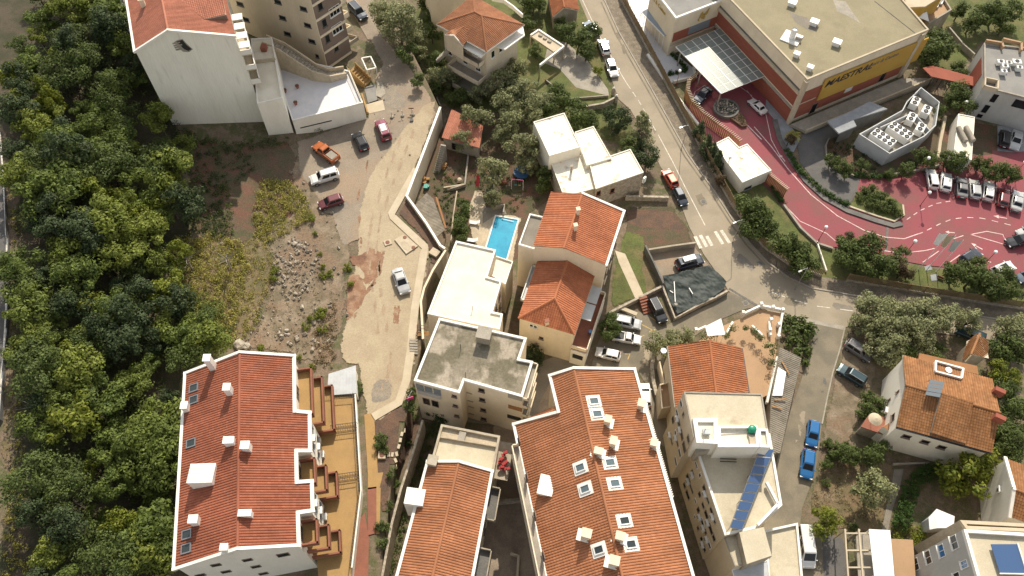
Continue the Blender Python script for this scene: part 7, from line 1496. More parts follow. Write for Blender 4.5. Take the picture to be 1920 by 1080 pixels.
# pool
q = [P(x, y, .12) for x, y in ((928, 403), (974, 411), (951, 489), (906, 476))]; pl = thing('swimming_pool', 'small rectangular swimming pool with bright blue water and white edge', 'pool', sum(q, Vector()) / 4 - Vector((0, 0, .12)))
i = inset(q, .22); m = MB()
for k in range(4): m.prism([(p.x, p.y) for p in (q[k], q[(k + 1) % 4], i[(k + 1) % 4], i[k])], 0, .2)
m.build('pool_edge', 'white_paint', pl); m = MB(); m.face([(p.x, p.y, .07) for p in i]); m.build('water', 'water_tiles', pl)
m = MB(); m.bar(i[0] + Vector((1.0, -.6, .12)), i[1] + Vector((-.7, -.4, .12)), .06, .03); m.build('floating_rope', 'lamp_globe', pl)
run_wall('garden_wall', 'concrete block wall corner behind the swimming pool', [(925, 392), (946, 390), (944, 404)], 1.0, .25, 'concrete', z=0)
for x, y in ((890, 419), (886, 452)):
    p = P(x, y, .05); r_ = thing('sun_lounger', 'cream sun lounger on the stone terrace by the pool', 'sun lounger', p, 'sun loungers by the pool'); m = MB(); m.box(p + Vector((-.25, 0, .3)), (1.2, .65, .08), -.15); m.build('seat', 'canvas_white', r_); m = MB(); m.box(p + Vector((.6, -.08, .5)), (.65, .65, .08), axes=(Vector((.8, -.1, .6)), Vector((.12, .99, 0)), Vector((-.6, .08, .8)))); m.build('backrest', 'canvas_white', r_)
    for dx in (-.7, .35):
        for dy in (-.25, .25): mm = MB(); mm.box(p + Vector((dx, dy, .13)), (.05, .05, .28)); mm.build('leg', 'steel_white', r_)
# garden shed with red roof
gs = thing('garden_house', 'small garden house with a corrugated salmon red roof under an olive tree', 'shed', P(865, 255, 0)); q = [P(x, y, z) for x, y, z in ((848, 206, 3.6), (880, 210, 3.6), (908, 245, 3.3), (899, 278, 3.0), (828, 256, 3.4), (838, 228, 3.6))]
q = [P(847, 205, 3.5), P(906, 236, 3.5), P(899, 278, 2.9), P(828, 258, 2.9)]
m = MB(); slab(m, q, .05); ro = m.build('roof', 'brick_red', gs); m = MB(); slope_tiles(m, q, q[3], q[2], .3, 1.2, .05, .02); m.build('corrugation', 'tiles_pink', ro, kind='stuff'); m = MB(); I = inset(q, .25); m.prism([(p.x, p.y) for p in I], -.1, 2.8); m.build('wall', 'concrete', gs)
win(gs, I[3], I[2], 0, 0, .9, 1.7, 'brown_wall', pos=wallpt(I[3], I[2], .3, 1.2), sill=False)
sts = thing('garden_steps', 'narrow concrete steps descending beside the long cream retaining wall', 'steps', P(817, 300, 0))
for k in range(14): p = P(826, 270, LOT).lerp(P(812, 325, 0), (k + .5) / 14); m = MB(); m.box(Vector((p.x + .5, p.y, p.z / 2)), (.9, .28, max(.15, p.z)), -.25); m.build('step', 'concrete', sts)
# corrugated garden roof
cg = thing('garden_shelter', 'sagging corrugated grey roof shelter against the cream boundary wall', 'shelter', P(810, 400, 0)); q = [P(800, 362, 2.6), P(812, 372, 2.6), P(834, 432, 2.6), P(815, 448, 2.8), P(775, 388, 2.8)]
m = MB(); slab(m, q, .05); ro = m.build('roof', 'asbestos', cg); m = MB(); slope_tiles(m, q, q[2], q[1], .28, 1.5, .06, .02); m.uv = None; m.build('corrugation', 'asbestos', ro, kind='stuff')
for p in (q[1], q[2], q[0]): post(cg, p, 2.55, .06, 'timber', 'post')
m = MB(); a, b = P(818, 370, 1.0), P(836, 428, 1.0); m.bar(a, b, .3, .2); m.build('stacked_planks', 'tiles_old', cg)
# play things
p = P(978, 328, 0); r_ = thing('trampoline', 'round blue trampoline between the olive trees', 'trampoline', p); m = MB(); m.lathe([(1.0, .62), (1.35, .62), (1.38, .7), (1.0, .7)], p, 24); m.build('rim', 'plastic_blue', r_); m = MB(); m.lathe([(.05, .64), (1.0, .64), (1.0, .66), (.05, .67)], p, 24); m.build('mat', 'dark', r_)
for k in range(6): post(r_, p + Vector((1.2 * math.cos(k * 1.047), 1.2 * math.sin(k * 1.047), 0)), .65, .04, 'grey_metal', 'leg')
r_ = thing('swing_set', 'pink topped swing set with white legs beside the trampoline', 'swing set', P(969, 345, 0)); a, b = P(959, 336, 1.9), P(981, 338, 1.9); m = MB(); m.tube([a, b], .06, 8); m.build('top_bar', 'plastic_pink', r_)
for p in (a, b):
    for dy in (-.6, .6): m = MB(); m.tube([p, Vector((p.x, p.y + dy, 0))], .04, 6); m.build('leg', 'steel_white', r_)
for u, c_ in ((.35, 'plastic_teal'), (.7, 'yellow_panel')): 
    p = a.lerp(b, u); m = MB(); m.box(p - Vector((0, 0, 1.4)), (.4, .2, .05)); so = m.build('seat', c_, r_); m = MB()
    for s in (-.18, .18): m.bar(p + Vector((s, 0, 0)), p + Vector((s, 0, -1.4)), .02, .02)
    m.build('chain', 'grey_metal', so)
r_ = thing('play_slide', 'tall red plastic slide leaning beside an olive tree', 'slide', P(896, 342, 0)); a, b = P(897, 328, 1.4), P(895, 350, .1); m = MB(); m.bar(a, b, .45, .08); m.bar(a + Vector((.22, 0, .1)), b + Vector((.22, 0, .1)), .05, .18); m.bar(a - Vector((.22, 0, -.1)), b - Vector((.22, 0, -.1)), .05, .18); m.build('chute', 'plastic_red', r_); m = MB(); 
for s in (-.22, .22): m.tube([a + Vector((s, .1, 0)), Vector((a.x + s, a.y + .5, 0))], .035, 6)
for k in range(4): m.bar(Vector((a.x - .22, a.y + .1 * (4 - k), .3 * k + .2)), Vector((a.x + .22, a.y + .1 * (4 - k), .3 * k + .2)), .04, .04)
m.build('ladder', 'grey_metal', r_)
for x, y, c_, lab in ((801, 353, 'plastic_teal', 'crumpled teal tarp heap beside the cream retaining wall'), (799, 340, 'timber', 'orange wood pile against the cream retaining wall'), (942, 342, 'clay_pot', 'orange plastic tub under the garden olive'), (832, 314, 'timber', 'small timber crate in the vegetable patch')):
    p = P(x, y, 0); m = MB(); rnd = random.Random(x)
    for _ in range(6): m.box(p + Vector((rnd.uniform(-.4, .4), rnd.uniform(-.4, .4), rnd.uniform(.15, .5))), (.6, .5, .35), rnd.uniform(0, 3))
    m.build('garden_heap', c_, None, lab, 'heap')
p = P(840, 345, 0); m = MB(); m.bar(P(832, 352, .5), P(870, 346, .6), .25, .25); m.build('wooden_beam', 'paving_stone', None, 'pale wooden beam lying across the vegetable patch', 'beam')
p = P(862, 342, 0); m = MB(); m.lathe([(.3, .3), (.5, .5), (.35, .9), (.1, 1.0)], p, 10); m.build('cement_mixer', 'concrete_pale', None, 'pale cement mixer drum in the vegetable patch', 'mixer')
# tarpaulin yard
poly = [P(x, y, 0) for x, y in ((1240, 523), (1262, 519), (1300, 509), (1327, 503), (1345, 518), (1360, 533), (1356, 545), (1337, 563), (1300, 580), (1268, 594), (1254, 570))]
V2 = [Vector((p.x, p.y)) for p in poly]; nb = len(V2); E2 = V2[:]; xs_ = [p.x for p in V2]; ys_ = [p.y for p in V2]; y = min(ys_)
while y < max(ys_):
    x = min(xs_)
    while x < max(xs_):
        if in_poly(x, y, E2): V2.append(Vector((x, y)))
        x += .2
    y += .2
r = delaunay_2d_cdt(V2, [], [list(range(nb))], 1, 1e-5); m = MB()
m.grid_faces([(p.x, p.y, .85 + .28 * noise.noise((p.x * .5, p.y * .9, 3)) + .22 * abs(noise.noise((p.x * 1.3 + p.y * 1.2, p.y * 1.9 - p.x * .6, 7))) + .06 * noise.noise((p.x * 4, p.y * 2.6, 2))) for p in r[0]], [tuple(f) for f in r[2]]); tp = m.build('tarpaulin', 'tarp', None, 'crumpled dark green tarpaulin stretched over the walled yard', 'tarpaulin', smooth=True)
for a, b in (((1292, 540), (1299, 551)), ((1264, 528), (1266, 566)), ((1256, 545), (1262, 549))): m = MB(); m.bar(P(*a, 1.25), P(*b, 1.25), .12, .1); m.build('batten', 'steel_white', None, 'pale batten weighing down the dark tarpaulin', 'batten', 'battens on the tarpaulin')
p = P(1267, 571, 1.2); m = MB(); m.lathe([(.22, 0), (.3, .06), (.22, .14)], p, 10); m.build('stone_weight', 'concrete', None, 'round grey weight resting on the tarpaulin edge', 'weight')
stp = thing('brick_steps', 'reddish brick steps between the lawn wall and the dark parked car', 'steps', P(1206, 575, 0))
for k in range(6): p = P(1203, 562, 0).lerp(P(1214, 588, 0), (k + .5) / 6); m = MB(); m.box(p + Vector((0, 0, (1.0 - k * .16) / 2)), (1.3, .42, 1.0 - k * .16), .35); m.build('step', 'red_floor', stp)
m = MB(); a, b = P(1160, 576, .6), P(1194, 590, .6); m.bar(a, b, .6, .35); m.build('concrete_block_wall', 'concrete_pale', None, 'pale concrete ledge above the parked silver car', 'ledge')
# lot furniture
for x, y, kd in ((735, 221, 0), (755, 218, 0), (775, 216, 1)):
    p = G(x, y); r_ = thing('bollard', 'short steel bollard set in a round concrete foot on the lot', 'bollard', p, 'bollards across the lot'); m = MB(); m.lathe([(.3, .05), (.32, .28), (.2, .34)], p, 12); m.build('foot', 'concrete', r_); m = MB(); m.tube([p, p + Vector((0, 0, 1.35))], .05, 8); m.build('pole', 'grey_metal', r_)
m = MB(); m.box(G(772, 212) + Vector((0, 0, 1.1)), (.9, .04, .25)); m.box(G(772, 212) + Vector((0, 0, .55)), (.05, .05, 1.0)); m.build('barrier_board', 'rust', None, 'small rusty barrier board on a stake beside the lot bollards', 'barrier')
p = G(772, 227); m = MB(); m.lathe([(.3, 0), (.34, .3), (.25, .32)], p, 10); m.build('tyre_planter', 'concrete_dark', None, 'dark round tub on the lot behind the bollards', 'tub')
c = G(757, 457); cv = thing('cover_slab', 'cream concrete slab with two round iron covers on the sandy lot', 'slab', c); m = MB(); m.prism([(p.x, p.y) for p in [G(x, y) for x, y in ((740, 451), (757, 442), (784, 463), (762, 478))]], c.z, c.z + .28); m.build('slab', 'concrete_pale', cv)
for x, y in ((759, 445), (775, 464)): m = MB(); p = P(x, y, c.z + .28); m.lathe([(.3, 0), (.3, .04), (.1, .05)], p, 14); m.build('iron_cover', 'rust', cv)
m = MB(); m.prism([(p.x, p.y) for p in [P(x, y, c.z + .28) for x, y in ((750, 455), (757, 451), (772, 461), (765, 470), (757, 466))]], c.z + .285, c.z + .3); m.build('stain', 'paving_stone', cv)
c = G(727, 456); cv = thing('cover_slab', 'small square cream slab with one rusty round cover on the sandy lot', 'slab', c); m = MB(); m.box(c + Vector((0, 0, .1)), (1.1, 1.0, .22), .4); m.build('slab', 'concrete_pale', cv); m = MB(); m.lathe([(.33, .21), (.33, .25), (.1, .26)], c, 14); m.build('iron_cover', 'rust', cv)
c = G(717, 855); cv = thing('cover_slab', 'square tan inspection chamber with a round lid in the dark planting bed', 'slab', c); m = MB(); m.box(c + Vector((0, 0, .2)), (1.0, 1.0, .5)); m.build('slab', 'concrete_pale', cv); m = MB(); m.lathe([(.33, .45), (.33, .5), (.1, .52)], c, 14); m.build('iron_cover', 'rust', cv)
for k, (x, y) in enumerate([(763, 800), (758, 808), (754, 815), (751, 826), (748, 838), (744, 852), (742, 864), (742, 876), (729, 853), (736, 853)]): p = G(x, y); m = MB(); m.box(p + Vector((0, 0, .12)), (.35, .6, .1), random.uniform(-.3, .5)); m.build('stepping_stone', 'concrete_pale', None, 'pale stepping stone in the dark planting bed', 'stepping stone', 'stepping stones in the planting bed')
r_ = thing('metal_steps', 'short open concrete steps beside the sidewalk at the grey bitumen roof', 'steps', G(776, 655))
for k in range(6): m = MB(); p = P(776, 640 + 4.6 * k, LOT); m.box(p + Vector((0, 0, .45 - k * .07)), (1.15, .3, .12), -.05); m.build('step', 'concrete', r_)
r_ = thing('railing_frame', 'rusty tubular railing frame between sidewalk and the bitumen roofed block', 'railing', P(795, 625, LOT)); rail(r_, [P(783, 616, LOT), P(802, 618, LOT)], 1.1, 'rust'); rail(r_, [P(783, 616, LOT), P(783, 632, LOT)], 1.1, 'rust')
m = MB(); p = P(794, 628, LOT); 
for k in range(5): m.bar(p + Vector((-.8, -.3 + .15 * k, .3)), p + Vector((.8, -.25 + .15 * k, .35)), .1, .1)
m.build('plank_stack', 'timber', None, 'stack of orange planks behind the rusty railing', 'planks')
m = MB(); m.bar(P(808, 470, LOT + .2), P(822, 478, LOT + .2), 1.2, .5); m.build('concrete_box', 'paving_stone', None, 'tan concrete box in the soil beside the sidewalk bend', 'box')
r_ = thing('clothes_line', 'pink cloth hanging on a drying rack at the corner of the bitumen roofed block', 'laundry', P(770, 745, 4)); m = MB(); m.box(P(769, 747, 5.0), (.9, .1, .7), .4); m.build('cloth', 'plastic_pink', r_); rail(r_, [P(764, 756, 4), P(774, 738, 4)], 1.0, 'grey_metal', 'rack')
line('guard_rail', [(10, 340), (18, 450), (20, 540), (17, 620), (10, 700), (6, 790)], .08, 0, 'grey_metal', z=None, solid=.75, kind=None, label='grey steel guard rail along the highway at the edge of the wood', cat='guard rail')

# ================================================================ CARS
gL, gS, gP, gH, gR = 'cars on the dirt lot', 'cars parked along the main street', 'cars in the side street bays', 'cars parked in a row on the pink lot', 'cars by the back street'
def load(root, k):
    m = MB(); m.box((-.3 * k['L'], 0, 1.16), (.3 * k['L'], 1.2, .12)); o = bpy.data.objects.new('cargo', m.mesh('cargo', 'concrete')); C.objects.link(o); o.parent = root
def roofbox(root, k):
    m = MB(); m.box((-.3, 0, k['H'] + .2), (2.0, .85, .3)); m.box((-.3, 0, k['H'] + .03), (.08, 1.2, .08)); o = bpy.data.objects.new('roof_box', m.mesh('roof_box', 'lamp_globe')); C.objects.link(o); o.parent = root
def sunroof(root, k):
    m = MB(); m.box((-.1, 0, k['H'] + .012), (.8, .9, .03)); o = bpy.data.objects.new('sunroof', m.mesh('sunroof', 'glass')); C.objects.link(o); o.parent = root
def silver_roof(root, k):
    m = MB(); m.box((-.4, 0, k['H'] + .015), (1.5, .9, .03)); o = bpy.data.objects.new('roof_panel', m.mesh('roof_panel', 'steel_white')); C.objects.link(o); o.parent = root
car('pickup', 'orange', (634, 303), (588, 268), 'orange double cab pickup with a loaded bed on the gravel lot', gL, extra=load)
car('hatch', 'black', (686, 283), (666, 247), 'black hatchback on the lot between the orange pickup and the maroon car', gL)
car('suv', 'maroon', (726, 262), (711, 225), 'maroon estate car with a pale roof panel on the lot by the bollards', gL, extra=silver_roof)
car('suv', 'white', (635, 323), (581, 339), 'white off-road car with dark windows on the gravel lot', gL)
car('hatch', 'oxblood', (643, 371), (597, 386), 'old dusty oxblood red car parked beside the scrub', gL)
car('sedan', 'silver', (743, 503), (761, 551), 'pale silver car standing alone on the sandy road', gL)
car('suv', 'blue_black', (657, 7), (685, 37), 'dark blue car in the shade behind the brown tower', gL)
car('hatch', 'steel_blue', (1121, 66), (1097, 40), 'steel blue car half hidden under trees by the main street', gS)
car('hatch', 'white', (1138, 103), (1127, 73), 'white car parked behind the steel blue one on the main street', gS)
car('hatch', 'white', (1142, 113), (1153, 143), 'white car parked opposite the driveway gate on the main street', gS)
car('hatch', 'red', (1266, 350), (1247, 318), 'orange red car parked on the main street beside the white cube house', gS)
car('hatch', 'blue_black', (1268, 353), (1284, 384), 'dark blue car parked in front of the orange red one', gS)
car('suv', 'blue_black', (1268, 498), (1318, 484), 'dark estate car carrying a long white roof box in the walled yard', gP, extra=roofbox)
car('suv', 'black', (1223, 563), (1243, 601), 'black car squeezed beside the wall of the tarpaulin yard', gP)
car('suv', 'silver', (1153, 599), (1200, 609), 'silver car parked under the small tree beside the lawn wall', gP)
car('pickup', 'white', (1153, 629), (1198, 637), 'white pickup parked next to the silver car in the side street', gP, size=.93)
car('hatch', 'white', (1163, 669), (1117, 658), 'white three door hatchback at the end of the side street bays', gP)
car('hatch', 'white', (1212, 763), (1208, 718), 'white car hidden behind the long orange roof in the side street', gP)
car('sedan', 'blue_black', (1331, 165), (1304, 192), 'dark car standing at the edge of the glass entrance canopy', 'cars at the hotel entrance')
car('sedan', 'white', (1434, 212), (1407, 186), 'white car waiting on the pink drive at the hotel entrance', 'cars at the hotel entrance')
for r_, f_, c_, kd, lab in [((1751, 352), (1745, 319), 'white', 'suv', 'white car at the end of the pink lot row beside the planting'), ((1772, 361), (1775, 322), 'white', 'hatch', 'white hatchback second in the pink lot row'), ((1804, 371), (1803, 333), 'grey', 'sedan', 'dark grey car in the pink lot row between white and silver ones'), ((1829, 373), (1826, 337), 'silver', 'hatch', 'silver grey car in the pink lot row'), ((1852, 374), (1855, 341), 'white', 'suv', 'white van-like car next to the dark red one in the pink lot row'), ((1879, 388), (1884, 354), 'darkred', 'hatch', 'dark red car in the pink lot row'), ((1904, 396), (1910, 358), 'silver', 'sedan', 'silver car beyond the dark red one in the pink lot row')]: car(kd, c_, r_, f_, lab, gH, z=0.02)
car('sedan', 'black', (1935, 446), (1888, 456), 'black car beside the painted island of the pink lot', gH, z=.02); car('hatch', 'silver', (1950, 430), (1908, 440), 'silver car next to the black one beyond the painted island', gH, z=.02)
car('hatch', 'blue_black', (1800, 493), (1838, 470), 'dark blue car parked near the flagpoles', gH, z=.02); car('hatch', 'white', (1858, 514), (1903, 495), 'white car with a dark sunroof beside the lawn trees', gH, z=.02, extra=sunroof); car('hatch', 'steel_blue', (1945, 510), (1908, 524), 'blue car at the edge of the lawn trees', gH, z=.02)
car('suv', 'black', (1883, 275), (1886, 244), 'black car in the yard of the grey flat building', 'cars behind the grey building', z=.02); car('sedan', 'silver', (1908, 246), (1901, 280), 'silver car in the yard of the grey flat building', 'cars behind the grey building', z=.02)
car('suv', 'teal', (1838, 634), (1803, 619), 'dark car half hidden under the olive trees by the main street', gR); car('suv', 'grey', (1587, 641), (1635, 673), 'grey estate car on the gravel strip under the olive trees', gR); car('suv', 'teal', (1623, 719), (1572, 687), 'dark green car on the gravel strip beside the bushes', gR)
car('hatch', 'blue', (1527, 789), (1521, 837), 'blue car at the kerb with a second blue car behind it', gR); car('hatch', 'blue', (1517, 842), (1511, 899), 'blue hatchback with a bright windscreen in front of another blue car', gR)
car('van', 'white', (1507, 988), (1518, 1062), 'white delivery van parked beside the flat block annex', gR, name='delivery_van', cat='van')
# ================================================================ TREES AND PLANTS
rnd = random.Random(21)
FOREST = [(40, -60), (215, -60), (235, 60), (250, 115), (300, 210), (335, 262), (345, 330), (352, 400), (325, 450), (320, 520), (400, 590), (430, 640), (340, 690), (330, 800), (318, 1000), (300, 1120), (60, 1120), (40, 880), (30, 700), (35, 420), (25, 250), (30, 120)]
def nfree(pts, p, d): return all((p - q).xy.length > d for q in pts)
spots = []; tries = 0
while len(spots) < 150 and tries < 6000:
    tries += 1; x, y = rnd.uniform(0, 450), rnd.uniform(-60, 1120)
    if not in_poly(x, y, FOREST): continue
    h = 4.2; p = at_crown(x, y, h)
    if nfree([s[0] for s in spots], p, rnd.choice((2.2, 2.7, 3.3))): spots.append((p, x, y))
for p, x, y in spots:
    s = rnd.choice((.65, .8, .95, 1.1, 1.3)) * rnd.uniform(.92, 1.08)
    if x < 60 and y > 800: s *= .7
    wh = 'along the highway verge' if x < 95 else 'beside the tall blank gable' if (y < 270 and x > 170) else 'above the shaded brown slope' if (x > 230 and 270 <= y < 460) else 'beside the yellowish scrub belt' if (x > 230 and 460 <= y < 680) else 'beside the red roofed apartment block' if x > 240 else 'deep inside the wood'
    lab = ('large leafy' if s > 1.1 else 'small leafy' if s < .85 else 'leafy') + ' woodland tree ' + wh
    q_ = rnd.random(); kd = 'forest' if q_ < .5 else 'forest_green' if q_ < .74 else 'forest_dark' if q_ < .92 else 'forest_pale'
    lab = {'forest': '', 'forest_green': 'mid green ', 'forest_dark': 'dark green ', 'forest_pale': 'sparse yellowish '}[kd] + lab
    tree(kd, p, s, lab, 'look-alikes: ' + lab, 'woodland_tree', sz=s * rnd.uniform(.85, 1.15))
for x, y in [(250, 405), (285, 395), (318, 345), (75, 165), (40, 195), (20, 140), (255, 850), (290, 1005), (330, 470), (95, 185), (60, 215), (110, 110), (235, 370), (160, 560), (300, 560), (100, 660), (210, 980), (130, 300)]:
    tree('lime', at_crown(x, y, 4.6), rnd.uniform(.9, 1.25), 'yellow green sunlit tree standing out of the dense wood', 'yellow green trees in the wood', 'woodland_tree', sz=rnd.uniform(1.5, 1.75))
for x, y in [(130, 730), (60, 760), (200, 450), (345, 480), (110, 960), (420, 480)]:
    p = at_crown(x, y, 4.0); r_ = thing('bare_tree', 'leafless grey tree standing among the woodland crowns', 'tree', p, 'leafless trees in the wood'); m = MB(); m.tube([p - Vector((0, 0, .3)), p + Vector((.1, 0, 2)), p + Vector((.2, .1, 3.6))], [.16, .12, .08], 6); tk = m.build('trunk', 'concrete', r_); m = MB()
    for k in range(14): a = k * 2.4; q = p + Vector((.1, 0, 2 + .12 * k)); d = Vector((math.cos(a), math.sin(a), .7)); m.tube([q, q + d * .9, q + d * 1.7 + Vector((.2, -.2, .3))], [.06, .04, .015], 4)
    m.build('branches', 'concrete', r_)
def stuff_leaves(name, label, cat, px, n, size, crad, mat, zh, seed, kind='stuff', nl=26):
    r = random.Random(seed); xs_ = [p[0] for p in px]; ys_ = [p[1] for p in px]; cs = []
    while len(cs) < n:
        x, y = r.uniform(min(xs_), max(xs_)), r.uniform(min(ys_), max(ys_))
        if in_poly(x, y, px): g = G(x, y); cs.append((g + Vector((0, 0, r.uniform(.1, zh))), crad * r.uniform(.6, 1.3)))
    m = MB(); leafcloud(m, cs, nl, size, r, crad, .6); return m.build(name, mat, None, label, cat, None, kind)
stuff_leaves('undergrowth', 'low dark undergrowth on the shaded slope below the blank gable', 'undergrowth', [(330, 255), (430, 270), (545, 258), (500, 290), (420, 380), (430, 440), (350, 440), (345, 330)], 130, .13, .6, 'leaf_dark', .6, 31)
stuff_leaves('scrub', 'yellow green scrub patch beside the parked oxblood red car', 'scrub', [(487, 345), (510, 335), (545, 345), (570, 365), (590, 405), (560, 425), (530, 445), (480, 465), (475, 400)], 420, .11, .55, 'leaf_scrub', .7, 32)
stuff_leaves('scrub', 'broad yellowish scrub belt between the wood and the rubble slope', 'scrub', [(330, 450), (390, 440), (450, 455), (470, 500), (455, 560), (440, 640), (400, 640), (340, 560), (322, 500)], 700, .12, .62, 'leaf_scrub', 1.0, 33)
stuff_leaves('scrub', 'thin dry scrub between the scrub belt and the rubble', 'scrub', [(450, 455), (500, 440), (520, 500), (485, 610), (450, 645), (440, 620), (460, 540)], 170, .1, .5, 'leaf_scrub', .4, 42, nl=18)
stuff_leaves('scrub', 'green bushes at the lower edge of the wood above the red roofed block', 'scrub', [(330, 540), (410, 560), (438, 630), (400, 665), (345, 690)], 170, .14, .8, 'leaf_forest', 1.4, 34)
stuff_leaves('undergrowth', 'dark undergrowth between the wood and the tall blank gable', 'undergrowth', [(250, 110), (270, 100), (345, 240), (380, 270), (335, 275)], 90, .13, .7, 'leaf_dark', 1.2, 36)
stuff_leaves('undergrowth', 'dark leafy understorey filling the gaps of the hillside wood', 'undergrowth', [(60, 0), (210, 0), (300, 220), (340, 400), (320, 520), (400, 620), (330, 700), (310, 1080), (70, 1080), (45, 700), (45, 300)], 620, .17, 1.0, 'leaf_green', 2.6, 39, nl=34)
stuff_leaves('undergrowth', 'green bushes hugging the foot of the tall blank gable', 'undergrowth', [(330, 240), (420, 266), (552, 258), (690, 214), (690, 220), (600, 250), (540, 275), (420, 292), (335, 265)], 90, .11, .45, 'leaf_green', .7, 40)
stuff_leaves('undergrowth', 'weedy green patch on the shaded brown slope', 'undergrowth', [(360, 330), (430, 330), (440, 440), (400, 450), (350, 420)], 160, .11, .5, 'leaf_green', .5, 41)
stuff_leaves('undergrowth', 'scattered low plants along the highway verge', 'undergrowth', [(18, 300), (40, 300), (45, 900), (50, 1080), (5, 1080), (20, 800), (30, 500)], 120, .12, .5, 'leaf_scrub', .4, 35)
stuff_leaves('dry_weeds', 'dry tan weeds strewn over the rubble slope', 'weeds', [(470, 600), (520, 500), (610, 480), (640, 560), (625, 680), (560, 665), (450, 655)], 150, .1, .4, 'leaf_dry', .15, 37, nl=12)
stuff_leaves('dry_weeds', 'dry brown brush lying along the edge of the sandy road', 'weeds', [(590, 620), (630, 560), (632, 640), (628, 690), (590, 690)], 90, .12, .4, 'leaf_dry', .3, 38, nl=18)
for x, y, s in [(591, 440), (607, 519), (620, 517), (606, 503), (652, 504), (575, 615), (582, 600), (605, 585), (607, 620), (586, 690), (600, 478), (515, 510), (515, 525), (569, 373), (584, 412), (658, 535), (562, 672), (598, 596), (490, 655)] and [(a[0], a[1], .6 + .5 * ((i * 37) % 10) / 10) for i, a in enumerate([(591, 440), (607, 519), (620, 517), (606, 503), (652, 504), (575, 615), (582, 600), (605, 585), (607, 620), (586, 690), (600, 478), (515, 510), (515, 525), (569, 373), (584, 412), (658, 535), (562, 672), (598, 596), (490, 655)])]:
    tree('limeshrub', G(x, y), s, 'small bright green weed bush on the rubble slope', 'weed bushes on the rubble slope', 'weed_bush', 'bush')
# rubble
m = MB(); r = random.Random(44); RB_ = [(518, 462), (545, 448), (592, 452), (604, 480), (596, 525), (570, 570), (530, 560), (510, 510)]; cnt = 0
for poly, n_, sc in ((RB_, 520, .2), ([(480, 600), (620, 560), (625, 670), (460, 650)], 120, .26), ([(700, 180), (790, 190), (770, 300), (700, 300)], 40, .12), ([(545, 300), (640, 420), (655, 600), (600, 660), (480, 640), (520, 500)], 260, .2)):
    xs_ = [p[0] for p in poly]; ys_ = [p[1] for p in poly]; k = 0
    while k < n_:
        x, y = r.uniform(min(xs_), max(xs_)), r.uniform(min(ys_), max(ys_))
        if in_poly(x, y, poly):
            g = G(x, y); s = sc * (.35 + 2.2 * r.random() ** 4); X = Vector((r.uniform(-1, 1), r.uniform(-1, 1), r.uniform(-.4, .4))).normalized(); Y = X.orthogonal().normalized(); m.box(g + Vector((0, 0, s * .25 + .08)), (s, s * r.uniform(.5, .9), s * r.uniform(.4, .7)), axes=(X, Y, X.cross(Y))); k += 1
m.build('rubble', 'rock', None, 'scattered pale rubble stones on the slope beside the lot', 'rubble', None, 'stuff')
for x, y, s in ((449, 648, 1.7), (462, 650, 1.2), (417, 458, .7), (432, 610, .8), (552, 458, .9), (563, 462, .8), (538, 620, .6), (541, 628, .5)):
    g = G(x, y); b = MB(); rr = random.Random(x); vs = []
    for k in range(5):
        for j in range(8): th = 6.283 * j / 8; ph = math.pi * (k + .5) / 5; q = s * .5 * rr.uniform(.75, 1.15); vs.append(g + Vector((q * math.sin(ph) * math.cos(th) * 1.3, q * math.sin(ph) * math.sin(th), q * math.cos(ph) * .7 + s * .15)))
    b.grid_faces(vs, [(k * 8 + j, k * 8 + (j + 1) % 8, (k + 1) * 8 + (j + 1) % 8, (k + 1) * 8 + j) for k in range(4) for j in range(8)] + [tuple(range(7, -1, -1)), tuple(32 + j for j in range(8))]); b.build('boulder', 'rock', None, 'large pale boulder lying on the hillside slope', 'boulder', 'boulders on the slope')
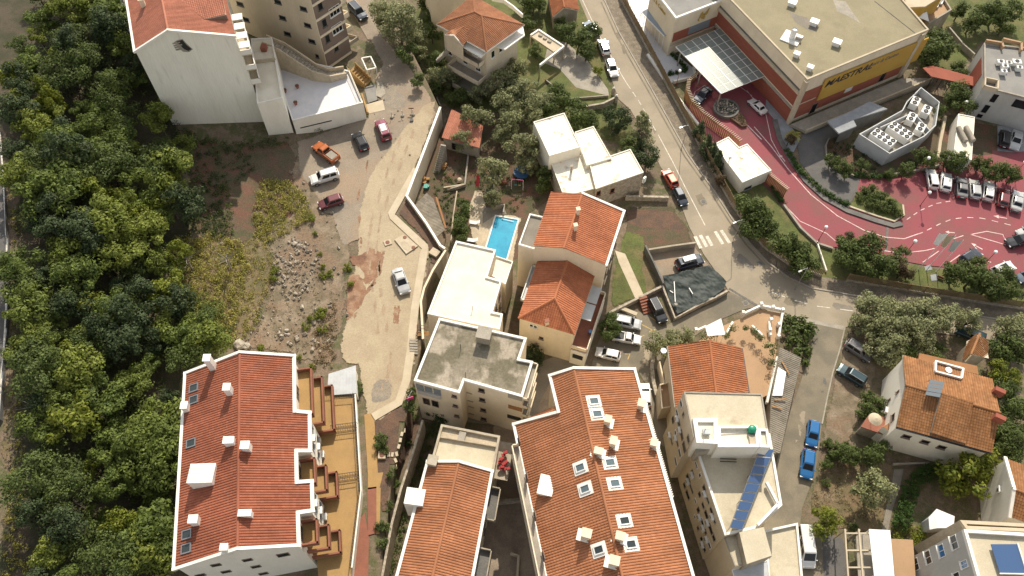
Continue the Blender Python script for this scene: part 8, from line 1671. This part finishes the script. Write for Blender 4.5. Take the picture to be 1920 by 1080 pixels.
MARKS = [(890, 60, 'beside the tiled hip roofed villa'), (930, 140, 'below the villa balconies'), (740, 50, 'along the upper gravel road'), (775, 110, 'along the upper gravel road'), (835, 150, 'at the wall of the upper lot'), (875, 230, 'beside the salmon roofed garden house'), (978, 315, 'near the blue trampoline'), (905, 340, 'near the red slide'), (868, 420, 'beside the pool terrace'), (1025, 90, 'by the cream carport'), (1100, 85, 'by the cars parked on the upper main street'), (1110, 215, 'below the driveway gate wall'), (1040, 190, 'above the white cube house'), (1000, 215, 'above the white cube house'), (1205, 275, 'between the white cube house and the main street'), (1010, 345, 'between the white cube house and the orange roofs'), (1060, 0, 'at the far end of the main street'), (985, 20, 'behind the hip roofed villa'), (810, 10, 'beside the plain ochre house'),
    (1330, 275, 'behind the street fence by the gatehouse'), (1415, 405, 'on the lawn below the gatehouse'), (1500, 480, 'beside the thin white lawn wall'), (1600, 470, 'beside the drain across the pink drive'), (1650, 490, 'on the lawn left of the flagpoles'), (1690, 500, 'next to the three flagpoles'), (1800, 515, 'beside the dark blue car on the lawn edge'), (1865, 535, 'beside the white car with the sunroof'), (1752, 90, 'at the corner of the yellow hotel sign'), (1855, 30, 'in the park behind the grey building'), (1805, 30, 'in the park near the lounge terrace'), (1800, 180, 'between the walkway and the technical hut'), (1765, 205, 'beside the plant enclosure'), (1787, 300, 'at the foot of the technical hut'), (1870, 320, 'behind the row of cars on the pink lot'), (1730, 298, 'in front of the plant enclosure'), (1575, 310, 'inside the service ramp curve'), (1650, 320, 'at the edge of the service yard'), (1480, 262, 'at the brick red hotel corner'),
    (1625, 590, 'by the back street junction'), (1700, 585, 'along the main street opposite the fence'), (1690, 640, 'above the solar panel house'), (1790, 600, 'beside the little outbuilding'), (1650, 660, 'over the grey estate car'), (1890, 625, 'beyond the little outbuilding'), (1885, 690, 'behind the chimneys of the solar panel house'), (1890, 810, 'beside the weathered tile roof end'), (1630, 765, 'beside the parasol terrace'), (1640, 850, 'below the parasol terrace'), (1575, 850, 'beside the blue cars'), (1820, 890, 'inside the curved hedge garden'), (1545, 978, 'beside the delivery van'), (1640, 920, 'in the dry waste plot'), (1610, 980, 'at the lower end of the waste plot'), (1250, 642, 'at the side street corner'), (1145, 610, 'over the side street parking bays'), (830, 770, 'at the foot of the bitumen roofed block'), (1000, 675, 'between the bitumen roof and the orange house'),
    (1640, 378, 'on the planted island'), (718, 835, 'in the dark planting bed'), (770, 760, 'at the corner of the bitumen roofed block'), (730, 970, 'along the weathered bed wall'), (640, 885, 'on the tiled terrace divider'), (668, 750, 'beside the sheet metal lean-to')]
def mark(x, y): return min(MARKS, key=lambda m: (m[0] - x) ** 2 + (m[1] - y) ** 2)[2]
BASE = {'olive': 'grey green olive tree', 'olivedark': 'broad grey green evergreen', 'broad': 'bushy green tree', 'conifer': 'feathery grey conifer', 'dark': 'dense dark green tree', 'lime': 'yellow green tree', 'cypress': 'dark pointed conifer', 'redleaf': 'reddish brown small tree', 'shrub': 'leafy green shrub'}
def plant(kind, lst, label, group, name='tree', cat='tree', hh=2.5, flat=1.0, k=1.0):
    for e in lst:
        x, y, s = e[:3]; w_ = 'large ' if s > 1.18 else 'small ' if s < .82 else ''
        lab = w_ + (BASE[kind] if group else ' '.join(label.split()[:4])) + ' ' + mark(x, y); s *= k
        tree(kind, at_crown(x, y, hh * s * flat), s, lab if group else label, 'look-alikes: ' + lab if group else None, name, cat, sz=s * flat)
plant('olive', [(893, 220, 1.25), (869, 265, .95), (921, 320, 1.35), (958, 232, 1.15), (980, 278, 1.3), (1000, 268, 1.0), (925, 370, .8), (942, 192, 1.2), (827, 142, 1.05), (845, 150, .7), (785, 100, .8), (918, 122, 1.2), (940, 155, 1.25), (965, 125, 1.1), (985, 170, 1.25), (1000, 195, 1.1), (905, 130, .8), (900, 175, .9), (955, 180, 1.0), (1005, 225, .9), (970, 210, .9), (990, 310, .8), (940, 255, .8), (1025, 190, .9)], 'grey green olive tree in the garden below the villa', 'olive trees in the villa garden', 'olive_tree', k=1.22)
plant('olivedark', [(748, 40, 1.5), (722, 28, 1.2), (775, 70, 1.0)], 'large dark evergreen tree overhanging the upper gravel road', 'evergreens by the gravel road', 'evergreen_tree', hh=3.4)
plant('broad', [(764, 96, 1.0), (827, 112, .95), (850, 185, .8), (815, 165, .7), (782, 150, .65), (862, 180, .8), (810, 60, 1.0), (1000, 8, 1.1), (1012, -5, 1.0), (1065, 60, 1.0), (1085, 75, 1.1), (1100, 95, .9), (1050, 48, .8), (1110, 60, .9), (1060, 188, 1.1), (1042, 172, 1.0), (1085, 210, 1.1), (1030, 205, .9), (1075, 235, .8), (1110, 230, .8), (1178, 275, .8), (1020, 330, .8), (1018, 350, .6), (1100, 222, .9), (990, 40, .8), (1005, 95, .7), (870, 400, .75), (863, 425, .8), (862, 440, .7), (868, 385, .6), (810, 30, 1.0), (800, 0, 1.1), (985, -10, 1.1), (1055, -15, 1.0)], 'bushy green tree in the gardens beside the villa and main street', 'green garden trees', 'garden_tree', k=1.12)
plant('conifer', [(1203, 232, 1.2)], 'feathery grey green conifer by the main street', None, 'conifer_tree', hh=3.2)
plant('dark', [(1215, 290, 1.2), (1165, 222, 1.1), (1145, 215, .9), (1195, 272, .9), (1150, 240, .7), (838, 765, 1.0), (820, 775, .9), (1000, 665, .9), (998, 685, .8), (812, 760, .8)], 'dense dark green tree beside a house wall', 'dark evergreen garden trees', 'evergreen_tree')
plant('lime', [(1122, 132, .55), (1545, 978, 1.15), (1820, 890, 1.75), (1795, 900, 1.1), (1850, 870, 1.2), (1880, 690, 1.0), (1895, 705, .8)], 'yellow green leafy tree among the houses', 'yellow green garden trees', 'garden_tree')
plant('cypress', [(1312, 245, 1.0), (1325, 272, 1.05), (1345, 300, 1.0), (1336, 284, .9)], 'dense dark conifer in the row behind the street fence', 'conifers in a row behind the fence', 'cypress_tree', hh=2.4)
plant('redleaf', [(1352, 338, .75), (1588, 448, .9), (1682, 498, 1.0), (1690, 510, .8), (1705, 512, .7), (1480, 262, .7)], 'reddish brown shrub tree on the hotel lawn', 'reddish trees on the hotel lawn', 'red_leaf_tree', hh=2.2)
plant('broad', [(1402, 390, 1.25), (1422, 405, 1.2), (1410, 425, 1.1), (1436, 430, 1.0), (1480, 462, 1.3), (1500, 470, 1.0), (1515, 500, .95), (1500, 498, .8), (1595, 465, 1.05), (1630, 462, 1.25), (1588, 478, 1.1), (1640, 500, 1.1), (1615, 490, 1.0), (1660, 498, 1.0), (1690, 478, .8), (1795, 512, 1.05), (1825, 520, 1.1), (1855, 535, 1.1), (1835, 500, .8), (1880, 520, .9), (1900, 545, .9), (1870, 548, .8)], 'round leafy tree on the hotel lawn behind the street fence', 'trees on the hotel lawn', 'lawn_tree', k=1.12)
plant('broad', [(1757, 78, 1.6), (1740, 100, 1.3), (1770, 95, 1.3), (1748, 118, 1.0), (1800, 130, .9), (1845, 30, 1.4), (1870, 22, 1.4), (1825, 40, 1.2), (1885, 45, 1.1), (1900, 20, 1.2), (1800, 20, 1.0), (1796, 172, 1.2), (1812, 190, 1.2), (1785, 190, 1.0), (1762, 205, .8), (1795, 302, 1.1), (1780, 298, .9), (1855, 318, 1.0), (1880, 325, 1.0), (1900, 328, .9), (1840, 308, .8), (1728, 295, .9), (1745, 300, .8), (1700, 318, .8), (1560, 300, .7), (1575, 310, .8), (1590, 322, .7), (1670, 328, .6), (1620, 308, .6)], 'leafy green tree in the grounds around the hotel', 'trees in the hotel grounds', 'hotel_garden_tree')
plant('shrub', [(1625, 362, 1.3), (1640, 372, 1.3), (1655, 385, 1.4), (1672, 392, 1.4), (1610, 368, 1.0), (1630, 385, 1.0), (1655, 368, 1.2), (1673, 378, 1.2), (1640, 355, 1.1), (1685, 400, 1.0)], 'small round shrub on the planted island of the pink lot', 'shrubs on the planted island', 'island_shrub', 'shrub', hh=.6)
sheet('planted_island', [(1606, 362), (1640, 352), (1670, 368), (1692, 385), (1694, 402), (1676, 414), (1640, 404), (1592, 388)], .12, 'grass', z=0); line('island_kerb', [(1592, 388), (1640, 405), (1676, 416), (1694, 404), (1692, 385)], .3, 0, 'concrete_pale', solid=.25)
plant('olive', [(1632, 575, 1.25), (1660, 585, 1.3), (1700, 582, 1.3), (1740, 585, 1.35), (1612, 605, 1.0), (1655, 615, 1.3), (1690, 620, 1.3), (1648, 650, 1.1), (1675, 645, 1.2), (1722, 615, 1.3), (1760, 605, 1.2), (1785, 595, 1.15), (1815, 600, 1.1), (1735, 645, 1.0), (1670, 672, .9), (1890, 608, 1.2), (1910, 625, 1.1)], 'silvery olive tree between the main street and the solar panel house', 'olive trees by the main street', 'olive_tree', k=1.1)
plant('broad', [(1880, 648, 1.2), (1900, 660, 1.1), (1890, 735, 1.1), (1905, 770, 1.2), (1880, 800, 1.1), (1905, 820, 1.2), (1875, 835, 1.0), (1900, 850, 1.0), (1640, 765, .95), (1620, 770, .8), (1630, 745, .7), (1700, 660, .8), (1760, 660, .8), (1640, 855, .9), (1650, 840, .7), (1580, 850, .8), (1565, 845, .6), (1600, 860, .6), (1550, 870, .5)], 'green bushy tree in the plots around the solar panel house', 'green trees by the solar panel house', 'garden_tree')
plant('olive', [(1640, 920, 1.55)], 'big feathery grey tree standing in the dry waste plot', None, 'tamarisk_tree')
plant('olive', [(1235, 645, 1.1), (1262, 640, 1.0), (1285, 633, .9)], 'pale green bush overhanging the side street corner', 'bushes at the side street corner', 'corner_bush', 'bush')
plant('broad', [(1145, 600, .75), (1138, 620, .85), (1150, 618, .7)], 'small tree overhanging the parked silver car', 'trees over the side street bays', 'street_tree')
plant('shrub', [(715, 828, 1.3), (722, 840, 1.0), (762, 830, .8), (735, 885, .9), (770, 738, 1.0), (766, 765, 1.2), (775, 780, 1.1), (740, 915, 1.0), (730, 950, 1.0), (722, 985, 1.0), (716, 1020, 1.0), (625, 885, .8), (638, 882, .9), (662, 788, .7), (672, 720, .8), (675, 735, .7), (645, 885, .7), (712, 985, .8)], 'leafy shrub in the beds around the tiled terrace', 'shrubs around the tiled terrace', 'garden_shrub', 'shrub', hh=.6)
plant('shrub', [(1550, 832, 1.1), (1570, 838, 1.0), (1590, 842, 1.2), (1560, 860, 1.0), (1610, 845, 1.0), (1620, 905, .9), (1550, 905, .8), (1600, 985, .8)], 'low green shrub on the dry waste plot', 'shrubs on the waste plot', 'wild_shrub', 'shrub', hh=.6)
stuff_leaves('dry_weeds', 'dry straw coloured grass covering the waste plot', 'weeds', [(1540, 870), (1620, 870), (1650, 960), (1600, 1000), (1520, 950)], 200, .09, .4, 'leaf_dry', .1, 51, nl=12)
stuff_leaves('ground_cover', 'leafy creepers under the garden trees', 'ground cover', [(840, 280), (1010, 300), (1040, 360), (960, 400), (880, 350)], 120, .1, .45, 'leaf_green', .3, 52)
stuff_leaves('ground_cover', 'vegetable plants in the garden patch by the shelter', 'ground cover', [(815, 320), (870, 320), (860, 400), (840, 440), (812, 350)], 80, .1, .35, 'leaf_green', .3, 53)
stuff_leaves('ground_cover', 'garden plants below the stepped villa', 'ground cover', [(770, 90), (850, 130), (960, 190), (900, 205), (840, 200), (800, 150)], 150, .12, .5, 'leaf_green', .4, 54)
stuff_leaves('ground_cover', 'leafy banana like plants in the bed beside the patio', 'ground cover', [(1468, 592), (1500, 600), (1524, 612), (1520, 650), (1510, 690), (1470, 650), (1462, 620)], 75, .24, .7, 'leaf_green', 1.3, 55)
stuff_leaves('ground_cover', 'vine leaves covering the pergola by the white awning', 'ground cover', [(1672, 988), (1735, 985), (1745, 1005), (1700, 1030), (1676, 1015)], 0 + 60, .13, .5, 'leaf_lime', .4, 56)
stuff_leaves('ground_cover', 'grass and creepers in the narrow strip behind the bitumen roofed block', 'ground cover', [(790, 800), (835, 780), (815, 860), (770, 960), (735, 1085), (722, 1085), (750, 960)], 150, .11, .5, 'leaf_green', .3, 57)
stuff_leaves('ground_cover', 'creepers on the stone wall of the hotel service ramp', 'ground cover', [(1550, 265), (1600, 262), (1660, 300), (1640, 330), (1570, 318)], 70, .12, .5, 'leaf_dark', .5, 58)
stuff_leaves('ground_cover', 'mixed plants beside the plant enclosure and the technical hut', 'ground cover', [(1700, 300), (1755, 285), (1850, 305), (1915, 325), (1760, 316), (1680, 330)], 110, .12, .55, 'leaf_green', .6, 59)
def hedge(px, wdt, h, label, name='hedge', mat='leaf_hedge', seed=1, z=0):
    pts = [P(x, y, z) for x, y in px]; r = random.Random(seed); cs = []
    for a, b in zip(pts, pts[1:]):
        k = max(4, int((b - a).length * (wdt + .3) * 9))
        for _ in range(k):
            d = (b - a).normalized(); p = a.lerp(b, r.random()) + Vector((-d.y, d.x, 0)) * r.uniform(-wdt / 2, wdt / 2); cs.append((p + Vector((0, 0, h * r.random() ** .5)), .34))
    c = sum(pts, Vector()) / len(pts); root = thing(name, label, 'hedge', c); m = MB(); leafcloud(m, cs, 38, .1, r, .38, .9); m.build('foliage', mat, root)
    m = MB()
    for a, b in zip(pts, pts[1:]):
        for k in range(max(1, int((b - a).length))): p = a.lerp(b, k / max(1, int((b - a).length))); m.tube([p, p + Vector((.05, 0, h * .7))], .04, 5)
    m.build('stems', 'bark', root)
hedge([(1762, 885), (1735, 888), (1710, 905), (1698, 935), (1688, 975), (1680, 995)], 2.0, 1.5, 'thick clipped hedge curving round the lime tree garden', seed=2)
hedge([(1473, 283), (1495, 318), (1530, 352), (1565, 376), (1592, 386)], .9, .7, 'low clipped hedge between the service ramp and the pink drive', seed=3)
hedge([(1256, 98), (1284, 128), (1284, 134), (1252, 140)], .7, .5, 'small angled hedge on the marble hotel terrace', seed=4)
hedge([(1600, 330), (1650, 335), (1672, 332)], .8, .7, 'hedge along the lower edge of the hotel service yard', seed=5)
hedge([(1445, 352), (1470, 385)], .6, .6, 'short hedge behind the straight timber screen', seed=6)
# palm
p = P(1484, 262, 0); r_ = thing('palm_shrub', 'small palm with arching dry fronds at the hotel corner', 'palm', p); m = MB(); m.tube([p, p + Vector((0, 0, 1.3))], [.2, .14], 8); m.build('trunk', 'bark', r_); r = random.Random(9)
for k in range(16):
    a = k * .393 + r.uniform(-.1, .1); d = Vector((math.cos(a), math.sin(a), 0)); s = Vector((-d.y, d.x, 0)); b = MB(); c = p + Vector((0, 0, 1.3)); el = r.uniform(.2, 1.0); prev = None
    for j in range(6):
        u = j / 5; q = c + d * (1.5 * u) + Vector((0, 0, 1.3 * el * u - 1.2 * u * u)); wv = .2 * math.sin(math.pi * (.12 + .86 * u)); cur = (q - s * wv, q + s * wv)
        if prev: b.face([prev[0], prev[1], cur[1], cur[0]])
        prev = cur
    b.build('frond', 'leaf_scrub', r_)
